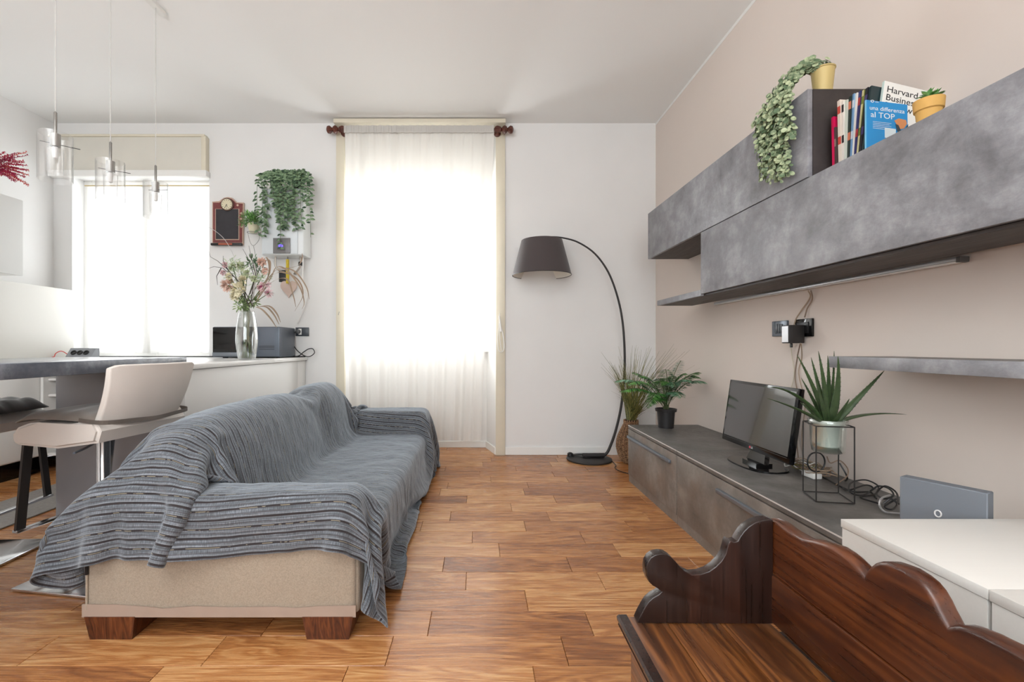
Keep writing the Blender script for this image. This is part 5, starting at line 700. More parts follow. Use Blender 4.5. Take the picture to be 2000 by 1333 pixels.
-10,-2,2,-3,-4,6,10,9,4,7,-3,10,9,3,-4,-2,1,2,1867,-10,-11,-10,-11,-11,-12,-9,-2,11,11,12,10,5,0,-10,1,4,0,-9,-1,6,8,1,-6,-7,-3,2,5,3,-2,-6,0,11,5,-1,-10,-4,9,9,1,-9,-5,-3,-1,-1,0,
0,2,0,-4,-2,0,6,11,11,4,-6,-12,-11,-3,3,-3,-5,1,8,11,7,5,-1,10,12,9,1,-2,1,2,1864,-11,-11,-11,-11,-12,-11,-10,11,10,10,12,5,-3,0,7,3,0,-5,-8,-3,5,8,2,-5,-7,-4,0,5,1,-3,-3,5,11,5,
-5,-12,-6,5,10,8,-8,-5,-4,-1,0,0,1,1,-1,-4,-2,1,8,11,10,4,-6,-12,-11,-5,3,0,-6,-4,6,10,10,6,1,8,12,12,8,3,1,2,1858,-11,-11,-11,-11,-11,-12,1,9,12,10,11,-2,-2,7,9,5,-3,-9,-7,-4,3,7,
3,-3,-7,-5,-1,3,0,-3,1,8,11,3,-9,-11,-5,0,8,7,10,-5,-9,-4,-1,0,1,0,-2,-4,-1,3,8,12,10,4,-7,-11,-12,-7,2,2,-5,-7,2,9,10,10,2,9,11,12,3,8,8,7,1852,-11,-11,-11,-11,-11,-6,7,9,10,11,
11,0,-5,9,10,5,-4,-10,-8,-6,1,7,3,-2,-6,-4,-3,0,0,0,3,9,11,0,-11,-11,-4,0,3,10,11,2,-6,-7,-4,-1,1,-1,-3,-4,-1,5,9,12,10,3,-6,-12,-12,-9,0,4,-4,-8,-1,6,10,11,10,11,12,12,8,9,7,5,
1847,-12,-11,-10,-10,-6,1,8,7,10,11,5,-2,2,10,10,5,-6,-9,-10,-7,-1,5,4,-1,-4,-4,-2,-2,0,0,5,10,9,-3,-13,-9,-4,0,0,8,11,8,-3,-5,-5,-2,-3,-2,-3,-4,1,6,10,12,9,3,-6,-11,-13,-10,-3,5,
-3,-9,-3,7,12,12,10,11,13,11,6,12,7,12,85,-1,0,1,2,5,8,10,7,3,-2,-1,2,3,4,5,3,1,1,1,0,0,0,-1,0,0,2,3,3,-2,-5,-3,3,1,7,-1,0,0,-2,-2,-1,-1,1,1,1,1,1,1,1,1,1,1,1,1,1,1,2,3,1,-3,-7,-7,
-6,-7,-6,-7,-6,-7,-9,-10,-12,-11,-11,-10,-10,-10,-10,98,-1,-1,1,1,3,7,10,8,4,-2,1,2,3,4,4,4,1,1,1,0,0,0,-1,0,0,1,4,2,-2,-5,-3,1,4,3,3,0,-1,-2,-2,-1,0,1,1,1,1,1,1,1,1,1,1,1,1,1,1,2,
3,0,-4,-7,-7,-6,-6,-7,-6,-8,-9,-11,-12,-11,-10,-10,-9,-10,-11,-10,110,-1,-1,-1,1,5,5,9,8,5,-1,1,3,3,4,4,3,2,1,1,1,0,-1,0,-1,0,1,3,2,-2,-5,-3,0,5,4,3,0,-2,-2,-2,0,0,1,1,1,2,1,1,1,1,
1,1,0,1,1,1,1,3,0,-5,-7,-6,-6,-7,-6,-8,-10,-11,-12,-11,-10,-9,-9,-10,-11,-10,-10,122,-1,-1,-1,0,1,6,9,10,4,1,3,2,3,3,4,4,3,1,0,1,0,0,-1,0,-1,1,3,2,-2,-5,-4,0,4,5,4,0,-3,-2,-1,0,1,
1,1,1,1,1,1,1,1,1,1,1,1,1,0,1,3,0,-6,-7,-6,-6,-7,-9,-10,-11,-12,-10,-10,-8,-10,-10,-11,-10,-10,-9,134,0,-2,-5,3,2,5,8,10,3,4,3,2,3,3,4,4,3,1,1,0,0,0,-1,0,0,0,2,2,-2,-5,-4,0,4,6,4,
-1,-3,-2,0,0,1,1,1,1,1,1,1,1,1,1,1,1,1,1,1,1,1,-1,-5,-6,-7,-8,-8,-10,-12,-11,-10,-9,-9,-10,-10,-11,-10,-10,-9,-9,146,0,-2,-6,-5,2,10,9,11,5,4,3,2,3,3,4,4,3,1,1,1,0,-1,0,-1,0,0,1,3,
-2,-5,-5,1,4,5,6,-2,-4,-1,0,1,0,1,2,1,1,1,1,1,1,1,1,1,0,1,1,1,0,0,-6,-6,-7,-9,-12,-11,-12,-10,-8,-9,-10,-10,-11,-10,-9,-9,-10,-10,159,-2,-2,-5,-7,-1,9,9,12,9,5,2,3,3,3,4,4,2,3,0,1,
0,-1,0,0,-1,0,1,2,-2,-4,-6,2,3,5,6,-1,-4,0,0,0,0,2,1,1,1,1,1,1,1,0,1,1,1,0,1,1,0,-1,-5,-7,-10,-11,-13,-12,-10,-6,-9,-9,-11,-11,-10,-8,-10,-10,-11,-11,170,-1,-2,-6,-7,-4,10,4,10,10,
12,5,3,2,4,4,3,2,2,2,0,1,-2,-1,0,0,0,1,2,-2,-4,-6,2,3,3,9,-3,-4,1,-1,0,1,1,1,0,1,1,1,0,1,0,1,0,1,0,1,0,0,0,-5,-9,-12,-12,-13,-10,-6,-7,-11,-9,-9,-12,-8,-10,-12,-12,-12,-12,182,-3,
-2,-5,-7,-6,10,4,1,11,12,11,6,4,4,4,3,2,2,1,2,-1,-1,-2,-1,0,2,1,0,-2,-3,-6,2,2,2,9,-3,-1,-5,3,-2,1,0,1,0,1,0,0,0,1,0,0,0,0,0,0,0,0,0,-5,-8,-12,-12,-12,-8,-4,-11,-10,-7,-9,-12,-11,
-12,-12,-13,-12,-12,191,-3,-3,-5,-7,-6,10,5,-1,5,11,13,10,7,6,4,4,1,2,1,1,0,-2,-2,0,1,2,0,-4,0,-3,-8,3,0,1,10,-2,-9,2,-1,2,-2,0,0,0,0,0,0,0,0,0,0,0,0,0,0,0,0,0,-4,-8,-11,-12,-10,
-5,-9,-11,-6,-7,-10,-11,-16,-11,-12,-12,-12,-12,192,1,-2,-5,-7,-5,10,4,-1,4,7,12,12,9,8,7,3,3,-1,0,1,2,1,-2,0,2,1,-3,-5,0,-3,-8,-3,0,2,11,-2,-11,0,0,0,0,0,0,0,0,0,0,0,0,0,0,0,0,0,
0,0,0,0,-4,-7,-8,-11,-12,-6,-12,-6,-7,-7,-12,-12,-19,-10,-11,-12,-11,-12,194,1,-1,-6,-4,-4,11,2,-2,3,7,10,12,11,8,8,5,6,1,0,0,1,2,0,0,2,-2,-7,-2,0,-5,-8,-9,0,6,11,-6,-11,0,0,0,0,0,
0,0,0,0,0,0,0,0,0,0,0,0,0,0,0,0,-4,-8,-7,-10,-10,-10,-12,-7,-8,-4,-13,-13,-19,-9,-12,-12,-12,-12,193,1,-1,-6,-8,4,11,4,-3,3,6,10,11,11,9,6,7,8,6,1,0,1,2,1,-1,1,-5,-7,0,-1,-8,-8,
-10,7,2,8,-12,-9,0,0,0,0,0,0,0,0,0,0,0,0,0,0,0,0,0,0,-1,0,0,-4,-8,-10,-9,-10,-10,-12,-10,-6,-3,-9,-15,-18,-9,-13,-13,-12,-12,188,1,-1,-2,-7,7,11,5,-2,2,6,10,11,11,8,5,7,9,8,5,2,1,
2,1,-1,-2,-6,-6,1,-4,-9,-12,-9,11,7,-1,-11,-12,0,1,-1,0,0,-1,0,0,0,-1,0,0,-1,0,-1,0,-1,0,-1,0,-2,-4,-9,-11,-10,-8,-8,-10,-11,-8,-4,-10,-12,-12,-12,-12,-12,-12,-13,180,2,-1,0,-4,10,
12,8,-1,0,6,10,11,10,7,6,7,9,9,8,4,2,2,1,-1,-4,-6,-5,-1,-6,-11,-10,-11,2,7,3,-7,-11,-5,2,-3,-1,-1,-1,0,-1,-1,0,-1,-1,-1,0,-1,-1,-1,0,-1,-1,-1,-3,-10,-11,-10,-9,-7,-7,-10,-11,-5,-9,
-9,-12,-11,-9,-12,-13,-12,170,2,-1,-1,5,13,11,12,5,-3,4,10,10,10,8,7,7,8,8,9,6,3,2,2,-1,-4,-6,-5,-4,-8,-12,-11,-12,-6,4,7,-5,-7,-12,0,-1,-2,-2,-1,-1,-1,-1,-1,-1,-1,-1,0,-1,-1,-1,
-1,0,-1,0,-2,-8,-11,-11,-10,-9,-6,-7,-10,-9,-9,-7,-9,-11,-8,-10,-12,-12,158,2,-1,4,11,12,12,12,12,-2,1,13,7,8,9,9,9,9,8,8,6,3,2,2,-1,-4,-6,-6,-6,-10,-11,-12,-11,-9,-4,8,-5,-5,-11,
-7,-2,-1,-2,-2,-1,-1,-1,-1,-1,-1,-1,0,-1,0,-1,0,0,-1,-1,-2,-4,-9,-11,-12,-10,-9,-5,-7,-11,-10,-9,-6,-9,-4,-9,-11,-12,146,2,3,11,12,11,12,12,11,10,2,9,5,7,8,10,10,10,10,7,5,3,3,1,
-1,-3,-7,-8,-6,-11,-13,-9,-7,-10,-10,-2,-7,-4,-8,-11,-3,-1,-2,-2,-1,-1,-1,-1,-1,-1,0,-1,-1,0,-1,0,-1,0,-1,-2,-4,-4,-8,-12,-12,-11,-9,-5,-8,-11,-11,-7,-9,-3,-4,-7,-11,134,4,10,13,
10,12,12,12,11,12,11,8,8,6,7,8,10,10,9,7,4,3,3,1,-1,-3,-7,-8,-10,-9,-11,-4,-9,-11,-10,-8,-12,-10,-5,-11,-7,-3,-2,-1,-1,-2,-1,0,-1,-1,0,0,-1,0,0,0,0,-1,0,-3,-5,-5,-4,-10,-11,-12,
-11,-8,-5,-10,-11,-10,-9,-5,-2,-1,-6,126,10,11,12,12,12,13,12,12,13,11,13,9,7,7,7,9,9,8,6,4,3,2,2,-1,-5,-6,-9,-9,-5,-7,-10,-12,-11,-10,-12,-12,-12,-11,-9,-9,-6,-2,-1,-2,-1,-1,-1,0,
-1,0,-1,0,0,0,0,0,-1,0,0,-3,-5,-8,-5,-12,-12,-11,-11,-4,-8,-11,-11,-10,-8,-3,1,1,124,12,12,12,12,13,12,12,12,13,12,12,12,11,8,9,8,9,7,5,3,2,1,0,-1,-1,-4,-7,-9,-12,-11,-11,-12,-12,
-11,-12,-11,-13,-11,-12,-12,-6,-2,-2,-2,-1,-1,-1,0,-1,0,-1,0,0,0,0,0,0,0,0,-6,-4,-4,-6,-9,-11,-12,-12,-10,-5,-9,-11,-10,-10,-2,-3,1,124,12,12,13,12,12,12,12,13,12,12,11,12,12,11,
10,9,8,7,5,3,1,0,1,0,-4,-3,-7,-10,-13,-11,-12,-12,-12,-12,-12,-12,-12,-12,-13,-10,-6,-4,-2,-1,0,0,0,-1,0,0,0,0,0,0,0,0,0,0,0,-5,-6,-12,-8,-5,-10,-12,-12,-11,-10,-5,-11,-10,-12,-5,
1,1,124,12,13,12,12,13,12,12,12,13,12,11,9,10,11,11,8,8,8,5,4,7,1,-1,-1,-2,-8,-9,-7,-12,-12,-11,-12,-12,-12,-12,-12,-13,-12,-12,-9,-10,-5,0,0,-1,1,0,0,0,0,0,0,0,0,0,0,0,0,-1,-4,-7,
-11,-13,-10,-6,-10,-12,-12,-11,-6,-11,-11,-10,-8,-3,2,125,12,13,12,12,13,12,11,12,12,12,12,12,8,10,10,11,10,7,5,3,4,4,1,-3,-3,-7,-9,-9,-12,-11,-12,-12,-11,-12,-12,-12,-13,-12,-12,
-12,-8,-5,0,0,0,0,0,-1,0,0,0,0,0,0,0,0,1,0,-1,-4,-7,-11,-13,-12,-11,-7,-11,-13,-12,-9,-7,-12,-10,-7,-5,-1,126,12,12,13,11,13,12,12,12,12,11,12,12,12,10,9,11,9,7,5,4,3,2,1,-1,-4,-7,
-8,-11,-11,-12,-11,-12,-12,-12,-12,-12,-12,-12,-12,-12,-10,-4,0,0,0,0,0,0,0,0,0,0,0,0,0,0,0,0,-1,-4,-7,-11,-13,-12,-12,-11,-9,-12,-12,-11,-8,-11,-10,-6,-3,0,126,13,12,12,12,13,12,
12,13,12,10,11,12,12,12,11,9,9,7,5,3,3,3,1,-1,-5,-7,-9,-10,-11,-12,-12,-11,-12,-12,-12,-13,-12,-12,-12,-12,-9,-5,0,0,0,0,0,0,0,0,0,0,0,0,0,0,-1,0,0,-4,-7,-11,-13,-12,-13,-12,-10,
-11,-12,-12,-9,-10,-11,-4,-1,0,128,12,12,13,12,12,12,13,12,12,10,11,11,12,12,12,11,8,7,5,3,3,3,0,-1,-4,-8,-9,-10,-11,-12,-12,-12,-12,-12,-12,-12,-12,-12,-12,-12,-10,-5,0,0,0,0,0,0,
0,0,0,0,0,0,0,0,-1,0,0,-4,-7,-11,-13,-12,-13,-12,-12,-10,-12,-12,-10,-10,-11,-3,0,0,129,12,12,13,12,12,13,12,12,12,12,10,11,12,12,12,11,8,7,4,3,3,3,1,-2,-4,-8,-9,-10,-11,-12,-12,
-12,-12,-12,-12,-12,-12,-12,-12,-12,-11,-5,0,0,0,0,0,0,0,0,0,0,0,0,0,0,-1,0,0,-4,-7,-11,-13,-12,-13,-12,-12,-12,-11,-12,-10,-11,-11,-1,0,0,130,12,12,13,12,12,13,12,12,12,12,11,11,
12,12,12,10,9,6,4,4,3,2,1,-2,-4,-8,-9,-10,-12,-11,-12,-12,-12,-12,-12,-12,-13,-12,-12,-12,-10,-6,0,0,0,0,0,0,0,0,0,0,0,0,0,0,-1,0,0,-4,-7,-11,-13,-12,-13,-12,-12,-12,-11,-13,-10,
-11,-11,0,0,0,131,12,12,13,12,12,13,12,12,12,11,12,12,12,11,12,10,9,6,4,3,3,3,1,-2,-5,-7,-9,-11,-11,-11,-12,-12,-12,-12,-12,-12,-13,-12,-12,-12,-11,-6,0,0,0,0,0,0,0,0,0,0,0,0,0,0,
-1,0,0,-4,-7,-11,-13,-12,-13,-12,-12,-13,-11,-12,-10,-12,-10,0,0,1,132,12,13,12,12,12,13,12,12,12,11,12,11,12,12,12,10,9,6,4,3,3,3,0,-1,-5,-7,-10,-10,-11,-12,-12,-11,-13,-11,-13,
-12,-12,-12,-12,-12,-11,-7,0,0,0,0,0,0,0,0,0,0,0,0,0,0,-1,0,0,-4,-7,-11,-13,-12,-12,-13,-12,-13,-11,-13,-10,-12,-9,0,0,2,132,13,12,13,12,12,13,12,12,11,12,12,11,12,12,12,10,8,6,5,
3,3,2,1,-2,-4,-8,-9,-10,-12,-11,-12,-12,-12,-12,-12,-12,-12,-12,-12,-12,-12,-7,0,0,0,0,0,0,0,0,0,0,0,0,0,0,-1,0,0,-4,-7,-11,-13,-12,-12,-13,-12,-12,-13,-12,-11,-12,-8,0,0,5,133,12,
13,12,12,13,12,13,12,11,11,12,12,12,12,12,10,8,6,4,3,3,3,0,-1,-5,-7,-9,-11,-11,-12,-11,-12,-12,-12,-12,-13,-12,-12,-12,-12,-11,-7,-1,0,0,0,0,0,0,0,0,0,0,0,0,0,0,0,-1,-4,-7,-11,-13,
-12,-12,-13,-12,-12,-13,-12,-11,-12,-8,0,0,7,134,12,12,13,12,12,13,12,12,11,12,12,11,13,12,11,10,8,6,4,4,3,2,1,-2,-5,-7,-9,-10,-12,-11,-12,-12,-12,-12,-12,-12,-12,-13,-12,-11,-11,
-8,-1,0,0,0,0,0,0,0,0,0,0,0,0,0,-1,0,0,-4,-7,-11,-13,-12,-13,-12,-12,-12,-13,-11,-12,-12,-8,0,0,9,134,13,12,12,13,12,12,13,12,12,11,12,12,11,12,12,10,8,5,5,3,3,2,1,-2,-4,-7,-10,
-10,-11,-12,-12,-11,-13,-11,-13,-12,-12,-12,-12,-12,-11,-8,-1,0,0,0,0,0,0,0,0,0,0,0,0,0,-1,0,0,-4,-7,-11,-13,-12,-12,-13,-12,-12,-13,-11,-12,-12,-7,-1,0,11,135,12,12,13,12,12,13,
12,12,11,12,12,12,12,11,12,10,8,6,4,3,3,2,1,-2,-4,-7,-9,-11,-11,-11,-12,-12,-12,-12,-12,-12,-13,-12,-12,-12,-11,-8,-1,0,0,0,0,0,0,0,0,0,0,0,0,0,-1,0,0,-4,-7,-11,-13,-12,-12,-13,
-12,-12,-13,-11,-12,-12,-5,-3,0,12,135,12,12,13,12,12,12,13,12,11,11,12,12,12,13,11,10,8,6,4,3,3,2,1,-1,-5,-7,-9,-10,-12,-11,-12,-12,-12,-12,-12,-12,-12,-12,-13,-11,-12,-8,-1,0,0,
0,0,0,0,0,0,0,0,0,0,0,-1,0,0,-4,-7,-11,-13,-12,-12,-13,-12,-12,-13,-11,-12,-11,-1,-6,-2,10,135,12,12,13,12,12,13,12,12,11,12,11,12,13,12,11,10,8,6,4,3,3,3,0,-1,-5,-7,-9,-10,-11,
-12,-12,-12,-12,-12,-12,-12,-12,-12,-12,-12,-11,-8,-2,0,0,0,0,0,0,0,0,0,0,0,0,0,-1,0,0,-4,-7,-11,-13,-12,-12,-13,-12,-12,-13,-11,-12,-10,2,-2,-10,3,135,12,12,13,12,12,13,12,12,11,
12,11,12,13,12,11,10,8,6,4,3,3,3,0,-1,-5,-7,-9,-10,-11,-12,-12,-11,-12,-12,-13,-12,-12,-12,-12,-12,-11,-8,-2,0,0,0,0,0,0,0,0,0,0,0,0,0,0,0,-1,-4,-6,-12,-13,-12,-12,-13,-12,-12,-13,
-11,-12,-9,4,-3,-12,0,135,12,12,13,12,12,13,12,12,11,12,11,12,13,12,11,10,8,6,4,3,3,3,0,-1,-5,-7,-9,-10,-11,-12,-11,-12,-12,-12,-12,-12,-13,-12,-12,-12,-11,-8,-2,0,0,0,0,0,0,0,0,0,
0,0,0,0,-1,0,0,-4,-6,-12,-13,-12,-12,-13,-12,-12,-12,-12,-12,-8,5,-6,-11,0,134,13,12,12,13,12,13,12,12,12,11,12,11,12,12,12,10,8,6,4,3,3,3,0,-1,-5,-7,-9,-10,-11,-11,-12,-12,-12,
-12,-12,-12,-13,-12,-12,-11,-12,-8,-2,0,0,0,0,0,0,0,0,0,0,0,0,0,0,0,-1,-4,-6,-12,-12,-13,-12,-13,-12,-12,-12,-12,-12,-6,4,-9,-9,0,134,12,13,12,13,12,12,13,12,11,11,12,12,12,12,12,
10,8,6,4,3,3,2,1,-1,-5,-7,-9,-10,-11,-11,-12,-12,-12,-12,-12,-12,-13,-12,-12,-12,-11,-8,-2,0,0,0,0,0,0,0,0,0,0,0,0,0,0,0,-1,-4,-6,-12,-12,-13,-12,-12,-12,-13,-12,-12,-12,-5,2,-11,
-6,0,134,12,13,12,12,13,12,12,13,11,11,12,12,12,12,12,10,8,6,4,3,3,2,1,-1,-5,-6,-10,-10,-11,-11,-12,-12,-12,-12,-12,-12,-12,-13,-12,-11,-12,-8,-2,0,0,0,0,0,0,0,0,0,0,0,0,0,0,0,-1,
-4,-6,-12,-12,-13,-12,-12,-12,-12,-13,-12,-11,-5,0,-12,-4,0,134,12,12,13,12,12,13,12,12,12,11,12,12,12,12,12,10,8,5,5,3,3,2,1,-1,-5,-6,-10,-10,-11,-11,-12,-12,-12,-12,-12,-12,-13,
-12,-12,-12,-11,-8,-2,0,0,0,0,0,0,0,0,0,0,0,0,0,-1,0,0,-4,-6,-12,-12,-13,-12,-12,-13,-11,-12,-13,-10,-4,-3,-12,-3,0,133,13,12,12,13,12,12,13,12,11,12,11,12,12,13,11,10,8,6,5,3,3,2,
1,-1,-5,-6,-10,-10,-11,-11,-12,-12,-12,-12,-12,-12,-13,-12,-12,-11,-12,-8,-2,0,0,0,0,0,0,0,0,0,0,0,0,0,-1,0,0,-4,-6,-12,-13,-12,-12,-12,-13,-11,-12,-12,-10,-3,-6,-12,-2,0,133,12,
12,13,12,13,12,12,13,11,11,12,12,12,12,12,10,8,6,4,4,3,2,1,-1,-5,-7,-9,-10,-11,-11,-12,-12,-12,-12,-12,-12,-13,-12,-12,-12,-11,-8,-2,0,0,0,0,0,0,0,0,0,0,0,0,0,-1,0,0,-4,-6,-12,-12,
-13,-12,-12,-12,-13,-11,-12,-6,-5,-9,-12,-1,0,132,13,12,12,13,12,12,13,12,11,12,12,12,12,12,11,11,8,6,4,3,4,2,1,-2,-4,-7,-9,-10,-11,-12,-12,-11,-12,-12,-13,-12,-12,-12,-12,-12,-11,
-8,-2,0,0,0,0,0,0,0,0,0,0,0,0,0,0,0,-1,-4,-6,-12,-12,-13,-12,-12,-13,-12,-12,-12,-10,-1,-8,-12,-1,0,132,12,12,13,12,12,13,12,13,11,11,12,12,12,12,12,10,8,6,5,3,3,3,1,-2,-4,-7,-9,
-10,-12,-11,-12,-12,-12,-12,-12,-12,-12,-13,-12,-11,-11,-9,-1,0,0,0,0,0,0,0,0,0,0,0,0,0,0,0,-1,-4,-6,-12,-12,-12,-13,-12,-12,-12,-13,-12,-12,-1,-7,-11,-1,0,131,12,13,12,12,13,12,
13,12,11,12,12,11,12,12,12,10,9,6,4,4,3,2,1,-1,-5,-6,-10,-10,-11,-11,-12,-12,-12,-12,-12,-13,-12,-12,-12,-12,-11,-8,-1,0,0,0,0,0,0,0,0,0,0,0,0,0,0,0,-1,-4,-6,-12,-12,-12,-13,-12,
-12,-13,-12,-12,-11,-1,-7,-12,-1,0,130,12,13,12,12,13,12,13,12,12,11,12,12,12,12,11,11,8,6,5,3,3,3,1,-2,-4,-7,-9,-10,-12,-11,-12,-12,-12,-12,-12,-12,-13,-12,-12,-12,-11,-7,-1,0,0,
0,0,0,0,0,0,0,0,0,0,0,0,0,-1,-4,-6,-12,-12,-12,-13,-12,-12,-13,-12,-12,-10,-1,-7,-12,-2,0,129,12,13,12,13,12,12,13,12,12,11,12,12,12,12,11,11,8,7,4,4,3,2,1,-1,-5,-7,-9,-10,-11,-12,
-12,-12,-12,-12,-12,-12,-12,-12,-12,-12,-11,-8,0,0,0,0,0,0,0,0,0,0,0,0,0,0,0,0,-1,-4,-6,-12,-12,-13,-12,-12,-12,-13,-12,-12,-10,-1,-6,-12,-3,0,128,12,13,12,13,12,12,13,12,12,12,11,
12,12,11,12,11,9,6,4,4,3,2,1,-1,-5,-7,-9,-10,-11,-12,-12,-12,-12,-12,-12,-12,-12,-12,-13,-11,-11,-7,0,0,0,0,0,0,0,0,0,0,0,0,0,0,0,0,-1,-4,-6,-12,-12,-13,-12,-12,-13,-12,-12,-12,
-11,-2,-3,-12,-4,0,127,13,12,12,13,12,12,13,12,12,11,12,11,12,12,12,11,8,7,4,4,3,2,1,-1,-4,-8,-9,-10,-11,-12,-12,-12,-12,-12,-12,-12,-12,-13,-12,-11,-11,-6,0,0,0,0,0,0,0,0,0,0,0,0,
0,0,0,0,-1,-4,-6,-12,-12,-13,-12,-12,-13,-12,-12,-12,-11,-4,0,-12,-5,0,126,12,13,12,12,13,12,13,12,12,11,12,11,12,12,12,10,9,7,4,4,3,2,1,-1,-5,-7,-9,-10,-12,-11,-12,-12,-12,-12,
-12,-12,-13,-12,-12,-12,-10,-5,0,0,0,0,0,0,0,0,0,0,0,0,0,0,0,0,-1,-4,-6,-12,-12,-13,-12,-12,-13,-12,-12,-11,-13,-5,3,-11,-7,0,125,12,13,12,12,13,12,13,12,12,12,11,11,11,12,12,11,9,
6,5,3,3,3,1,-2,-4,-7,-9,-11,-11,-12,-12,-11,-13,-11,-13,-12,-12,-12,-13,-11,-10,-4,0,0,0,0,0,0,0,0,0,0,0,0,0,0,0,0,-1,-4,-6,-12,-13,-12,-12,-13,-12,-12,-12,-11,-12,-7,4,-9,-9,0,
124,12,13,12,12,13,12,12,13,12,10,11,11,12,12,12,11,9,7,4,4,3,2,1,-1,-5,-7,-9,-11,-11,-11,-12,-12,-12,-12,-12,-12,-13,-12,-12,-12,-9,-3,-1,1,0,0,0,0,0,0,0,0,0,0,0,0,0,0,-1,-4,-7,
-11,-13,-12,-12,-12,-12,-13,-11,-11,-12,-9,3,-5,-11,0,123,12,13,12,12,13,12,12,13,12,11,10,10,12,12,12,11,9,7,5,3,3,3,1,-2,-5,-6,-10,-10,-11,-12,-12,-12,-12,-12,-12,-12,-12,-12,
-13,-11,-9,-2,0,0,0,0,0,0,0,0,0,0,0,0,0,0,0,0,-1,-4,-7,-11,-13,-12,-12,-12,-12,-13,-12,-11,-10,-11,1,-1,-12,0,122,12,13,12,12,13,12,13,12,12,11,9,10,11,12,12,11,10,7,4,4,3,2,1,-1,
-5,-5,-9,-12,-11,-12,-11,-12,-12,-12,-12,-13,-12,-12,-12,-12,-8,-1,-1,1,0,0,0,0,0,0,0,0,0,0,0,0,-1,0,0,-4,-7,-11,-13,-12,-12,-13,-12,-12,-12,-12,-7,-12,-5,2,-10,3,121,13,12,12,13,
12,13,12,12,13,10,8,9,12,12,12,11,9,7,5,4,3,2,1,-2,-5,-3,-9,-12,-11,-12,-12,-12,-12,-12,-12,-12,-12,-12,-12,-12,-7,-1,0,0,0,0,0,0,0,0,0,0,0,0,0,0,-1,0,0,-4,-7,-11,-13,-12,-13,-12,
-12,-12,-11,-12,-8,-11,-9,-3,-2,10,121,12,13,12,12,13,12,12,13,12,11,8,8,11,11,13,11,8,7,5,4,6,-1,1,-2,-5,-2,-8,-11,-13,-11,-12,-12,-12,-12,-12,-12,-13,-12,-12,-11,-7,0,0,0,0,0,0,
0,0,0,0,0,0,0,0,0,-1,0,0,-4,-7,-12,-12,-12,-13,-12,-12,-12,-10,-13,-9,-8,-12,-4,0,12,121,12,12,13,12,12,13,12,12,13,11,7,7,11,12,12,11,7,7,5,4,7,-2,1,-1,-6,-2,-6,-12,-12,-12,-11,
-12,-12,-12,-12,-13,-12,-12,-11,-11,-7,0,0,0,0,0,0,0,0,0,0,0,0,0,0,0,-1,0,0,-5,-6,-12,-12,-12,-13,-12,-12,-12,-10,-12,-11,-5,-12,-6,0,12,120,13,12,12,13,12,12,13,12,13,11,7,6,11,
12,12,10,5,8,5,4,9,0,-4,0,-6,-2,-4,-11,-12,-13,-12,-11,-12,-12,-13,-12,-12,-12,-11,-11,-6,0,0,0,0,0,0,0,0,0,0,0,0,0,0,0,-1,0,0,-5,-6,-12,-12,-13,-12,-12,-13,-11,-10,-12,-11,-4,-11,
-8,0,10,120,13,12,12,13,12,12,13,12,13,11,7,6,10,12,12,11,3,7,6,5,9,2,-6,-1,-5,0,-6,-11,-12,-12,-12,-12,-12,-12,-12,-12,-12,-12,-11,-11,-6,0,0,0,0,0,0,0,0,0,0,0,0,0,0,0,-1,0,0,-5,
-6,-12,-12,-13,-12,-12,-13,-12,-10,-10,-12,-4,-8,-11,0,8,121,12,12,13,12,12,13,12,12,13,11,7,6,10,12,12,11,5,4,6,5,9,3,-5,-3,-3,0,-6,-12,-12,-13,-12,-12,-12,-12,-12,-12,-11,-12,
-11,-11,-6,0,0,0,0,0,0,0,0,0,0,0,0,0,0,0,-1,0,0,-5,-6,-12,-12,-13,-12,-12,-13,-11,-11,-10,-12,-7,-3,-12,-1,6,121,12,13,12,12,13,12,12,12,13,11,7,7,10,11,12,12,8,2,4,5,9,4,-4,-5,0,
-1,-8,-12,-12,-13,-12,-11,-12,-12,-12,-12,-12,-12,-11,-10,-7,0,0,0,0,0,0,0,0,0,0,0,0,0,0,0,-1,0,0,-5,-6,-12,-12,-13,-12,-12,-13,-12,-10,-10,-12,-8,1,-12,-4,4,122,12,12,13,12,12,12,
13,12,12,11,8,8,9,11,12,12,11,4,0,5,6,6,-2,-5,1,-3,-9,-12,-13,-12,-12,-12,-11,-12,-12,-12,-12,-12,-11,-11,-6,-1,0,0,0,0,0,0,0,0,0,0,0,0,0,0,-1,0,0,-5,-6,-12,-13,-12,-12,-13,-12,
-12,-11,-9,-12,-9,2,-8,-8,3,122,13,12,13,12,12,12,13,12,11,11,9,9,9,10,12,12,12,6,1,3,5,6,-1,-5,2,-4,-11,-13,-12,-12,-11,-12,-12,-12,-12,-12,-12,-11,-12,-11,-7,-1,0,0,0,0,0,0,0,0,
0,0,0,0,0,0,-1,0,0,-5,-6,-12,-13,-12,-12,-12,-13,-12,-11,-9,-12,-10,2,-4,-11,2,124,12,12,13,12,12,13,12,12,13,11,9,9,10,10,11,11,12,8,2,4,3,5,-1,-3,1,-6,-12,-12,-12,-11,-12,-12,
-12,-12,-12,-12,-12,-12,-12,-10,-8,-2,-1,1,0,0,0,0,0,0,0,0,0,0,0,0,-1,0,0,-5,-6,-12,-13,-12,-12,-13,-12,-12,-11,-10,-11,-11,-1,0,-11,4,125,12,12,12,13,12,12,13,12,12,13,11,9,10,9,
11,12,10,9,4,4,3,3,0,-2,-2,-7,-12,-11,-11,-12,-12,-12,-12,-12,-12,-12,-12,-12,-12,-11,-8,-3,0,0,0,0,0,0,0,0,0,0,0,0,0,0,-1,0,0,-5,-6,-12,-13,-12,-12,-13,-12,-12,-11,-10,-11,-12,-5,
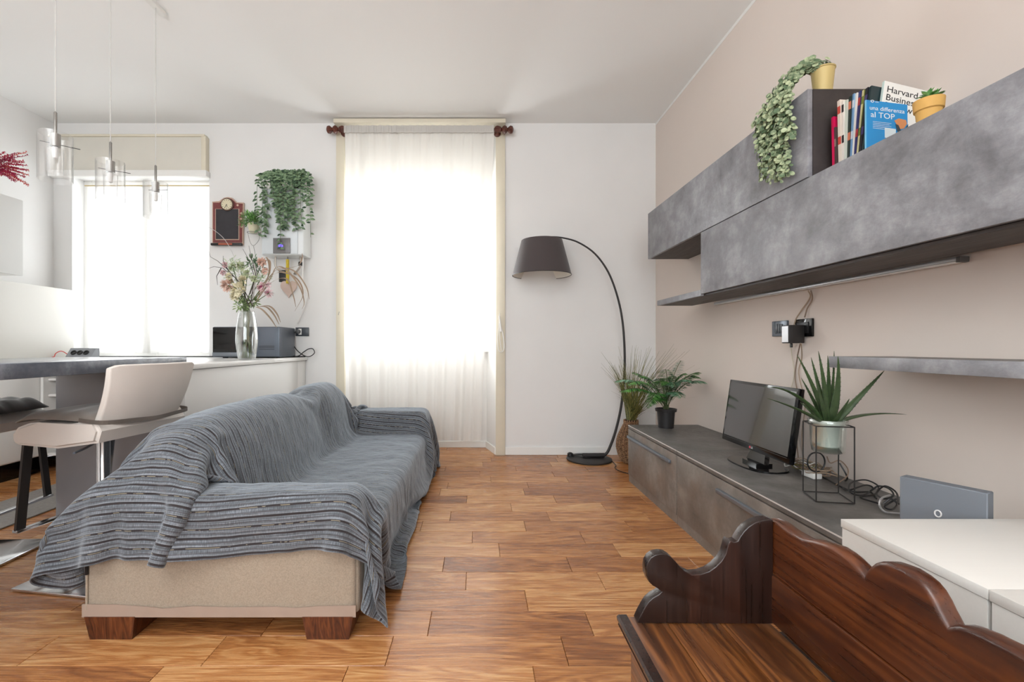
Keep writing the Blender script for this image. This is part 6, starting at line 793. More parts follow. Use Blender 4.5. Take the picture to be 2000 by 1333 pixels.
-3,-3,11,126,12,12,13,12,12,13,12,12,13,11,12,11,11,10,10,12,10,7,6,3,4,2,1,-2,-4,-9,-9,-11,-12,-11,-12,-12,-12,-12,-12,-13,-12,-12,-12,-11,-9,-4,0,0,0,0,0,0,0,0,0,0,0,0,0,0,-1,0,
0,-5,-6,-12,-13,-12,-12,-13,-12,-12,-11,-11,-10,-13,-7,-3,0,12,127,12,12,13,12,13,12,12,13,12,10,12,12,12,11,11,11,10,7,5,4,3,3,1,-2,-5,-8,-10,-11,-11,-12,-12,-12,-12,-12,-12,-13,
-12,-12,-12,-11,-10,-5,0,0,0,0,0,0,0,0,0,0,0,0,0,0,-1,0,0,-5,-6,-12,-13,-12,-12,-13,-12,-12,-12,-10,-11,-12,-9,-1,0,10,128,13,12,12,12,13,12,13,12,12,11,11,12,12,12,11,11,10,7,6,3,
3,3,1,-2,-5,-8,-10,-10,-12,-12,-12,-12,-12,-12,-12,-12,-13,-12,-12,-11,-10,-7,0,0,0,0,0,0,0,0,0,0,0,0,0,0,-1,0,0,-5,-6,-12,-13,-12,-12,-13,-12,-12,-12,-11,-10,-12,-10,0,0,8,129,12,
13,12,12,13,12,13,12,12,11,12,11,12,12,12,11,10,7,5,4,3,2,1,-2,-5,-7,-10,-11,-11,-12,-12,-12,-12,-12,-13,-12,-12,-12,-12,-11,-11,-7,-1,0,0,0,0,0,0,0,0,0,0,0,0,0,-1,0,0,-5,-6,-12,
-13,-12,-12,-13,-12,-12,-12,-11,-10,-12,-10,0,0,5,130,12,13,12,12,13,12,13,12,12,11,12,11,12,12,12,11,10,7,5,3,4,2,1,-2,-5,-7,-10,-10,-12,-12,-12,-12,-12,-12,-12,-12,-13,-12,-11,
-12,-11,-7,-2,0,0,0,0,0,0,0,0,0,0,0,0,0,-1,0,0,-5,-6,-12,-13,-12,-12,-13,-12,-12,-12,-11,-10,-12,-10,0,0,2,131,12,13,12,12,13,12,12,13,11,11,12,12,12,12,12,11,9,7,5,4,3,2,1,-1,-5,
-7,-10,-11,-11,-12,-12,-12,-12,-12,-12,-12,-13,-12,-12,-11,-11,-8,-2,0,0,0,0,0,0,0,0,0,0,0,0,0,-1,0,0,-5,-6,-12,-13,-12,-12,-13,-12,-12,-12,-11,-10,-12,-10,0,0,0,131,13,12,12,13,
12,12,13,12,12,11,12,11,12,12,12,11,10,7,5,3,3,3,1,-2,-5,-7,-10,-10,-11,-12,-12,-12,-12,-12,-13,-12,-12,-12,-11,-12,-11,-8,-3,0,0,0,0,0,0,0,0,0,0,0,0,0,-1,0,0,-5,-6,-12,-13,-12,
-12,-12,-13,-12,-11,-12,-10,-12,-10,0,0,0,131,13,12,12,13,12,12,13,12,12,11,11,12,12,12,12,11,10,7,4,4,3,3,1,-2,-4,-8,-9,-11,-11,-12,-12,-12,-12,-12,-12,-12,-12,-12,-12,-12,-10,-9,
-3,0,0,0,0,0,0,0,0,0,0,0,0,0,-1,0,0,-5,-6,-12,-12,-13,-12,-12,-13,-11,-12,-11,-11,-12,-9,-1,0,0,131,12,13,12,12,13,12,13,12,11,11,12,12,12,12,12,11,9,7,5,4,3,3,1,-2,-4,-7,-10,-10,
-12,-11,-12,-12,-12,-12,-13,-12,-12,-11,-12,-12,-11,-9,-3,0,0,0,0,0,0,0,0,0,0,0,0,0,-1,0,0,-5,-6,-12,-12,-13,-12,-12,-12,-12,-12,-11,-10,-12,-10,-1,0,1,131,12,13,12,12,13,12,12,12,
12,11,12,11,12,12,12,11,10,7,5,4,3,2,2,-2,-4,-7,-10,-10,-12,-11,-12,-12,-12,-12,-12,-13,-12,-12,-12,-11,-10,-9,-4,0,0,0,0,0,0,0,0,0,0,0,0,0,-1,0,0,-5,-6,-12,-12,-12,-13,-12,-12,
-12,-11,-11,-10,-13,-9,-2,0,3,131,12,12,12,13,12,12,12,12,12,11,12,11,12,12,12,12,9,8,5,3,3,3,1,-1,-4,-7,-10,-10,-11,-12,-12,-12,-12,-12,-13,-12,-12,-12,-12,-11,-11,-8,-4,0,0,0,0,
0,0,0,0,0,0,0,0,0,-1,0,0,-4,-7,-12,-12,-12,-13,-12,-12,-11,-11,-10,-11,-12,-10,-3,0,6,129,13,12,12,12,12,12,13,12,12,11,12,12,12,11,12,12,9,8,5,4,3,2,2,-1,-5,-7,-9,-10,-12,-11,-12,
-12,-12,-12,-12,-12,-12,-12,-12,-12,-11,-8,-4,0,0,0,0,0,0,0,0,0,0,0,0,0,-1,0,0,-4,-7,-11,-13,-12,-12,-13,-11,-11,-10,-10,-12,-12,-9,-5,0,9,127,13,12,12,12,13,12,12,13,12,12,11,11,
12,11,12,12,10,7,6,3,4,2,2,-1,-5,-6,-10,-10,-11,-12,-12,-12,-12,-12,-12,-12,-12,-12,-11,-11,-12,-9,-3,0,0,0,0,0,0,0,0,0,0,0,0,0,-1,0,0,-4,-7,-11,-13,-12,-12,-12,-11,-9,-9,-12,-12,
-11,-9,-8,0,11,126,12,12,13,12,12,13,12,12,12,12,11,10,12,11,13,11,11,7,6,4,3,2,2,-1,-4,-7,-9,-10,-11,-12,-12,-12,-12,-12,-12,-12,-13,-12,-11,-9,-10,-11,-4,1,0,0,0,0,0,0,0,0,0,0,0,
0,-1,0,0,-4,-7,-11,-13,-12,-12,-11,-9,-8,-11,-12,-11,-10,-8,-9,-4,11,124,12,13,12,12,13,12,12,12,13,10,10,11,12,12,12,12,9,8,6,4,3,3,1,0,-4,-7,-9,-10,-11,-11,-12,-12,-12,-12,-12,
-13,-12,-12,-12,-11,-9,-7,-4,0,0,0,0,0,0,0,0,0,0,0,0,0,0,0,-1,-4,-6,-12,-13,-12,-11,-8,-7,-10,-12,-12,-10,-8,-7,-9,-11,4,123,12,12,12,13,12,12,13,12,12,11,10,12,12,13,11,10,8,7,7,
4,3,3,1,0,-4,-6,-9,-10,-10,-10,-12,-11,-12,-12,-13,-12,-12,-12,-12,-13,-10,-5,-3,-1,0,0,0,0,0,0,0,0,0,0,0,0,0,0,-1,-4,-6,-12,-13,-11,-8,-5,-9,-11,-12,-11,-9,-7,-10,-11,-12,-1,122,
11,12,13,12,12,12,13,12,13,11,12,11,12,11,10,7,7,8,7,5,3,3,1,0,-3,-6,-9,-10,-11,-9,-10,-11,-10,-12,-11,-12,-12,-12,-12,-12,-12,-6,-2,-2,0,0,0,0,0,0,0,0,0,0,0,0,0,0,-1,-4,-6,-12,
-12,-8,-3,-7,-12,-12,-10,-9,-9,-10,-11,-12,-10,-5,123,9,12,12,12,13,12,12,13,12,12,10,13,11,8,8,6,7,10,7,5,4,2,2,-1,-3,-6,-7,-9,-12,-11,-11,-9,-10,-9,-10,-11,-11,-11,-12,-11,-11,
-6,-1,-2,-2,-1,-1,0,-1,0,0,0,0,0,0,0,0,0,-1,-4,-7,-11,-7,-2,-6,-11,-12,-10,-9,-9,-11,-11,-12,-11,-10,-7,127,7,10,11,12,12,12,12,12,11,11,13,10,9,6,7,6,9,9,9,6,3,2,1,0,-3,-6,-7,-6,
-11,-12,-12,-11,-9,-10,-9,-9,-6,-12,-9,-11,-8,-3,-2,-2,-1,-2,-1,-1,-1,-1,0,-1,0,-1,0,-1,-1,-1,-2,-5,-5,-4,-3,-4,-10,-12,-11,-8,-10,-11,-12,-11,-11,-11,-11,-7,130,7,8,8,12,11,12,11,
10,11,11,11,8,8,7,7,8,9,11,9,6,2,0,2,-1,-3,-5,-8,-4,-7,-11,-12,-12,-11,-9,-9,-9,-6,-1,-11,-9,-5,-2,-2,-2,-1,-2,-1,-1,-1,-1,-1,-1,0,-1,0,-1,-1,-2,-2,-2,-4,-5,-4,-9,-12,-11,-7,-10,
-12,-11,-12,-11,-11,-10,-12,-2,123,9,10,8,10,10,10,10,10,12,10,10,9,8,7,9,9,10,11,9,5,0,0,1,0,-4,-6,-8,-5,-3,-7,-11,-10,-12,-9,-6,-8,3,-3,-12,-8,-4,-2,-2,-1,-2,-1,-1,-1,-1,-1,-1,0,
-1,-1,0,-1,-1,-1,-3,-3,-4,-5,-8,-11,-12,-9,-7,-11,-12,-11,-11,-11,-11,-11,-11,2,117,6,10,10,9,10,10,10,11,11,11,11,11,9,6,7,10,10,11,9,4,-1,-1,2,-1,-5,-6,-8,-7,-3,-3,-6,-6,-13,-6,
-3,-5,4,-6,-12,-5,-3,-2,-2,-1,-2,-1,-1,-1,-1,-1,-1,0,-1,0,-1,-1,-1,-1,-2,-4,-5,-9,-12,-10,-7,-7,-11,-12,-12,-11,-11,-12,-12,-11,-12,-2,115,1,10,8,10,10,11,11,11,11,11,11,12,10,7,6,
9,11,11,8,2,-2,-1,2,-2,-5,-7,-7,-7,-6,-3,-6,6,-12,-2,2,-4,1,-5,-12,-2,-3,-2,-2,-1,-2,-1,-1,-1,-1,-1,0,-1,-1,0,-1,0,-1,-2,-2,-6,-10,-7,-10,-8,-8,-11,-12,-12,-12,-11,-12,-12,-13,-12,
-11,-8,103,4,11,9,10,11,11,11,11,11,12,11,11,11,9,6,8,11,10,7,1,-3,0,2,-3,-5,-7,-7,-7,-6,-5,-1,6,-11,-1,5,-8,9,-3,-9,-1,-2,-2,-1,-1,-2,-1,-1,-1,-1,-1,0,-1,0,-1,0,-1,-1,-2,-3,-7,-9,
-7,-10,-10,-13,-11,-12,-12,-12,-12,-13,-12,-12,-12,-11,-11,95,5,10,10,11,11,11,11,12,11,11,11,12,11,10,8,6,11,10,5,-1,-3,1,2,-3,-6,-7,-7,-7,-6,-2,8,6,-10,-9,0,5,9,-6,-8,0,0,-1,0,
-1,-1,0,-1,0,-1,-1,0,-1,0,-1,0,0,-1,-1,-4,-8,-9,-9,-14,-11,-13,-12,-12,-12,-13,-12,-12,-12,-12,-12,-12,-13,84,9,10,11,11,12,11,11,11,11,12,11,11,12,11,9,6,10,9,4,-2,-2,2,0,-4,-6,
-6,-7,-6,-4,-2,7,6,2,-12,2,7,5,-10,-8,0,0,0,0,0,0,0,0,0,0,0,0,-1,0,0,0,0,0,-1,-3,-9,-12,-12,-13,-12,-12,-13,-12,-13,-12,-12,-12,-13,-12,-12,-13,-12,76,11,11,11,11,11,11,12,11,11,
11,12,11,11,12,10,7,9,8,3,-3,-1,2,0,-6,-6,-5,-6,-4,-3,0,0,4,1,7,3,5,-1,-11,-8,0,0,0,0,0,0,0,0,0,0,0,0,0,0,0,0,0,0,0,-2,-9,-13,-12,-13,-12,-13,-12,-13,-12,-13,-12,-12,-13,-12,-12,
-13,-12,70,11,11,12,11,11,11,11,12,11,11,12,11,11,12,11,8,8,7,1,-2,0,2,-2,-6,-5,-5,-5,-2,0,0,0,0,0,5,13,2,-2,-10,-8,0,0,0,0,0,0,0,0,0,0,0,0,0,0,0,0,0,0,0,-2,-8,-13,-12,-13,-12,-13,
-12,-13,-12,-13,-12,-13,-12,-12,-12,-12,-12,65,11,11,11,12,11,11,11,11,12,11,12,11,11,12,11,10,7,6,1,-1,0,1,-3,-5,-5,-4,-3,0,0,0,0,0,0,4,12,4,-2,-11,-7,0,0,0,0,0,0,0,0,0,0,0,0,0,0,
0,0,0,0,0,-2,-8,-13,-12,-13,-12,-13,-12,-12,-12,-13,-12,-12,-12,-12,-12,-12,-12,60,11,11,11,11,12,11,11,11,12,11,12,11,12,11,12,10,9,4,0,0,0,0,-1,-5,-5,-2,-2,0,0,0,0,0,0,3,12,3,-2,
-10,-6,0,0,0,0,0,0,0,0,0,0,0,0,0,0,0,0,0,0,0,-2,-8,-13,-12,-12,-12,-13,-12,-12,-12,-12,-12,-13,-12,-12,-12,-12,-12,54,11,11,12,11,11,11,12,11,11,11,12,11,12,12,12,10,9,5,1,0,0,0,
-1,-4,-3,-2,-2,0,0,0,0,0,0,2,11,3,-1,-11,-4,0,0,0,0,0,0,0,0,0,0,0,0,0,0,0,0,0,0,0,-2,-9,-12,-12,-12,-12,-13,-12,-12,-12,-13,-12,-12,-12,-12,-12,-13,-12,49,11,11,11,11,11,11,12,11,
11,12,11,11,12,11,12,9,9,4,2,0,1,0,-1,-2,-2,-1,0,0,0,0,0,1,0,0,10,2,0,-11,-1,0,0,0,0,0,0,0,0,0,0,0,0,0,0,0,0,0,0,0,-2,-9,-13,-12,-13,-12,-13,-12,-12,-12,-12,-13,-12,-12,-12,-12,
-13,-12,43,11,11,11,11,11,12,11,11,11,11,12,11,12,11,9,8,7,4,2,1,0,0,0,-1,-1,0,0,1,0,1,0,0,1,1,8,2,2,-9,0,1,1,0,0,0,0,0,0,0,0,0,0,0,0,0,0,0,0,0,-3,-10,-13,-12,-13,-12,-13,-12,-12,
-12,-13,-12,-12,-12,-12,-12,-13,-12,37,11,11,11,11,12,11,11,11,11,11,12,11,11,9,8,6,7,4,2,0,1,0,0,-1,-1,0,1,0,1,0,1,0,1,2,9,-1,2,2,-2,0,0,-1,1,1,1,0,1,0,1,0,0,0,1,0,0,0,0,-1,-4,
-10,-14,-12,-13,-12,-12,-13,-12,-12,-12,-12,-13,-11,-12,-12,-13,-12,32,11,11,11,11,11,11,11,11,11,11,11,11,9,7,7,6,6,4,2,1,0,0,0,-1,0,0,0,1,0,1,0,0,1,5,6,1,2,3,-1,-2,-1,1,1,1,1,1,
1,1,1,1,1,0,0,1,0,-1,0,-1,-5,-9,-12,-11,-13,-12,-12,-12,-13,-12,-12,-12,-12,-12,-12,-11,-12,-12,26,11,11,11,11,11,11,11,10,11,11,11,9,8,6,7,6,6,3,2,0,1,0,-1,0,0,0,0,0,1,0,1,0,1,6,
5,1,3,2,-1,-2,-1,1,1,1,1,1,1,1,1,1,1,1,0,1,0,-1,0,-2,-4,-7,-9,-11,-12,-11,-12,-12,-12,-12,-12,-12,-12,-12,-12,-12,-12,-11,20,11,10,11,11,12,11,10,10,12,10,9,7,8,6,6,6,6,2,2,1,0,0,
0,-1,0,0,0,1,1,0,0,0,2,6,5,2,2,1,0,-2,-1,0,1,1,1,1,2,1,1,1,0,1,1,0,0,1,-1,-3,-4,-5,-7,-9,-11,-11,-12,-10,-12,-12,-12,-12,-12,-12,-12,-12,-12,-11,14,11,11,11,11,11,11,11,9,11,7,8,8,
8,5,6,6,5,2,2,1,0,0,-1,0,0,0,0,1,0,1,0,1,2,6,4,2,2,1,-1,-1,-1,0,1,1,1,1,1,1,1,1,1,1,0,1,0,1,-1,-3,-4,-5,-6,-7,-9,-11,-11,-10,-11,-12,-11,-12,-12,-12,-11,-12,-12,-12,8,11,11,11,11,
12,11,10,8,7,8,9,8,6,5,6,5,4,3,1,1,0,1,-1,0,-1,0,1,0,1,0,1,3,2,5,3,2,2,0,0,-2,0,0,0,1,1,1,2,1,1,1,1,0,1,0,1,1,-2,-3,-3,-5,-5,-7,-7,-9,-11,-11,-10,-10,-11,-12,-12,-11,-11,-12,-12,
-12,4,10,11,11,11,11,10,7,9,8,8,9,6,5,6,5,4,4,2,2,1,0,1,-1,-1,0,0,0,1,0,1,2,2,2,5,3,2,1,1,-1,-1,-1,0,1,1,1,1,1,1,1,1,1,1,1,0,1,1,-2,-3,-3,-5,-4,-6,-8,-7,-10,-10,-10,-10,-10,-11,
-11,-12,-11,-11,-12,-12,3,9,8,10,11,11,6,8,9,8,9,7,5,5,5,5,4,3,3,2,0,1,0,-1,0,0,0,0,0,1,1,2,1,3,4,3,3,1,0,0,-1,-1,0,1,1,1,1,1,1,1,1,1,1,0,1,1,1,-2,-3,-4,-4,-4,-5,-7,-8,-7,-9,-10,
-10,-9,-11,-11,-11,-11,-10,-11,-11,3,12,5,10,12,7,1,7,9,9,8,6,4,5,5,4,4,4,2,2,0,0,1,-1,-1,0,0,1,0,1,1,1,2,3,4,3,2,2,0,0,-1,-1,0,0,1,1,1,1,1,2,0,1,1,1,0,2,1,-2,-3,-4,-4,-4,-5,-6,-7,
-8,-7,-9,-10,-9,-9,-10,-11,-11,-10,-11,-6,3,10,10,11,7,2,-1,7,8,9,6,5,5,5,4,4,4,4,2,1,1,0,0,0,-1,0,0,0,1,1,1,1,2,3,3,3,3,1,1,-1,-1,-1,0,1,1,1,1,1,1,1,1,1,1,0,1,2,0,-2,-2,-4,-4,-4,
-5,-5,-7,-7,-8,-6,-10,-9,-9,-7,-11,-11,-11,-9,-2,3,9,12,8,2,-2,2,7,8,8,4,5,5,4,5,4,4,3,2,1,0,0,1,0,-1,0,0,0,1,0,1,2,2,4,3,3,3,0,0,0,-1,-1,0,1,0,1,1,1,2,1,1,1,0,1,1,2,0,-2,-2,-4,-4,
-4,-4,-5,-6,-7,-7,-7,-7,-10,-6,-6,-11,-11,-11,-7,0,3,12,7,-1,1,2,2,8,6,5,5,7,4,2,5,6,2,3,3,0,0,0,0,0,0,-1,0,1,0,1,1,3,3,3,5,3,0,4,-2,-2,-1,-2,1,0,1,1,1,1,1,1,1,1,1,1,1,2,0,-2,-3,
-3,-4,-4,-4,-5,-5,-7,-7,-7,-7,-8,-3,-5,-9,-11,-11,-4,0,5,7,1,-2,0,2,4,7,7,6,4,5,4,2,6,4,3,6,0,-2,0,1,0,0,0,-1,0,0,1,1,2,3,2,4,5,2,0,5,-2,-3,-1,-2,0,1,1,1,1,1,1,1,1,1,1,0,2,2,0,-2,
-3,-3,-3,-5,-4,-4,-5,-6,-7,-7,-7,-8,-5,-2,-4,-8,-12,-2,0,3,0,0,0,1,1,5,6,4,6,4,5,3,5,6,4,6,2,-2,-2,0,0,0,1,-1,0,-1,1,1,1,2,2,3,4,5,2,1,4,2,-5,-4,-2,1,1,0,1,1,1,1,1,1,1,1,1,2,2,0,
-2,-3,-3,-3,-4,-5,-4,-4,-6,-6,-6,-8,-8,-6,-4,-2,-3,-7,-1,0,3,0,0,0,0,0,0,1,7,5,3,5,3,5,6,6,6,0,-3,-2,0,0,0,0,0,0,-1,1,0,2,2,2,3,5,5,1,1,4,4,2,1,-5,-3,-5,-1,1,1,1,1,1,1,1,1,1,3,1,0,
-2,-3,-2,-4,-4,-4,-4,-5,-5,-6,-6,-6,-9,-5,-4,-4,4,8,-1,-9,3,0,0,0,0,3,7,-2,-8,1,6,5,3,3,7,6,7,-1,-4,-2,-1,0,0,0,0,-1,0,0,1,2,2,2,4,4,5,0,2,4,4,3,1,-6,-2,-3,-3,0,1,1,1,1,1,1,1,1,3,
1,0,-2,-3,-2,-4,-4,-4,-4,-4,-5,-6,-6,-5,-6,1,2,0,-9,8,6,-11,3,0,0,1,5,7,5,-5,-10,-3,0,0,3,5,6,7,7,-2,-4,-3,-1,-1,0,1,0,-1,0,1,0,2,2,2,4,5,4,0,2,4,4,4,1,-6,-3,-2,-2,-1,0,1,0,1,1,1,
1,2,3,1,0,-2,-3,-2,-3,-4,-4,-5,-3,-5,-5,-3,4,5,-2,-1,-6,-10,1,7,0,]

NU, NV, TU, TV = 76, 118, 1.87506, 2.9129
co = (np.cumsum(np.array(THROW).reshape(3, NV+1, NU+1), axis=2)*.002).transpose(1, 2, 0)
m, nt, N, L, bs = newmat('striped woven throw')
uv = N.new('ShaderNodeUVMap'); sep = N.new('ShaderNodeSeparateXYZ'); L.new(uv.outputs[0], sep.inputs[0])
u_, v_ = sep.outputs[0], sep.outputs[1]
mpn = N.new('ShaderNodeMapping'); mpn.inputs['Scale'].default_value = (6, 330, 1); L.new(uv.outputs[0], mpn.inputs['Vector'])
tn = N.new('ShaderNodeTexNoise'); tn.inputs['Scale'].default_value = 1; tn.inputs['Detail'].default_value = 5; L.new(mpn.outputs[0], tn.inputs['Vector'])
mp3 = N.new('ShaderNodeMapping'); mp3.inputs['Scale'].default_value = (520, 60, 1); L.new(uv.outputs[0], mp3.inputs['Vector'])
tn3 = N.new('ShaderNodeTexNoise'); tn3.inputs['Scale'].default_value = 1; tn3.inputs['Detail'].default_value = 3; L.new(mp3.outputs[0], tn3.inputs['Vector'])
base = ramp(N, [(.32, S((56, 60, 64))), (.5, S((92, 97, 103))), (.66, S((144, 151, 160)))])
L.new(mth(N, L, 'ADD', mth(N, L, 'MULTIPLY', tn.outputs['Fac'], .6), mth(N, L, 'MULTIPLY', tn3.outputs['Fac'], .4)), base.inputs['Fac'])
def band(period, centre, half):
    f = mth(N, L, 'FRACT', mth(N, L, 'DIVIDE', v_, period))
    d = mth(N, L, 'ABSOLUTE', mth(N, L, 'SUBTRACT', f, centre)); return mth(N, L, 'LESS_THAN', d, half/period)
PER = .0285
col = mixc(N, L, mth(N, L, 'MULTIPLY', band(PER, .25, .0032), .96), base.outputs['Color'], S((38, 28, 28)))
col = mixc(N, L, mth(N, L, 'MULTIPLY', band(PER, .72, .0018), .55), col, S((60, 50, 50)))
wn = N.new('ShaderNodeTexNoise'); mp4 = N.new('ShaderNodeMapping'); mp4.inputs['Scale'].default_value = (30, 35, 1); L.new(uv.outputs[0], mp4.inputs['Vector']); L.new(mp4.outputs[0], wn.inputs['Vector']); wn.inputs['Scale'].default_value = 1
dash = mth(N, L, 'MULTIPLY', band(PER*2, .62, .0011), mth(N, L, 'GREATER_THAN', wn.outputs['Fac'], .5))
col = mixc(N, L, mth(N, L, 'MULTIPLY', band(PER, .45, .0020), .16), col, S((176, 180, 184)))
col = mixc(N, L, mth(N, L, 'MULTIPLY', dash, .40), col, S((206, 196, 168)))
L.new(col, bs.inputs['Base Color']); bs.inputs['Roughness'].default_value = .9; bs.inputs['Sheen Weight'].default_value = .55; bs.inputs['Sheen Roughness'].default_value = .45; bs.inputs['Sheen Tint'].default_value = (.8, .9, 1, 1)
bp = N.new('ShaderNodeBump'); bp.inputs['Strength'].default_value = .55; bp.inputs['Distance'].default_value = .003
mp5 = N.new('ShaderNodeMapping'); mp5.inputs['Scale'].default_value = (22, 150, 1); L.new(uv.outputs[0], mp5.inputs['Vector'])
tn5 = N.new('ShaderNodeTexNoise'); tn5.inputs['Scale'].default_value = 1; tn5.inputs['Detail'].default_value = 4; L.new(mp5.outputs[0], tn5.inputs['Vector'])
L.new(mth(N, L, 'ADD', tn5.outputs['Fac'], mth(N, L, 'MULTIPLY', tn3.outputs['Fac'], .5)), bp.inputs['Height']); L.new(bp.outputs[0], bs.inputs['Normal'])
M_throw = m
b = bmesh.new(); uvl = b.loops.layers.uv.new('UVMap'); vs = [[b.verts.new(co[j, i]) for i in range(NU+1)] for j in range(NV+1)]
for j in range(NV):
    for i in range(NU):
        f = b.faces.new((vs[j][i], vs[j][i+1], vs[j+1][i+1], vs[j+1][i]))
        for lp, (a, c) in zip(f.loops, ((i, j), (i+1, j), (i+1, j+1), (i, j+1))): lp[uvl].uv = (a/NU*TU, c/NV*TV)
th = obj('throw_blanket', b, M_throw, None, smooth='all', recalc=False)
tag(th, 'blue-grey striped woven throw draped over the whole sofa', 'throw')
md = th.modifiers.new('sub', 'SUBSURF'); md.levels = 2; md.render_levels = 2
for ts, st in ((.13, .011), (.045, .0030)):      # creases of the crinkled weave
    tx_ = bpy.data.textures.new('crease', 'CLOUDS'); tx_.noise_scale = ts; tx_.noise_depth = 2
    md = th.modifiers.new('crease', 'DISPLACE'); md.texture = tx_; md.strength = st; md.mid_level = .35; md.texture_coords = 'GLOBAL'
md = th.modifiers.new('sol', 'SOLIDIFY'); md.thickness = .003; md.offset = 1

# ------------------------------------------------------------------ kitchen corner, bar and worktop
t = thing('kitchen_worktop', 'white kitchen worktop running from the left wall to the peninsula edge', 'worktop', (-2.4, 3.7, .865))
M_top = mat('white worktop', (236, 235, 232), .25)
b = bmesh.new(); box(b, XL+.002, -1.515, 3.42, YB-.003, .838, .865, .003); box(b, -2.14, -1.515, 2.345, 3.419, .838, .865, .003)
obj('worktop', b, M_top, t, smooth=True)
b = bmesh.new(); box(b, XL+.003, -3.27, 1.0, 3.419, .838, .865, .003); obj('worktop', b, M_top, t, smooth=True)
b = bmesh.new(); box(b, XL+.003, -1.53, YB-.018, YB-.004, .865, .874, .002); obj('rear_strip', b, M_black, t)
t = thing('peninsula_cabinet', 'white gloss peninsula unit running from the bar to the back wall', 'cabinet', (-1.8, 3.1, 0))
bx('body', M_white, t, -2.12, -1.56, 2.40, YB-.004, .0, .836, .002)
bx('side_panel', M_white, t, -1.558, -1.530, 2.40, 3.90, .02, .836, .003)
bx('side_panel', M_white, t, -1.556, -1.532, 3.905, YB-.004, .02, .836, .003)
t = thing('bar_counter', 'thick blue-grey slate-look bar top over the stools', 'bar counter', (-1.8, 1.6, 0))
M_slate = concrete('slate laminate', (70, 76, 86), (98, 104, 115), (140, 145, 155), .16)
bx('bar_top', M_slate, t, -2.12, -1.48, .75, 2.337, .855, .906, .003)
bx('support_panel', M_grey, t, -2.112, -1.56, 2.30, 2.335, 0, .854, .003)
bx('support_panel', M_grey, t, -2.112, -1.56, .78, .82, 0, .854, .003)
def unit(y0, y1, lab):
    t = thing('base_cabinet', lab, 'cabinet', (-3.5, (y0+y1)/2, 0), 'white base cabinets along the left wall')
    bx('body', M_white, t, XL+.003, -3.315, y0, y1, .13, .836)
    bx('toe_kick', M_blackg, t, XL+.05, -3.36, y0, y1, 0, .129)
    bx('door', M_white, t, -3.313, -3.295, y0+.002, y1-.002, .14, .80, .003)
for y0, y1, lab in ((2.99, 3.58, 'white base cabinet beyond the bar nearest the back wall'), (2.39, 2.988, 'middle white base cabinet seen under the bar'), (1.79, 2.388, 'nearest white base cabinet at the left edge')):
    unit(y0, y1, lab)
t = thing('drawer_cabinet', 'open narrow corner unit with white shelves beside the bar support', 'cabinet', (-2.9, 3.75, 0))
b = bmesh.new(); box(b, -3.29, -2.66, 3.50, YB-.02, .13, .15); box(b, -3.29, -2.66, 3.46, YB-.02, .815, .835); box(b, -3.29, -2.66, YB-.04, YB-.02, .13, .835); box(b, -3.29, -3.27, 3.46, YB-.02, .13, .835); box(b, -2.68, -2.66, 3.46, YB-.02, .13, .835)
obj('body', b, M_white, t)
for z in (.36, .58, .70): bx('shelf', M_white, t, -3.268, -2.682, 3.50, YB-.042, z, z+.016)
bx('toe_kick', M_blackg, t, -3.29, -2.14, 3.60, 3.62, 0, .125)
t = thing('base_cabinet', 'white base cabinet under the kitchen window next to the peninsula', 'cabinet', (-2.4, 3.75, 0), 'white base cabinets along the left wall')
bx('body', M_white, t, -2.655, -2.13, 3.48, YB-.02, .13, .836); bx('door', M_white, t, -2.652, -2.133, 3.46, 3.478, .14, .80, .003)
t = thing('wall_cabinet', 'white wall cabinet high on the left wall under the red sprigs', 'cabinet', (-3.55, 2.8, 1.48))
bx('body', M_white, t, XL+.003, -3.372, 1.9, 3.39, 1.480, 2.03, .002)
bx('door', mat('white satin door', (214, 214, 211), .5), t, -3.370, -3.35, 2.645, 3.388, 1.478, 2.032, .003)
bx('door', mat('white satin door b', (214, 214, 211), .5), t, -3.370, -3.35, 1.902, 2.641, 1.478, 2.032, .003)

tag(bx('runner_rug', M_rug, None, -2.93, -2.50, .9, 3.25, .001, .009, .003), 'light grey runner rug on the floor behind the bar stools', 'rug')

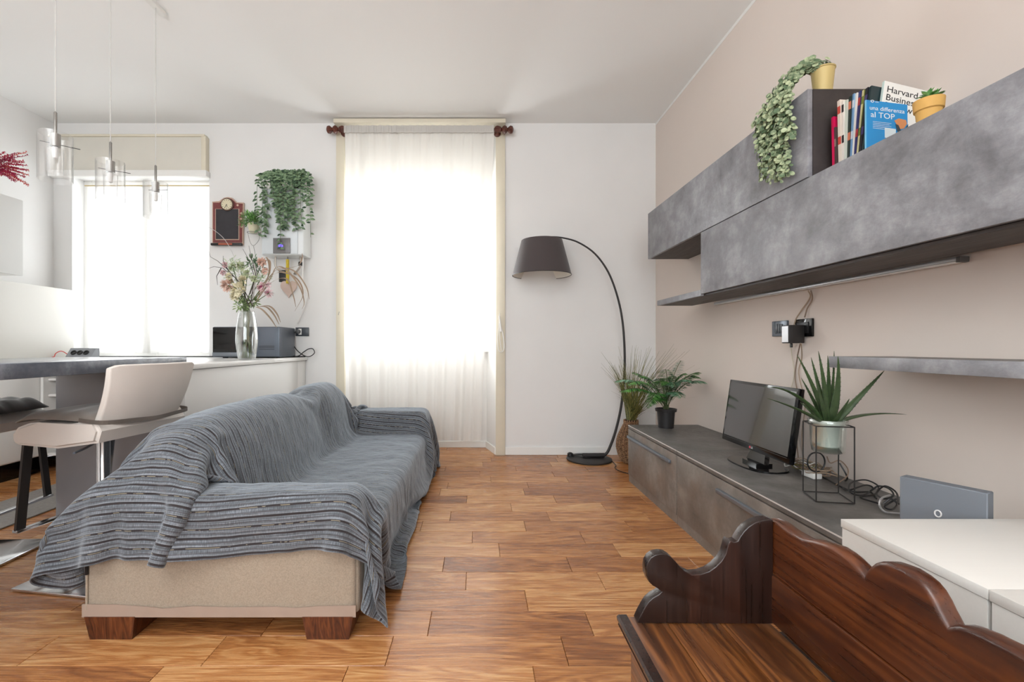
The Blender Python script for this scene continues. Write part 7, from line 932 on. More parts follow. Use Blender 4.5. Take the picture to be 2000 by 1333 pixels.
# ------------------------------------------------------------------ bar stools
def stool(cx, cy, ang, lab, padm, tuft):
    t = thing('bar_stool', lab, 'bar stool', (cx, cy, 0), 'bar stools at the slate bar')
    R = Matrix.Translation((cx, cy, 0))@Matrix.Rotation(ang, 4, 'Z')      # local +x is where the sitter faces
    def T(b): bmesh.ops.transform(b, matrix=R, verts=b.verts); return b
    obj('base_plate', T(box(bmesh.new(), -.20, .20, -.20, .20, .002, .014, .003)), M_chrome, t, smooth=True)
    obj('column', T(lathe(bmesh.new(), [(.045, .014), (.030, .03), (.028, .34), (.024, .345), (.024, .575)], seg=24)), M_chrome, t, smooth=True)
    # seat: thick waterfall side profile
    prof = [(-.20, .615), (-.215, .66), (-.19, .70), (-.08, .685), (.05, .688), (.11, .683), (.165, .664), (.185, .640), (.180, .604), (.16, .596), (-.02, .588)]
    b = prism(bmesh.new(), [(x, -.21, z-.02) for x, z in prof], (0, .42, 0)); bmesh.ops.bevel(b, geom=[e for e in b.edges if abs(e.verts[0].co.y-e.verts[1].co.y) < 1e-6], offset=.012, segments=3, affect='EDGES', clamp_overlap=True)
    obj('seat', T(b), M_leath, t, smooth=True)
    # loose pad on top
    b = bmesh.new(); n, k = 22, 22; g = []
    for j in range(k+1):
        r = []
        for i in range(n+1):
            x = -.17+.345*i/n; y = -.20+.40*j/k
            e = min(1, min(i, n-i)/2.5)*min(1, min(j, k-j)/2.5)
            bul = math.sqrt(e)*(.026 if not tuft else .038)
            if tuft: bul *= .45+.55*abs(math.sin(4*PI*i/n)*math.sin(4*PI*j/k))**.35
            else: bul += .003*math.sin(i*.9+j*.4)*e
            z = .672+.010*math.sin((x+.2)*7)-(max(0, x-.10)**2)*2.2
            r.append(b.verts.new((x, y, z+bul)))
        g.append(r)
    for j in range(k):
        for i in range(n): b.faces.new((g[j][i], g[j][i+1], g[j+1][i+1], g[j+1][i]))
    bd = bmesh.ops.extrude_face_region(b, geom=b.faces[:]); 
    for v in [x for x in bd['geom'] if isinstance(x, bmesh.types.BMVert)]: v.co.z = v.co.z-.004
    pad = obj('seat_pad', T(b), padm, t, smooth='all')
    # back rest: shell leaning back, gently wrapped
    b = bmesh.new(); n, k = 16, 14; A = []; B = []
    for j in range(k+1):
        s = j/k; ra = []; rb_ = []
        for i in range(n+1):
            w = -1+2*i/n
            hw = .185+.020*s
            crn = 1-.018*max(0, abs(w)-.82)/.18*(1 if j == k else 0)
            y = w*hw; z = .655+.235*s-(.012*max(0, (abs(w)-.8)/.2)**2 if j == k else 0)+.012*(1-w*w)*s*0
            x = -.185-.085*s-.012*math.sin(s*PI)+.03*w*w
            ra.append(b.verts.new((x, y, z))); th_ = .045*(1-.25*s)*(1-.35*abs(w)**4)
            rb_.append(b.verts.new((x-th_, y*1.0, z)))
        A.append(ra); B.append(rb_)
    for j in range(k):
        for i in range(n):
            b.faces.new((A[j][i], A[j][i+1], A[j+1][i+1], A[j+1][i])); b.faces.new((B[j][i+1], B[j][i], B[j+1][i], B[j+1][i+1]))
    for j in range(k):
        for i in (0, n): b.faces.new((A[j][i], A[j+1][i], B[j+1][i], B[j][i]))
    for i in range(n):
        for j in (0, k): b.faces.new((A[j][i], A[j][i+1], B[j][i+1], B[j][i]))
    bo = obj('backrest', T(b), M_leath, t, smooth=True)
    mod = bo.modifiers.new('bev', 'BEVEL'); mod.width = .010; mod.segments = 3; mod.limit_method = 'ANGLE'; mod.angle_limit = math.radians(50)
    # the pad's strap around the foot of the back rest
    pts = [(-.12, -.205, .680), (-.19, -.212, .676), (-.235, -.19, .672), (-.255, -.09, .668), (-.262, 0, .664), (-.255, .09, .668), (-.235, .19, .672), (-.19, .212, .676), (-.12, .205, .680)]
    b = bmesh.new(); c = catmull(pts, 4); v0 = [b.verts.new(Vector(p)+Vector((0, 0, -.008))) for p in c]; v1 = [b.verts.new(Vector(p)+Vector((0, 0, .008))) for p in c]
    for i in range(len(c)-1): b.faces.new((v0[i], v0[i+1], v1[i+1], v1[i]))
    bmesh.ops.solidify(b, geom=b.faces[:], thickness=.004)
    obj('strap', T(b), padm, pad)
    # foot rest: flat bars down from the seat front with a cross bar
    for sy in (-1, 1):
        b = prism(bmesh.new(), [(.145, sy*.175-.017, .585), (.156, sy*.175-.017, .585), (.195, sy*.175-.017, .235), (.184, sy*.175-.017, .235)], (0, .034, 0)); obj('footrest_arm', T(b), M_chrome if sy < 0 else M_dark, t)
    obj('footrest_bar', T(box(bmesh.new(), .178, .204, -.192, .192, .225, .237, .002)), M_chrome, t)
    b = bmesh.new(); tube(b, [(-.02, .03, .57), (-.10, .16, .565), (-.13, .23, .562)], .005, 8); obj('height_lever', T(b), M_steel, t, smooth=True)
    return t
stool(-1.60, 1.965, PI-.16, 'cream leather bar stool with taupe pad between bar and sofa', M_pad, False)
stool(-2.28, 2.06, .06, 'bar stool with dark tufted cushion on the far side of the bar', M_velvet, True)

# ------------------------------------------------------------------ pendants
rail = thing('pendant_rail', 'slim white ceiling rail carrying the three glass pendants', 'lamp rail', (-1.865, 2.3, H-.001))
bx('rail', M_trimw, rail, -1.885, -1.845, 1.75, 2.73, H-.022, H-.001, .003)
M_frost = mat('frosted inner tube', (238, 238, 236), .4)
M_nick = mat('brushed nickel', (150, 148, 144), .35, .8)
for k, (y, zb, lab) in enumerate(((2.03, 1.690, 'nearest glass pendant lamp, leftmost of the three'), (2.334, 1.692, 'middle glass pendant lamp of the three'), (2.66, 1.702, 'farthest glass pendant lamp in front of the kitchen window'))):
    x = -1.865
    t = thing('pendant_lamp', lab, 'pendant lamp', (x, y, H), 'glass pendant lamps over the bar')
    zt = zb+.205
    b = bmesh.new(); tube(b, [(x, y, H-.023), (x, y, zt+.09)], .0022, 6); obj('cable', b, mat('clear cable %d' % k, (196, 194, 190), .4), t)
    b = bmesh.new(); lathe(b, [(.006, zt+.0), (.0065, zt+.095), (.003, zt+.10)], x, y, seg=14); obj('stem', b, M_nick, t, smooth=True)
    b = bmesh.new(); lathe(b, [(.019, zt-.055), (.019, zt+.0), (.008, zt+.004)], x, y, seg=20)
    so = obj('socket', b, M_nick, t, smooth=True)
    a = (.5, .35, -.25)[k]
    b = bmesh.new(); d = Vector((math.cos(a), math.sin(a), 0)); tube(b, [Vector((x, y, zt-.045))-d*.052+Vector((0, 0, .006)), Vector((x, y, zt-.05))+d*.085], .0016, 6); obj('cross_rod', b, M_dark, so)
    b = bmesh.new(); n = 48; o1 = []; o2 = []
    for i in range(n):
        an = 2*PI*i/n; rr = .060*(1+.012*math.cos(an*24))
        o1.append(b.verts.new((x+rr*math.cos(an), y+rr*math.sin(an), zb))); o2.append(b.verts.new((x+rr*math.cos(an), y+rr*math.sin(an), zt)))
    for i in range(n): b.faces.new((o1[i], o1[(i+1) % n], o2[(i+1) % n], o2[i]))
    bmesh.ops.solidify(b, geom=b.faces[:], thickness=.003)
    obj('glass_shade', b, M_pglass, t, smooth=True)
    b = bmesh.new(); lathe(b, [(.028, zb+.03), (.030, zb+.14)], x, y, seg=30, cap0=False, cap1=False); obj('inner_tube', b, M_pglass, t, smooth=True)
    b = bmesh.new(); lathe(b, [(.001, zb+.095), (.009, zb+.10), (.012, zb+.13), (.010, zt-.056)], x, y, seg=16, cap1=False); obj('bulb', b, M_frost, t, smooth=True)

# ------------------------------------------------------------------ vegetation helpers
def leaf(b, p, d, up, ln, wd, fold=.25, mi=0, seg=3):
    """pointed leaf folded along the midrib; 2*seg quads"""
    d = Vector(d).normalized(); s = d.cross(Vector(up))
    if s.length < 1e-5: s = d.cross(Vector((1, 0.2, 0)))
    s.normalize(); n = s.cross(d).normalized(); p = Vector(p); rows = []
    for k in range(seg+1):
        t = k/seg; w = wd*.5*math.sin(PI*min(.97, max(.06, t**.8)))
        c = p+d*ln*t-n*ln*.18*t*t
        rows.append((b.verts.new(c+s*w+n*w*fold), b.verts.new(c), b.verts.new(c-s*w+n*w*fold)))
    for a, c in zip(rows, rows[1:]):
        for i in (0, 1):
            f = b.faces.new((a[i], a[i+1], c[i+1], c[i])); f.material_index = mi; f.smooth = True
def disc(b, p, nrm, r, mi=0, n=7):
    nrm = Vector(nrm).normalized(); a = nrm.orthogonal().normalized(); c = nrm.cross(a); p = Vector(p)
    m_ = b.verts.new(p-nrm*r*.15); vs = [b.verts.new(p+(a*math.cos(2*PI*k/n)+c*math.sin(2*PI*k/n))*r*(1 if k else 1.15)) for k in range(n)]
    for k in range(n): f = b.faces.new((m_, vs[k], vs[(k+1) % n])); f.material_index = mi
def leafmat(name, a, c, rough=.5, edge=None):
    m, nt, N, L, bs = newmat(name)
    g = N.new('ShaderNodeNewGeometry'); t = N.new('ShaderNodeTexNoise'); t.inputs['Scale'].default_value = 60; t.inputs['Detail'].default_value = 3; L.new(g.outputs['Position'], t.inputs['Vector'])
    t2 = N.new('ShaderNodeMath'); t2.operation = 'ADD'; L.new(t.outputs['Fac'], t2.inputs[0])
    L.new(mth(N, L, 'MULTIPLY', mth(N, L, 'SUBTRACT', g.outputs['Random Per Island'], .5), .5), t2.inputs[1])
    r = ramp(N, [(.3, S(a)), (.7, S(c))]); L.new(t2.outputs[0], r.inputs['Fac']); L.new(r.outputs['Color'], bs.inputs['Base Color'])
    bs.inputs['Roughness'].default_value = rough; bs.inputs['Subsurface Weight'].default_value = 0
    return m
M_lg = leafmat('dark green leaf', (32, 62, 38), (122, 148, 112))
M_lr = leafmat('variegated leaf', (92, 116, 84), (188, 200, 160))
M_fern = leafmat('fern leaf', (36, 92, 38), (112, 172, 84), .4)
M_fern2 = leafmat('pale fern leaf', (64, 116, 78), (140, 180, 150), .4)
M_bright = leafmat('bright green leaf', (70, 132, 58), (150, 196, 118))
M_aloe = leafmat('aloe leaf', (30, 44, 30), (64, 84, 50), .35)
M_stem = mat('stem', (86, 100, 62), .7)
M_twig = mat('dark twig', (62, 52, 48), .8)
M_dry = mat('dry leaf', (176, 156, 136), .8, noise=.1)

# ------------------------------------------------------------------ boiler and what hangs there
t = thing('boiler', 'white wall boiler with a small grey display under the trailing plants', 'boiler', (-1.66, 3.99, 1.73))
M_boil = mat('boiler white', (226, 230, 230), .3)
bx('casing', M_boil, t, -1.838, -1.482, 3.90, YB-.004, 1.735, 2.300, .008, 3)
bx('front_panel', mat('boiler front', (212, 218, 221), .3), t, -1.832, -1.53, 3.893, 3.899, 1.742, 2.29, .004)
dp = bx('display', mat('boiler display', (116, 114, 114), .3), t, -1.735, -1.590, 3.884, 3.892, 1.745, 1.875, .003)
M_led = mat('violet digits', (90, 70, 255), .4, emit=((110, 90, 255), 2.5))
b = bmesh.new()
for x in (-1.682, -1.660):       # two lit seven-segment digits
    for (dx, dz, w, h) in ((0, .024, .012, .003), (0, .012, .012, .003), (0, 0, .012, .003), (-.0065, .018, .003, .010), (.0065, .018, .003, .010), (.0065, .006, .003, .010)):
        box(b, x+dx-w/2, x+dx+w/2, 3.882, 3.8835, 1.80+dz-h/2, 1.80+dz+h/2)
obj('digit', b, M_led, dp)
M_copper = mat('grey pipe', (176, 168, 158), .35, .5)
for pts, m_, nm in (([(-1.76, 3.99, 1.735), (-1.76, 3.99, 1.66), (-1.73, 4.0, 1.62), (-1.68, 4.05, 1.60), (-1.68, 4.076, 1.60)], M_copper, 'pipe'), ([(-1.545, 3.99, 1.735), (-1.545, 3.99, 1.66), (-1.58, 4.0, 1.61), (-1.62, 4.05, 1.60), (-1.62, 4.076, 1.60)], M_copper, 'pipe'), ([(-1.525, 4.0, 1.735), (-1.525, 4.0, 1.50), (-1.50, 4.03, 1.42), (-1.55, 4.04, 1.25), (-1.60, 4.06, 1.16)], M_trimw, 'condensate_hose')):
    b = bmesh.new(); tube(b, catmull(pts, 5), .009 if nm == 'pipe' else .006, 8); obj(nm, b, m_, t, smooth=True)
b = bmesh.new(); lathe(b, [(.016, 0), (.016, .03), (.008, .035)], -1.545, 3.99, 1.66, seg=12); obj('valve', b, M_black, t)
b = bmesh.new()
for k in range(26): lathe(b, [(.012, 0), (.0145, .003), (.0145, .005), (.012, .008)], -1.655, 3.99, 1.505+k*.008, seg=12, cap0=(k == 0), cap1=(k == 25))
obj('gas_hose', b, mat('yellow gas hose', (214, 190, 62), .4), t, smooth=True)
b = bmesh.new(); lathe(b, [(.006, 0), (.006, .03)], -1.655, 3.99, 1.713, seg=10); obj('gas_tap', b, M_nick, t)
def plate(name, lab, x0, x1, z0, z1, m_, wall='back', X=None, cat='socket'):
    t = thing(name, lab, cat, ((x0+x1)/2, YB, z0) if wall == 'back' else (XR, (x0+x1)/2, z0))
    return t
t = thing('wall_socket', 'small black wall socket behind the yellow gas hose', 'socket', (-1.725, YB, 1.56))
bx('plate', M_black, t, -1.765, -1.70, YB-.012, YB-.002, 1.53, 1.635, .003)
t = thing('heart_ornament', 'pale pink hanging heart ornament on the wall under the boiler', 'ornament', (-1.67, YB-.02, 1.40))
b = bmesh.new(); hp = []
for k in range(28):
    a = 2*PI*k/28; hp.append((-1.675+.0058*16*math.sin(a)**3*.78, YB-.022, 1.475+.0052*(13*math.cos(a)-5*math.cos(2*a)-2*math.cos(3*a)-math.cos(4*a))))
prism(b, hp, (0, .014, 0)); obj('heart', b, mat('blush heart', (214, 192, 180), .8, noise=.08), t)
for cx, lab in ((-1.735, 'trailing ivy in a dark pot on the boiler, left one'), (-1.545, 'trailing ivy in a dark pot on the boiler, right one')):
    t = thing('trailing_ivy', lab, 'potted plant', (cx, 3.98, 2.30), 'ivy pots on the boiler')
    b = bmesh.new(); lathe(b, [(.038, 0), (.055, .088), (.057, .092), (.050, .092), (.047, .075)], cx, 3.95, 2.301, seg=24); obj('pot', b, M_black, t, smooth=True)
    rnd = random.Random(int(cx*1000)); nv = 9
    for v in range(nv):
        b = bmesh.new(); x0 = cx+rnd.uniform(-.04, .04)
        dx = (v/(nv-1)-.5)*.24+rnd.uniform(-.02, .02)
        L_ = rnd.uniform(.16, .50) if v % 3 else rnd.uniform(.38, .56)
        if cx < -1.6 and v > nv*.55: L_ *= 1.05
        x1 = cx+dx
        if x1 < -1.85: x1 = -1.85
        pts = catmull([(x0, 3.94, 2.39), ((x0+x1)/2, 3.905, 2.425+rnd.uniform(0, .03)), (x1, 3.865, 2.36), (x1+rnd.uniform(-.015, .015), 3.860+rnd.uniform(-.02, .0), 2.36-L_*.5), (x1+rnd.uniform(-.03, .03), 3.865, 2.36-L_)], 8)
        tube(b, pts, .0016, 4, cap=False)
        for i, p in enumerate(pts):
            if i < 3: continue
            for sgn in (-1, 1):
                if rnd.random() < .30: continue
                ln = rnd.uniform(.030, .044)
                leaf(b, p, (sgn*rnd.uniform(.6, 1), rnd.uniform(-.7, .1), rnd.uniform(-.8, .2)), (0, -1, .3), ln, ln*.62, mi=1)
        obj('vine', b, [M_stem, M_lg], t, recalc=False)
    b = bmesh.new()
    for v in range(10):
        a = rnd.uniform(0, 2*PI); p0 = Vector((cx, 3.95, 2.39)); p1 = p0+Vector((math.cos(a)*.07, -abs(math.sin(a))*.04, rnd.uniform(.0, .05)))
        tube(b, [p0, (p0+p1)/2+Vector((0, 0, .02)), p1], .0015, 4, cap=False)
        for q_ in (.4, .7, 1.0):
            leaf(b, p0.lerp(p1, q_)+Vector((0, 0, .01)), (math.cos(a+q_*3), -.4, rnd.uniform(-.2, .5)), (0, 0, 1), .03, .018, mi=1); leaf(b, p0.lerp(p1, q_), (-math.cos(a), -.5, .1), (0, 0, 1), .028, .018, mi=1)
    obj('crown_leaves', b, [M_stem, M_lg], t, kind='stuff', recalc=False)
# small green plant in a wire holder between chalkboard and boiler
t = thing('hanging_plant', 'small bright green plant in a wire wall holder between chalkboard and boiler', 'potted plant', (-1.98, 4.0, 2.0))
c = P(495, 455, 3.94)
b = bmesh.new(); lathe(b, [(.030, 0), (.048, .072), (.050, .075), (.044, .075)], c.x, c.y, c.z, seg=20); obj('pot', b, mat('ivory pot', (214, 208, 180), .6), t, smooth=True)
b = bmesh.new(); rg = [(c.x+.05*math.cos(a*PI/10), c.y+.05*math.sin(a*PI/10), c.z+.0) for a in range(21)]; tube(b, rg, .0022, 6)
tube(b, catmull([(c.x-.035, c.y-.03, c.z), (c.x-.02, c.y-.02, c.z-.08), (c.x+.0, c.y, c.z-.11), (c.x+.035, c.y+.02, c.z-.06), (c.x+.045, c.y+.02, c.z)], 5), .002, 6)
tube(b, [(c.x, c.y, c.z-.11), (c.x-.01, YB-.002, c.z-.36)], .002, 6); tube(b, [(c.x+.045, c.y+.02, c.z), (c.x+.05, YB-.002, c.z+.10)], .002, 6)
obj('wire_holder', b, M_nick, t)
b = bmesh.new(); rnd = random.Random(5)
for k in range(620):
    a = rnd.uniform(0, 2*PI); e = rnd.uniform(-.25, 1.2); r = rnd.uniform(.02, .095)
    d = Vector((math.cos(a)*math.cos(e)*1.05, math.sin(a)*math.cos(e)*.7, math.sin(e)))
    leaf(b, Vector((c.x-.01, c.y-.01, c.z+.085))+d*r, d+Vector((rnd.uniform(-.5, .5), rnd.uniform(-.5, .5), rnd.uniform(-.5, .5))), (0, 0, 1), .030, .011, seg=2)
obj('foliage', b, M_bright, t, kind='stuff', recalc=False)

# ------------------------------------------------------------------ chalkboard with clock
t = thing('chalkboard_clock', 'red framed chalkboard with a small clock in its arched top', 'chalkboard', (-2.22, YB, 1.88))
def Q(px, py, y=4.06): return P(px, py, y)
M_red = mat('worn red frame', (122, 62, 60), .6, noise=.14, nscale=60)
M_edge = mat('pale frame edge', (196, 168, 150), .6)
out = [(414.5, 478), (414.5, 394), (428, 393), (432, 390), (437, 386.5), (445, 385), (453, 386.5), (458, 391), (462, 395), (476, 396), (474.5, 478)]
b = prism(bmesh.new(), [Q(x, y, 4.055) for x, y in out], (0, .018, 0)); obj('backboard', b, M_edge, t)
inn = [(416, 474), (416, 396), (428, 396), (433, 393), (438, 388.5), (445, 387), (452, 388.5), (457, 393), (461, 397), (473.5, 398), (472.5, 474)]
b = prism(bmesh.new(), [Q(x, y, 4.050) for x, y in inn], (0, .006, 0)); obj('frame', b, M_red, t)
a0, a1 = Q(420.5, 469, 4.048), Q(467.5, 408, 4.048)
bx('inner_moulding', M_edge, t, a0.x, a1.x, 4.046, 4.0495, a0.z, a1.z, .001)
bx('slate', mat('chalkboard slate', (50, 48, 52), .7, noise=.1, nscale=30), t, a0.x+.007, a1.x-.007, 4.043, 4.0455, a0.z+.007, a1.z-.004)
b = bmesh.new(); cc = Q(444, 400, 4.04); lathe(b, [(.056, 0), (.056, .008), (.050, .010)], seg=32, M=Matrix.Translation(cc)@Matrix.Rotation(PI/2, 4, 'X')); ck = obj('clock_rim', b, mat('bronze rim', (96, 72, 58), .4, .4), t, smooth=True)
b = bmesh.new(); lathe(b, [(.047, .0105), (.047, .012)], seg=32, M=Matrix.Translation(cc)@Matrix.Rotation(PI/2, 4, 'X')); obj('clock_face', b, mat('clock face', (222, 212, 182), .5), ck)
b = bmesh.new()
for k in range(12):
    a = k*PI/6; box(b, -.0016, .0016, -.0005, .0005, .034, .042, M=Matrix.Translation(cc+Vector((0, -.0125, 0)))@Matrix.Rotation(a, 4, 'Y'))
obj('hour_mark', b, M_black, ck)
for a, l in ((2.9, .026), (3.6, .034)):
    b = bmesh.new(); box(b, -.0014, .0014, -.001, .001, 0, l, M=Matrix.Translation(cc+Vector((0, -.0135, 0)))@Matrix.Rotation(a, 4, 'Y')); obj('clock_hand', b, M_black, ck)
a0, a1 = Q(413, 480, 4.045), Q(473, 476, 4.045)
bx('ledge', M_black, t, a0.x, a1.x, 4.03, 4.058, a0.z, a0.z+.020, .002)
bx('ledge_band', mat('rust band', (168, 84, 60), .6), t, a0.x+.07, a1.x-.08, 4.028, 4.0295, a0.z+.003, a0.z+.017)
b = bmesh.new()
for px, py in ((464, 401), (471, 417), (470.5, 428), (471.5, 443)):
    q_ = Q(px, py, 4.048); lathe(b, [(.010, 0), (.007, .003)], seg=10, M=Matrix.Translation(q_)@Matrix.Rotation(PI/2, 4, 'X'))
obj('painted_rose', b, mat('pale rose', (216, 186, 168), .7), t, kind='stuff')

# ------------------------------------------------------------------ on the worktop
t = thing('microwave', 'dark grey microwave oven on the worktop behind the glass vase', 'microwave', (-1.88, 3.9, .866))
bx('casing', mat('microwave casing', (92, 98, 108), .3, .3), t, -2.155, -1.61, 3.735, 4.04, .872, 1.12, .008, 3)
bx('door', M_blackg, t, -2.15, -1.80, 3.722, 3.734, .890, 1.115, .004)
bx('lower_band', mat('silver band', (128, 134, 142), .3, .5), t, -2.15, -1.80, 3.717, 3.7215, .880, .912, .003)
b = bmesh.new(); tube(b, catmull([(-1.80, 3.72, 1.09), (-1.805, 3.695, 1.07), (-1.81, 3.69, .99), (-1.805, 3.695, .92), (-1.80, 3.72, .90)], 5), .008, 8); obj('handle', b, M_chrome, t, smooth=True)
bx('control_panel', mat('microwave side', (104, 112, 124), .28, .3), t, -1.795, -1.612, 3.722, 3.734, .878, 1.115, .004)
for z in (.935, .948, .96): bx('slot', M_black, t, -1.775, -1.65, 3.7195, 3.7215, z, z+.003)
for x in (-2.1, -1.66): bx('foot', M_black, t, x, x+.03, 3.78, 3.81, .8655, .873)

vx, vy, vz = -1.655, 3.29, .8655
t = thing('glass_vase', 'tall clear glass vase holding artificial flowers on the worktop end', 'vase', (vx, vy, vz))
prof = [(.052, 0), (.058, .01), (.066, .06), (.074, .13), (.072, .20), (.062, .28), (.050, .335), (.050, .345)]
b = bmesh.new(); lathe(b, prof, vx, vy, vz, seg=40, cap1=False); bmesh.ops.recalc_face_normals(b, faces=b.faces[:]); bmesh.ops.solidify(b, geom=b.faces[:], thickness=.004); obj('vase', b, M_vase, t, smooth='all')
t = thing('flower_bouquet', 'loose bouquet of pale artificial flowers, twigs and dry leaves in the vase', 'flowers', (vx, vy, vz+.01))
rnd = random.Random(8)
blo = [(446, 557, 13, 0), (468, 566, 15, 1), (462, 578, 11, 1), (475, 548, 9, 1), (437, 533, 6, 2), (440, 518, 6, 2), (512, 561, 9, 2), (525, 573, 9, 3), (524, 557, 6, 3), (512, 512, 9, 0), (470, 520, 10, 4), (455, 522, 8, 4), (483, 535, 8, 4), (448, 540, 7, 1), (497, 545, 7, 4), (518, 530, 7, 0)]
M_bl = [mat('apricot petals', (232, 200, 184), .8), mat('cream petals', (236, 228, 198), .8), mat('blush petals', (232, 200, 202), .8), mat('white pink petals', (238, 214, 216), .8), mat('pale green petals', (206, 214, 178), .8)]
M_heart = mat('magenta throat', (150, 40, 90), .7)
b = bmesh.new()
for px, py, r, mi in blo:
    c = P(px, py, vy-.02+rnd.uniform(-.06, .06)); b0 = Vector((vx+rnd.uniform(-.03, .03), vy+rnd.uniform(-.03, .03), vz+.012)); nk = Vector((vx+rnd.uniform(-.03, .03), vy+rnd.uniform(-.02, .02), vz+.34))
    tube(b, catmull([b0, nk, (nk+c)/2+Vector((0, 0, .01)), c], 5), .0028, 6)
obj('stems', b, M_stem, t, kind='stuff')
for px, py, r, mi in blo:
    c = P(px, py, vy-.03+rnd.uniform(-.05, .05)); R_ = r*vy/F*1.08; b = bmesh.new()
    for k in range(46):
        u_ = rnd.uniform(-.6, 1); a = rnd.uniform(0, 2*PI); s_ = math.sqrt(max(0, 1-u_*u_)); d = Vector((s_*math.cos(a), -abs(u_) if mi != 3 else -u_, s_*math.sin(a)))
        leaf(b, c+d*R_*.25, d+Vector((rnd.uniform(-.3, .3), -.2, rnd.uniform(-.3, .3))), (rnd.uniform(-1, 1), 0, 1), R_*.85, R_*.55, seg=2)
    if mi in (2, 3) and r > 6: disc(b, c+Vector((0, -R_*.6, 0)), (0, -1, 0), R_*.3, 1)
    obj('blossom', b, [M_bl[mi], M_heart], t, recalc=False)
b = bmesh.new()
for (cx_, cy_, rr, n_, mi) in ((493, 512, 12, 90, 0), (472, 595, 14, 120, 1), (496, 590, 9, 50, 1), (465, 535, 26, 90, 2), (500, 545, 16, 50, 2), (520, 545, 12, 30, 2), (450, 512, 14, 40, 2), (505, 520, 12, 50, 0)):
    c = P(cx_, cy_, vy)
    for k in range(n_):
        d = Vector((rnd.gauss(0, 1), rnd.gauss(0, .7), rnd.gauss(0, 1))).normalized(); p = c+d*rr*vy/F*rnd.uniform(.1, 1)
        leaf(b, p, d+Vector((0, 0, .5 if mi != 1 else .1)), (0, -1, .2), rnd.uniform(.015, .035), .009, seg=2, mi=mi)
obj('filler_leaves', b, [M_lg, leafmat('olive filler', (84, 112, 58), (158, 180, 120)), leafmat('sage filler', (150, 170, 138), (214, 222, 196))], t, kind='stuff', recalc=False)
nk = Vector((vx, vy, vz+.33))
tw = [[(495, 600), (470, 555), (445, 527), (425, 510), (411, 502), (408, 491)], [(445, 527), (436, 510), (436, 500)], [(488, 600), (462, 545), (435, 524), (418, 521), (406, 525)], [(432, 524), (423, 540), (425, 557)], [(490, 590), (497, 540), (484, 504), (474, 486)], [(488, 575), (500, 540), (490, 500), (486, 480)]]
for pl in tw:
    b = bmesh.new(); pts = [P(x, y, vy-.05) for x, y in pl]; tube(b, pts, [.0032-.0022*k/(len(pts)-1) for k in range(len(pts))], 6); obj('twig', b, M_twig, t)
b = bmesh.new(); tube(b, catmull([P(470, 560, vy-.04), P(458, 505, vy-.06), P(440, 470, vy-.08), P(418, 450, vy-.1), P(396, 440, vy-.1)], 6), .0018, 5); tube(b, catmull([P(492, 600, vy), P(499, 540, vy-.03), P(496, 515, vy-.03)], 5), .005, 6); obj('pale_twig', b, mat('silver twig', (196, 192, 190), .7), t)
for pl in ([(500, 590), (528, 545), (540, 522), (560, 528), (585, 560), (594, 590), (590, 604)], [(500, 590), (524, 545), (545, 525), (575, 530), (598, 560), (604, 585)], [(500, 585), (520, 548), (548, 532), (580, 545), (592, 575), (576, 608)], [(505, 565), (524, 540), (528, 515), (522, 508), (514, 520), (514, 535)], [(500, 580), (522, 545), (526, 520), (520, 503), (512, 512)], [(500, 600), (520, 600), (535, 615), (545, 634)], [(500, 600), (512, 605), (528, 622), (540, 640)], [(500, 600), (525, 598), (540, 612), (548, 630)], [(500, 590), (530, 552), (560, 545), (572, 575), (578, 600)], [(540, 528), (580, 520), (590, 505), (590, 495)]):
    b = bmesh.new(); yy = vy+rnd.uniform(-.05, .05); pts = catmull([P(x, y, yy) for x, y in pl], 5); n_ = len(pts); v0 = []; v1 = []
    for k, p in enumerate(pts):
        w = .0045*math.sin(PI*min(.97, .15+.85*k/n_))+.0006; v0.append(b.verts.new(p+Vector((w, .3*w, w*.6)))); v1.append(b.verts.new(p-Vector((w, .3*w, w*.6))))
    for k in range(n_-1): b.faces.new((v0[k], v0[k+1], v1[k+1], v1[k]))
    bmesh.ops.solidify(b, geom=b.faces[:], thickness=.001); obj('dry_leaf', b, M_dry, t)

t = thing('wall_socket', 'black wall socket with a white plug beside the microwave', 'socket', (-1.55, YB, 1.05))
a0, a1 = P(578, 657, YB), P(604, 640, YB)
bx('plate', M_socket, t, a0.x, a1.x, YB-.012, YB-.002, a0.z, a1.z, .003)
bx('outlet', M_trimw, t, a0.x+.028, a0.x+.055, YB-.016, YB-.0125, a0.z+.012, a1.z-.012, .002)
t = thing('cable', 'black plug and looped cord running from the wall socket to the worktop', 'cable', (-1.6, YB-.05, .87))
c = P(582, 648, YB-.03)
b = bmesh.new(); lathe(b, [(.020, 0), (.018, .03), (.008, .038)], seg=18, M=Matrix.Translation(c+Vector((0, .012, 0)))@Matrix.Rotation(PI/2, 4, 'X')); obj('plug', b, mat('grey plug', (90, 92, 94), .4), t, smooth=True)
b = bmesh.new(); yy = YB-.06; tube(b, catmull([c+Vector((0, -.02, 0)), P(571, 652, yy), P(569, 664, yy), P(578, 682, yy), P(592, 694, yy-.1), P(604, 697, yy-.05), P(614, 690, yy), P(611, 682, yy), P(603, 682, yy), P(593, 688, yy), P(582, 696, yy), P(560, 696.5, yy)], 6), .004, 8); obj('cord', b, M_black, t, smooth=True)
t = thing('power_strip', 'grey sloping three-socket power block on the worktop by the backsplash', 'power strip', (-3.3, 3.95, .866))
y_ = 3.93; x0, x1 = (133-935)/F*y_, (183-935)/F*y_
b = prism(bmesh.new(), [(x0, 3.90, .8665), (x0, 3.99, .8665), (x0, 3.99, .945), (x0, 3.955, .945)], (x1-x0-.0, 0, 0)); obj('body', b, mat('grey plastic', (136, 138, 142), .4), t)
M_t = Matrix.Rotation(-.60, 4, 'X')
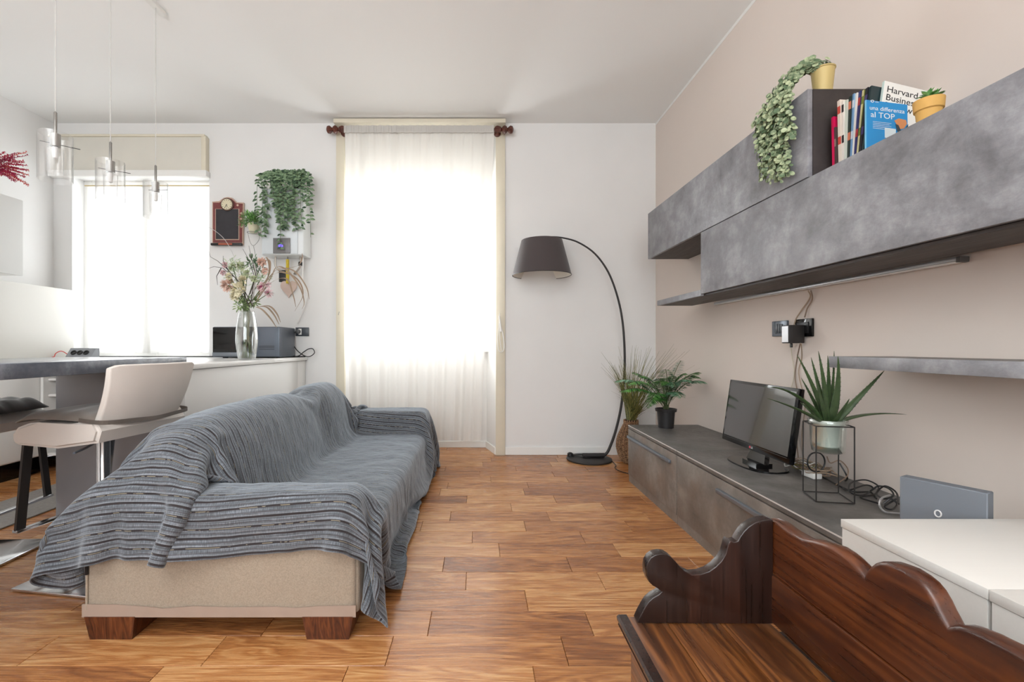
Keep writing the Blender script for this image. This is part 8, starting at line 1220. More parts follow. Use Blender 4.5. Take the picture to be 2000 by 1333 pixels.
for k in range(3):
    b = bmesh.new(); lathe(b, [(.022, 0), (.022, .006), (.015, .006), (.014, .001)], seg=20, M=Matrix.Translation((x0+.055+k*.053, 3.922, .906))@Matrix.Rotation(PI/2-.6, 4, 'X')); obj('outlet', b, M_black, t, smooth=True)
b = bmesh.new(); tube(b, catmull([(x0, 3.93, .89), (x0-.03, 3.90, .92), (x0-.06, 3.88, .90), (x0-.065, 3.87, .872), (x0-.12, 3.88, .870)], 5), .0035, 6); obj('red_cord', b, mat('red cord', (196, 60, 50), .5), t)
# red sprigs in a vase on the wall cabinet
t = thing('red_sprigs', 'spray of red berry sprigs on top of the white wall cabinet', 'dried flowers', (-3.5, 3.28, 2.033))
b = bmesh.new(); lathe(b, [(.035, 0), (.055, .05), (.045, .11), (.025, .14), (.028, .15)], -3.50, 3.28, 2.033, seg=24); obj('vase', b, mat('white ceramic', (232, 230, 226), .3), t, smooth=True)
rnd = random.Random(4)
for k in range(34):
    a = rnd.uniform(-.5, .75) if k < 26 else rnd.uniform(-1, 3.6); el = rnd.uniform(-.15, .75)
    d = Vector((math.cos(a)*math.cos(el), -math.sin(a)*math.cos(el)*.6, math.sin(el)))
    p0 = Vector((-3.50, 3.28, 2.17)); ln = rnd.uniform(.20, .34); p1 = p0+d*ln*.5+Vector((0, 0, .03)); p2 = p0+d*ln+Vector((0, 0, -.02))
    b = bmesh.new(); pts = catmull([p0, p1, p2], 10); tube(b, pts, .0015, 4, cap=False)
    for i, p in enumerate(pts[5:]):
        for q_ in range(7):
            dd = Vector((rnd.uniform(-1, 1), rnd.uniform(-1, 1), rnd.uniform(-1, 1))).normalized(); leaf(b, p, dd+d*.8, (0, 0, 1), .012, .006, seg=2)
    obj('sprig', b, (M_redd := mat('red berries %d' % k, rnd.choice([(186, 36, 70), (212, 84, 70), (170, 30, 76)]), .6)), t, recalc=False)
t = thing('blind_cord', 'white looped cord hanging from a cleat on the right casing', 'cord', (.19, YB-.03, 1.0))
c = P(977, 640, YB-.03)
b = bmesh.new(); box(b, c.x-.008, c.x+.008, YB-.034, YB-.022, c.z-.04, c.z+.04, .003); obj('cleat', b, M_trimw, t)
b = bmesh.new(); yy = YB-.040
tube(b, catmull([P(976, 612, yy), P(974, 640, yy), P(972, 665, yy), P(974, 684, yy), P(980, 688, yy), P(985, 680, yy), P(983, 655, yy), P(978, 636, yy)], 6), .0035, 6); tube(b, catmull([P(977, 630, yy), P(976, 655, yy), P(979, 680, yy), P(983, 686, yy), P(984, 668, yy), P(979, 640, yy)], 6), .003, 6); tube(b, [P(975, 618, yy+.005), P(979, 648, yy-.005)], .008, 6); obj('cord_loop', b, M_trimw, t, smooth=True)
c = P(662, 612, YB-.025); t = thing('wall_hook', 'tiny metal hook on the left casing of the niche', 'hook', c); b = bmesh.new(); tube(b, catmull([c+Vector((0, .003, .012)), c+Vector((.004, -.012, .004)), c+Vector((0, -.014, -.012)), c+Vector((-.003, -.004, -.016))], 4), .0025, 6); obj('hook', b, M_nick, t)

# ------------------------------------------------------------------ wall units on the right
FX = 1.262
t = thing('wall_cabinet', 'long cement-look upper wall cabinet with a dark end panel under the ochre pot', 'wall cabinet', (1.42, 2.6, 1.611), 'cement-look wall units')
bx('body', M_under, t, FX+.022, XR-.003, 1.79, 3.418, 1.612, 1.948)
bx('front_panel', M_conc, t, FX, FX+.019, 1.768, 3.436, 1.611, 1.949, .0015)
bx('end_panel', M_side, t, FX+.021, XR-.003, 1.768, 1.788, 1.611, 1.949, .0015)
bx('end_panel', M_side, t, FX+.021, XR-.003, 3.42, 3.436, 1.611, 1.949, .0015)
t = thing('wall_cabinet', 'lower cement-look wall cabinet running to the right edge with the magazines on top', 'wall cabinet', (1.42, 1.6, 1.26), 'cement-look wall units')
bx('body', M_under, t, FX+.022, XR-.003, .28, 2.602, 1.262, 1.606)
bx('front_panel', M_conc, t, FX, FX+.019, .27, 2.620, 1.258, 1.6065, .0015)
bx('end_panel', M_side, t, FX+.021, XR-.003, 2.603, 2.62, 1.262, 1.606, .0015)
t = thing('wall_shelf', 'thin cement-look shelf under the wall cabinets by the corner', 'shelf', (1.42, 2.9, 1.245))
bx('board', [M_conc], t, FX+.001, FX+.02, 2.623, 3.262, 1.2475, 1.283, .0015)
bx('board', M_under, t, FX+.0205, 1.51, .27, 3.262, 1.2475, 1.257)
bx('board', M_conctop, t, FX+.0205, 1.51, 2.623, 3.262, 1.2575, 1.282)
t = thing('led_strip', 'slim white light bar fixed under the wall cabinet', 'light bar', (1.54, 2.2, 1.24))
M_ledd = mat('diffuser', (232, 232, 230), .4); M_al = mat('aluminium', (190, 190, 192), .35, .7)
bx('profile', M_al, t, 1.530, 1.552, 1.475, 3.0, 1.234, 1.2465, .002)
bx('diffuser', M_ledd, t, 1.529, 1.553, 1.478, 2.997, 1.229, 1.2338, .002)
bx('end_cap', mat('end cap', (90, 88, 86), .5), t, 1.526, 1.556, 1.46, 1.4745, 1.228, 1.2465, .002)
t = thing('wall_shelf', 'thick cement-look shelf on the right wall above the router box', 'shelf', (1.44, 1.2, .88))
bx('board', M_conc, t, 1.321, 1.327, .32, 1.74, .881, .923, .001); bx('board', M_conctop, t, 1.3275, XR-.003, .32, 1.74, .8815, .9225, .001)

# low media units
BX = 1.065
def media(y0, y1, hy0, hy1, lab):
    t = thing('media_cabinet', lab, 'media cabinet', (1.3, (y0+y1)/2, 0), 'low cement-look media units')
    bx('body', M_concd, t, BX+.024, XR-.003, y0+.002, y1-.001, .05, .374)
    bx('plinth', M_concd, t, BX+.006, XR-.003, y0+.002, y1-.001, 0, .048)
    bx('top_panel', [M_conctop], t, BX-.0, XR-.003, y0+.0008, y1-.0008, .378, .4015, .0015)
    bx('front_edge', mat('pale edge', (206, 202, 198), .4), t, BX-.0012, BX-.0002, y0+.001, y1-.001, .3955, .4005)
    d = bx('flap_door', M_concd, t, BX, BX+.02, y0+.002, y1-.002, .051, .373, .0015)
    bx('handle', M_steel, d, BX-.016, BX-.0005, hy0, hy1, .312, .330, .002)
    return t
media(2.482, 3.285, 2.55, 3.265, 'low cement-look media unit by the corner, under the fern')
media(1.06, 2.478, 1.46, 2.045, 'long low cement-look media unit under the television and aloe')

t = thing('white_cabinet', 'low white cabinet at the right edge behind the pine bench', 'cabinet', (1.2, .9, 0), 'low white cabinets')
M_wc = wood('white wood-grain laminate', [(.2, (219, 215, 209)), (.5, (223, 219, 213)), (.8, (226, 222, 216))], axis=0, rough=.4, bump=.05, ringn=2, mixr=.1)
bx('body', M_wc, t, .822, XR-.003, .745, 1.042, 0, .55); bx('top_panel', M_wc, t, .82, XR-.003, .743, 1.044, .551, .569, .001)
t = thing('white_cabinet', 'nearest low white cabinet at the bottom right corner', 'cabinet', (1.2, .5, 0), 'low white cabinets')
bx('body', M_wc, t, .822, XR-.003, .14, .738, 0, .55); bx('top_panel', M_wc, t, .82, XR-.003, .138, .7405, .551, .569, .001)

# ------------------------------------------------------------------ television
t = thing('television', 'small black flat screen television tilted back on the media unit', 'television', (1.30, 2.17, .402))
p0 = Vector((1.292, 2.45, .47)); p1 = Vector((1.280, 1.90, .47)); up = Vector((.045, 0, .316)).normalized()
ax = (p1-p0).normalized(); nr = ax.cross(up).normalized()      # towards the wall or the room
if nr.x > 0: nr = -nr
R = Matrix((( ax.x, up.x, nr.x, p0.x), (ax.y, up.y, nr.y, p0.y), (ax.z, up.z, nr.z, p0.z), (0, 0, 0, 1)))
Wd, Hd = (p1-p0).length, .318
b = bmesh.new(); box(b, 0, Wd, 0, Hd, -.022, 0, .004, 2, M=R); obj('casing', b, M_blackg, t, smooth=True)
b = bmesh.new(); box(b, Wd*.2, Wd*.8, .06, Hd*.8, -.045, -.0225, .01, 2, M=R); obj('rear_housing', b, M_black, t, smooth=True)
b = bmesh.new(); box(b, .016, Wd-.016, .030, Hd-.014, .0003, .0012, M=R); obj('screen', b, mat('screen', (20, 20, 24), .10, spec=1.0, coat=.6), t)
b = bmesh.new(); box(b, .02, Wd-.02, .022, .0245, .0003, .001, M=R); obj('bezel_line', b, M_dark, t)
b = bmesh.new(); lathe(b, [(.006, 0), (.006, .0012)], Wd*.5-.014, .012, 0, seg=16, M=R); obj('logo_dot', b, mat('logo red', (190, 40, 60), .4), t)
def text(name, s, size, M, m_, parent, ext=.0002, align='LEFT'):
    cu = bpy.data.curves.new(name, 'FONT'); cu.body = s; cu.size = size; cu.extrude = ext; cu.align_x = align; cu.resolution_u = 3; cu.materials.append(m_)
    tmp = bpy.data.objects.new('tmp', cu); COL.objects.link(tmp); me = bpy.data.meshes.new_from_object(tmp); bpy.data.objects.remove(tmp)
    o = bpy.data.objects.new(name, me); COL.objects.link(o); o['kind'] = 'thing'
    o.parent = parent; o.matrix_parent_inverse = world_of(parent).inverted(); o.matrix_basis = M
    return o
M_pr = mat('white print', (225, 225, 225), .5); M_prb = mat('black print', (28, 28, 30), .6)
# seen from the room, the screen's own left-to-right runs from the far corner to the near one
text('logo_text', 'LG', .013, R@Matrix.Translation((Wd*.5-.005, .0075, .0012)), M_pr, t)
b = bmesh.new(); prism(b, [(1.30, 2.10, .418), (1.30, 2.24, .418), (1.325, 2.215, .50), (1.325, 2.125, .50)], (.022, 0, 0)); obj('neck', b, M_blackg, t)
b = bmesh.new(); o1 = []
for k in range(40):
    a = 2*PI*k/40; cx_ = 1.30+.11*math.copysign(abs(math.cos(a))**.8, math.cos(a)); cy_ = 2.165+.155*math.copysign(abs(math.sin(a))**.8, math.sin(a)); o1.append((cx_-(.02 if math.cos(a) < 0 else 0)*math.cos(a), cy_, .402))
prism(b, o1, (0, 0, .007)); b2 = bmesh.ops.bevel(b, geom=[e for e in b.edges if e.verts[0].co.z > .405 and e.verts[1].co.z > .405], offset=.003, segments=2, affect='EDGES')
obj('foot', b, M_blackg, t, smooth=True)
b = bmesh.new(); prism(b, [(1.27, 2.11, .409), (1.27, 2.22, .409), (1.345, 2.22, .409), (1.345, 2.11, .409)], (0, 0, .012)); obj('foot_block', b, M_blackg, t)

# ------------------------------------------------------------------ aloe on its wire stand
cx, cy = 1.284, 1.695
t = thing('plant_stand', 'square thin black wire stand holding the aloe pot', 'plant stand', (cx, cy, .402))
base = [Vector((1.241, 1.763, .4055)), Vector((1.2045, 1.645, .4055)), Vector((1.3237, 1.623, .4055)), Vector((1.3600, 1.742, .4055))]
top = [p+Vector((0, 0, .269)) for p in base]
for i in range(4):
    b = bmesh.new(); tube(b, [base[i], top[i]], .0022, 8); obj('upright', b, M_dark, t)
for rg, nm in ((base, 'lower_bar'), (top, 'upper_bar')):
    for i in range(4): b = bmesh.new(); tube(b, [rg[i], rg[(i+1) % 4]], .0022, 8); obj(nm, b, M_dark, t)
t = thing('aloe', 'large spiky aloe in a glass pot standing in the wire stand', 'potted plant', (cx, cy, .575))
z0 = .572
b = bmesh.new(); lathe(b, [(.044, 0), (.050, .004), (.053, .03), (.0555, .093), (.061, .100), (.0615, .118), (.0575, .122)], cx, cy, z0, seg=40, cap1=False); bmesh.ops.recalc_face_normals(b, faces=b.faces[:]); bmesh.ops.solidify(b, geom=b.faces[:], thickness=.003); obj('glass_pot', b, M_gpot, t, smooth='all')
b = bmesh.new(); lathe(b, [(.036, .022), (.044, .10), (.052, .112), (.053, .118), (.045, .118), (.042, .10)], cx, cy, z0, seg=36); ip = obj('inner_pot', b, mat('white plastic pot', (222, 222, 216), .5), t, smooth=True)
b = bmesh.new(); lathe(b, [(.001, .104), (.0425, .104)], cx, cy, z0, seg=24, cap0=False, cap1=False); obj('soil', b, M_soil, ip)
b = bmesh.new(); lathe(b, [(.0425, .006), (.046, .022)], cx, cy, z0, seg=30); obj('water', b, glass('water', (.86, .93, .90), .1, .02), t, smooth=True)
tips = [((918, 228), -.02, .016, .02), ((985, 240), .03, .016, -.01), ((1020, 210), .0, .018, .0), ((1065, 232), .03, .017, -.01), ((1113, 235), -.04, .022, .03), ((1335, 303), -.05, .018, -.02), ((1168, 437), -.09, .014, -.01), ((1440, 513), -.06, .018, .045), ((757, 382), -.06, .018, .045), ((775, 435), -.12, .016, .0), ((938, 337), .05, .012, -.01), ((1095, 210), .06, .010, 0), ((1040, 345), -.05, .014, -.01), ((935, 455), .05, .012, 0), ((1010, 345), -.07, .014, -.02)]
for (X_, Y_), dy, wd, bow in tips:
    px, py = 1180+.41*X_, 600+.41*Y_
    tip = P(px, py, cy+dy)
    if tip.x > XR-.02: tip = P(px, py, (XR-.03)*F/(px-935))
    p0 = Vector((cx, cy, z0+.112)); d = tip-p0; d.normalize(); p0 = p0+Vector((d.x*.022, d.y*.022, -.008))
    ln = (tip-p0).length; n = 16; horizontal = abs((tip-p0).z) < .6*ln
    ctrl = p0.lerp(tip, .5)+Vector((0, 0, (bow*1.4+.015) if horizontal else 0))+Vector((bow*.5 if not horizontal else 0, -.012, 0))
    if X_ == 1440: ctrl = p0.lerp(tip, .42)+Vector((0, 0, .035))
    s = (tip-p0).cross(Vector((0, -1, .35))).normalized() if abs(d.z) > .5 else (tip-p0).cross(Vector((0, 0, 1))).normalized()
    if abs(d.z) <= .5: s = (s*.6+Vector((0, 0, .8)).cross(s.cross(Vector((0, 0, 1))))*0).normalized()
    b = bmesh.new(); rows = []
    for k in range(n+1):
        q_ = k/n; c = p0*(1-q_)**2+ctrl*2*q_*(1-q_)+tip*q_*q_
        tan = ((ctrl-p0)*(1-q_)+(tip-ctrl)*q_).normalized(); sd = (s-tan*s.dot(tan)).normalized(); nn = sd.cross(tan).normalized()
        if nn.y > 0 and abs(nn.y) > .3: nn = -nn
        w = wd*.74*(1-q_)**.62*(.75+.5*min(1, q_*4)*(1-q_))+.0006; th_ = w*.42
        ring = []
        for m_ in range(10):
            a = 2*PI*m_/10; rr = 1.0
            off = sd*math.cos(a)*w+nn*(math.sin(a)*th_*(.55 if math.sin(a) > 0 else 1.0)-abs(math.cos(a))**2*0)-nn*(-.35*w*math.cos(a)**2)
            ring.append(b.verts.new(c+off))
        rows.append(ring)
        if 1 < k < n-1 and w > .003:      # marginal teeth
            for sg in (-1, 1):
                e = c+sd*sg*w+nn*.35*w; v = [b.verts.new(e-tan*.0016-sd*sg*.0008), b.verts.new(e+tan*.0016-sd*sg*.0008), b.verts.new(e+sd*sg*.0028+tan*.001)]
                b.faces.new(v)
    for a, c in zip(rows, rows[1:]):
        for m_ in range(10): b.faces.new((a[m_], a[(m_+1) % 10], c[(m_+1) % 10], c[m_]))
    b.faces.new(rows[0]); b.faces.new(rows[-1])
    obj('leaf', b, M_aloe, t, smooth='all')

# ------------------------------------------------------------------ fern on the media unit
cx, cy = 1.288, 3.17
t = thing('fern', 'bushy green fern in a small black pot at the far end of the media unit', 'potted plant', (cx, cy, .402))
b = bmesh.new(); lathe(b, [(.050, 0), (.058, .11), (.068, .112), (.071, .130), (.064, .130), (.060, .115)], cx, cy, .402, seg=32); obj('pot', b, mat('black plastic pot', (32, 30, 31), .55), t, smooth=True)
b = bmesh.new(); lathe(b, [(.001, .118), (.062, .116)], cx, cy, .402, seg=20, cap0=False, cap1=False); obj('soil', b, M_soil, t)
rnd = random.Random(31)
fr = [(1203, 745, 0, .06), (1213, 765, -.1, .05), (1236, 728, .05, .04), (1387, 748, -.05, .06), (1385, 738, .05, .07), (1366, 728, .0, .05), (1330, 705, .05, .03), (1300, 722, -.1, .04), (1302, 740, .1, .05), (1332, 776, -.25, .05), (1262, 795, -.22, .05), (1270, 785, -.25, .06), (1350, 745, -.15, .06), (1225, 752, -.15, .07), (1315, 735, .08, .04), (1285, 740, .12, .04), (1250, 735, .0, .05), (1340, 730, -.08, .05), (1318, 755, -.2, .07), (1288, 752, -.18, .07)]
for k, (px, py, dy, arch) in enumerate(fr):
    tip = P(px, py, cy+dy); p0 = Vector((cx+rnd.uniform(-.015, .015), cy+rnd.uniform(-.015, .015), .53))
    if tip.x > XR-.03: tip.x = XR-.03
    ctrl = p0.lerp(tip, .45)+Vector((0, 0, arch*2.2+.03)); b = bmesh.new(); n = 32; pts = []
    for i in range(n+1):
        q_ = i/n; pts.append(p0*(1-q_)**2+ctrl*2*q_*(1-q_)+tip*q_*q_)
    tube(b, pts, .0022, 5, cap=False)
    for i in range(4, n+1):
        tan = (pts[i]-pts[i-1]).normalized(); s = tan.cross(Vector((0, 0, 1))); s = s.normalized() if s.length > .05 else Vector((1, 0, 0))
        w = .056*math.sin(PI*min(.97, (i-2)/n))**.7+.006
        for sg in (-1, 1):
            for h_ in (0, .5):
                leaf(b, pts[i]-tan*h_*.010, s*sg+tan*.45+Vector((0, 0, -.15+rnd.uniform(-.15, .15))), (0, 0, 1), w, w*.19, seg=2, mi=1)
    obj('frond', b, [M_stem, M_fern if k % 3 else M_fern2], t, recalc=False)

# ------------------------------------------------------------------ wicker vase with grass in the corner
cx, cy = 1.262, 3.82
t = thing('wicker_vase', 'woven wicker floor vase in the corner behind the arc lamp', 'vase', (cx, cy, 0))
prof = [(.070, 0), (.100, .05), (.118, .12), (.112, .19), (.085, .26), (.055, .31), (.060, .345), (.055, .35)]
m, nt, N, L, bs = newmat('wicker'); g = N.new('ShaderNodeNewGeometry'); mp = N.new('ShaderNodeMapping'); mp.inputs['Scale'].default_value = (60, 60, 140); L.new(g.outputs['Position'], mp.inputs['Vector'])
tx = N.new('ShaderNodeTexNoise'); tx.inputs['Scale'].default_value = 1; L.new(mp.outputs[0], tx.inputs['Vector']); r = ramp(N, [(.3, S((84, 56, 38))), (.7, S((184, 144, 108)))]); L.new(tx.outputs['Fac'], r.inputs[0]); L.new(r.outputs[0], bs.inputs[0]); bs.inputs['Roughness'].default_value = .8
M_wick = m
b = bmesh.new(); lathe(b, [(r_-.006, z) for r_, z in prof], cx, cy, .002, seg=36); obj('lining', b, mat('dark lining', (58, 42, 32), .9), t, smooth=True)
def rad(z):
    for (r0, z0_), (r1, z1_) in zip(prof, prof[1:]):
        if z0_ <= z <= z1_: return r0+(r1-r0)*(z-z0_)/(z1_-z0_)
    return .055
b = bmesh.new()
for k in range(30):
    z = .008+.0113*k; pts = [(cx+(rad(z)+.003*math.sin(i*PI+k*PI))*math.cos(i*PI/18), cy+(rad(z)+.003*math.sin(i*PI+k*PI))*math.sin(i*PI/18), z+.002) for i in range(37)]
    tube(b, pts, .0040, 5, cap=False)
for k in range(18):
    a = 2*PI*k/18; tube(b, [(cx+(rad(z)+.001)*math.cos(a), cy+(rad(z)+.001)*math.sin(a), z+.003) for z in [i*.035 for i in range(11)]], .004, 5)
obj('weave', b, M_wick, t, kind='stuff')
tg = thing('tall_grass', 'tall dry grass blades fanning out of the wicker vase', 'dried grass', (cx, cy, .05))
m_g = leafmat('dry grass', (74, 84, 42), (150, 142, 84)); rnd = random.Random(9)
b = bmesh.new()
for k in range(230):
    p0 = Vector((cx+rnd.uniform(-.03, .03), cy+rnd.uniform(-.03, .03), .34)); a = rnd.gauss(.28, .40); z1 = rnd.uniform(.45, .98)
    if rnd.random() < .35: a = rnd.uniform(-.6, -.05); z1 = rnd.uniform(.42, .85)
    tip = Vector((cx+math.sin(a)*(z1-.3)*.75, cy+rnd.uniform(-.16, .10)-max(0, a)*.45, z1))
    tip.y = min(tip.y, YB-.02); tip.x = min(tip.x, XR-.02); md_ = p0.lerp(tip, .5)+Vector((-math.sin(a)*.03, 0, .05))
    pts = catmull([p0, md_, tip], 5); w0 = rnd.uniform(.0016, .003); v0 = []; v1 = []
    for i, p in enumerate(pts):
        w = w0*(1-i/len(pts))+.0003; v0.append(b.verts.new(p+Vector((w, 0, 0)))); v1.append(b.verts.new(p-Vector((w, -w*.5, 0))))
    for i in range(len(pts)-1): b.faces.new((v0[i], v0[i+1], v1[i+1], v1[i]))
obj('blades', b, m_g, tg, kind='stuff', recalc=False)

# ------------------------------------------------------------------ arc floor lamp
y = 3.89
t = thing('arc_floor_lamp', 'black arc floor lamp with a dark tapered shade by the back wall', 'floor lamp', (.93, y, 0))
M_lamp = mat('matt black lamp', (40, 37, 36), .5)
b = bmesh.new(); lathe(b, [(.184, .0), (.188, .004), (.188, .012), (.180, .017), (.02, .019)], .932, y, .001, seg=56); obj('base', b, M_lamp, t, smooth=True)
pl = [(1143, 893), (1168, 893.5), (1183, 889), (1192, 872), (1203, 840), (1213, 795), (1219, 740), (1220, 690), (1216, 630), (1206, 580), (1188, 532), (1162, 496), (1130, 474), (1100, 465), (1075, 463), (1056, 465)]
pts = [P(a, c, y) for a, c in pl]; pts[0].z = .032; pts[1].z = .034; pts[2].z = max(pts[2].z, .05)
b = bmesh.new(); cc_ = catmull(pts, 6); tube(b, cc_, [.013-.0065*min(1, k/len(cc_)*1.15) for k in range(len(cc_))], 12); obj('arc_pole', b, M_lamp, t, smooth=True)
b = bmesh.new(); tube(b, [P(1150, 893, y)+Vector((-.05, 0, .012)), P(1180, 893, y)+Vector((.0, 0, .014))], .020, 12); obj('pole_clamp', b, M_lamp, t, smooth=True)
sc_ = P(1058, 538, y); top_z = P(1058, 470.5, y).z
m, nt, N, L, bs = newmat('dark shade fabric'); bs.inputs['Base Color'].default_value = S((74, 66, 66)); bs.inputs['Roughness'].default_value = .9; bs.inputs['Sheen Weight'].default_value = .2
g = N.new('ShaderNodeNewGeometry'); mx = N.new('ShaderNodeMapping'); mx.inputs['Scale'].default_value = (400, 400, 400); L.new(g.outputs['Position'], mx.inputs[0]); tx = N.new('ShaderNodeTexNoise'); tx.inputs['Scale'].default_value = 1; L.new(mx.outputs[0], tx.inputs[0]); bp = N.new('ShaderNodeBump'); bp.inputs['Strength'].default_value = .3; bp.inputs['Distance'].default_value = .001; L.new(tx.outputs[0], bp.inputs['Height']); L.new(bp.outputs[0], bs.inputs['Normal'])
b = bmesh.new(); lathe(b, [(.247, sc_.z), (.172, top_z)], sc_.x, y, 0, seg=64, cap0=False, cap1=False); sh = obj('lamp_shade', b, m, t, smooth='all')
b = bmesh.new(); lathe(b, [(.2445, sc_.z+.001), (.1695, top_z-.001)], sc_.x, y, 0, seg=64, cap0=False, cap1=False); obj('shade_lining', b, mat('white shade lining', (232, 228, 220), .7), sh, smooth='all')
b = bmesh.new(); tube(b, [(sc_.x+.247*math.cos(a*PI/32), y+.247*math.sin(a*PI/32), sc_.z) for a in range(65)], .003, 6); obj('rim', b, M_lamp, sh)
b = bmesh.new(); tube(b, [(sc_.x, y, pts[-1].z), (sc_.x, y, top_z-.10)], .006, 8); 
for k in range(3): a = 2*PI*k/3; tube(b, [(sc_.x, y, top_z-.02), (sc_.x+.17*math.cos(a), y+.17*math.sin(a), top_z-.004)], .002, 6)
obj('shade_carrier', b, M_lamp, t)
b = bmesh.new(); lathe(b, [(.014, .05), (.020, .03), (.032, 0), (.028, -.03), (.001, -.045)], sc_.x, y, top_z-.13, seg=20); obj('bulb', b, M_frost, t, smooth=True)
t = thing('lamp_cable', 'black cable of the arc lamp with its foot switch on the base and floor', 'cable', (1.05, 3.95, .01))
b = bmesh.new(); tube(b, catmull([(1.03, 3.93, .022), (.96, 4.0, .024), (.86, 3.98, .024), (.80, 3.95, .026)], 5)+[], .0035, 6)
tube(b, catmull([(.79, 3.95, .026), (.84, 3.90, .026), (.93, 3.87, .026), (.98, 3.93, .026), (1.08, 3.99, .02), (1.11, 3.97, .006), (1.10, 3.70, .006), (1.07, 3.62, .006), (1.08, 3.52, .006), (1.16, 3.4, .006)], 5), .0035, 6); obj('cable', b, M_black, t, smooth=True)
b = bmesh.new(); lathe(b, [(.026, 0), (.024, .022), (.012, .030)], .785, 3.955, .020, seg=16); obj('foot_switch', b, M_black, t, smooth=True)

# ------------------------------------------------------------------ sockets and adapters on the right wall
def wplate(name, lab, cat, y0, y1, z0, z1, m_):
    t = thing(name, lab, cat, (XR, (y0+y1)/2, z0)); bx('plate', m_, t, XR-.012, XR-.001, y0, y1, z0, z1, .003); return t
t = wplate('light_switch', 'graphite plate with three rocker switches, left of the adapter', 'switch', 2.325, 2.445, 1.012, 1.092, mat('switch plate', (104, 112, 122), .25, .4))
for k in range(3): bx('rocker', M_socket, t, XR-.016, XR-.0122, 2.358+k*.0195, 2.3755+k*.0195, 1.028, 1.076, .001)
t = wplate('wall_socket', 'black wall socket right of the adapter above the television', 'socket', 2.15, 2.268, 1.006, 1.092, M_blackg)
bx('outlet', M_black, t, XR-.016, XR-.0122, 2.17, 2.25, 1.022, 1.076, .002)
t = thing('power_adapter', 'square dark power adapter plugged into the right wall socket', 'adapter', (1.5, 2.22, .99))
bx('block', M_dark, t, 1.475, XR-.017, 2.19, 2.245, .975, 1.062, .004)
bx('pale_face', M_al, t, 1.4735, 1.4748, 2.195, 2.240, .980, 1.057)
bx('strain_relief', M_black, t, 1.50, 1.508, 2.212, 2.222, .955, .9745, .001)
t = thing('plug', 'small cream plug beside the black adapter', 'plug', (1.54, 2.29, 1.02)); bx('body', mat('cream plug', (214, 204, 176), .5), t, 1.53, XR-.0125, 2.272, 2.312, 1.02, 1.062, .004)
def cord(lab, pts, r, m_, name='cable'):
    b = bmesh.new(); tube(b, catmull(pts, 6), r, 6); o = obj(name, b, m_, None, smooth=True); return tag(o, lab, 'cable')
M_tan = mat('tan cable', (168, 146, 124), .6); M_br = mat('brown cable', (140, 118, 100), .6)
cord('tan cable from the light bar down to the socket', [(1.545, 2.16, 1.222), (1.56, 2.17, 1.19), (1.562, 2.235, 1.13), (1.555, 2.258, 1.095), (1.548, 2.27, 1.05)], .003, M_tan)
cord('brown cable beside the tan one under the light bar', [(1.55, 2.15, 1.222), (1.56, 2.155, 1.18), (1.561, 2.19, 1.14), (1.556, 2.20, 1.098)], .003, M_br)
def wy(px, py, off=.006):      # a point on the right wall seen at that picture position
    X_ = XR-off; yy = X_*F/(px-935); return Vector((X_, yy, CH+(677-py)/F*yy))
cord('thin cream cable hanging from the plug towards the television', [wy(1543, 655, .03), wy(1546, 690), wy(1551, 730), wy(1545, 760), wy(1540, 775), wy(1545, 830, .02)], .0022, mat('cream cable', (206, 196, 176), .6))
cord('brown cable hanging from the adapter behind the television', [wy(1563, 671, .06), wy(1557, 700), wy(1553, 740), wy(1562, 790), wy(1556, 850), wy(1560, 905, .02)], .0026, M_br)
cord('tan cable hanging from the adapter, curling near the aloe', [wy(1565, 672, .06), wy(1566, 700), wy(1560, 730), wy(1572, 790), wy(1566, 850), wy(1570, 900, .02)], .0024, M_tan)

def bp_(px, py, h=.004):       # a point lying on the media unit
    yy = (CH-.4015-h)*F/(py-677); return Vector((min((px-935)/F*yy, XR-.012), yy, .4015+h))
cord('black cable curving along the media unit behind the wire stand', [bp_(1556, 912), bp_(1580, 921), bp_(1612, 935), bp_(1640, 950), bp_(1668, 961), bp_(1700, 962), bp_(1712, 975)], .003, M_black)
cord('coiled black cable with large loops behind the wire stand', [wy(1640, 905, .08)+Vector((0, 0, .0)), wy(1655, 935, .06), wy(1640, 945, .04), bp_(1655, 958, .02), bp_(1690, 948, .03), bp_(1705, 955, .02), bp_(1685, 968, .01), bp_(1660, 962, .02), bp_(1662, 944, .03), bp_(1690, 938, .03), bp_(1715, 950, .02), bp_(1708, 966, .01), bp_(1680, 972, .006), bp_(1720, 985, .006)], .003, M_black)
cord('round black cable ring seen through the wire stand', [wy(1594, 884, .13)+Vector((0, .03*math.cos(a), .03*0)) if False else P(1594+17*math.sin(a), 903-19*math.cos(a), 1.93) for a in [k*PI/6 for k in range(13)]], .003, M_black)
cord('brown cable rising in loops behind the wire stand', [P(1615, 892, 1.9), P(1622, 905, 1.9), P(1640, 900, 1.9), P(1655, 915, 1.9), P(1655, 930, 1.87), P(1640, 942, 1.85), bp_(1632, 948)], .0022, M_br)
t = thing('cable_heap', 'tangle of tan and white cables on the media unit behind the television', 'cables', (1.48, 2.02, .402))
rnd = random.Random(6)
for k in range(5):
    b = bmesh.new(); c = Vector((1.455, 2.03+.03*(k-2), .42)); pts = []
    for i in range(14):
        a = i*1.05+k; rr = rnd.uniform(.03, .07); pts.append(c+Vector((rr*math.cos(a)*.9, rr*math.sin(a)*1.3, rnd.uniform(-.01, .03))))
    for p in pts: p.z = max(p.z, .408)
    tube(b, catmull(pts, 4), .0024, 5); obj('cable_loop', b, [M_tan, M_br, M_tan, mat('olive cable', (120, 112, 70), .6), M_trimw][k], t)
bx('adapter_block', M_trimw, t, 1.40, 1.44, 1.93, 2.0, .402, .425, .004)
t = thing('modem', 'small black modem box lying on the media unit beside the router box', 'modem', (1.33, 1.33, .402))
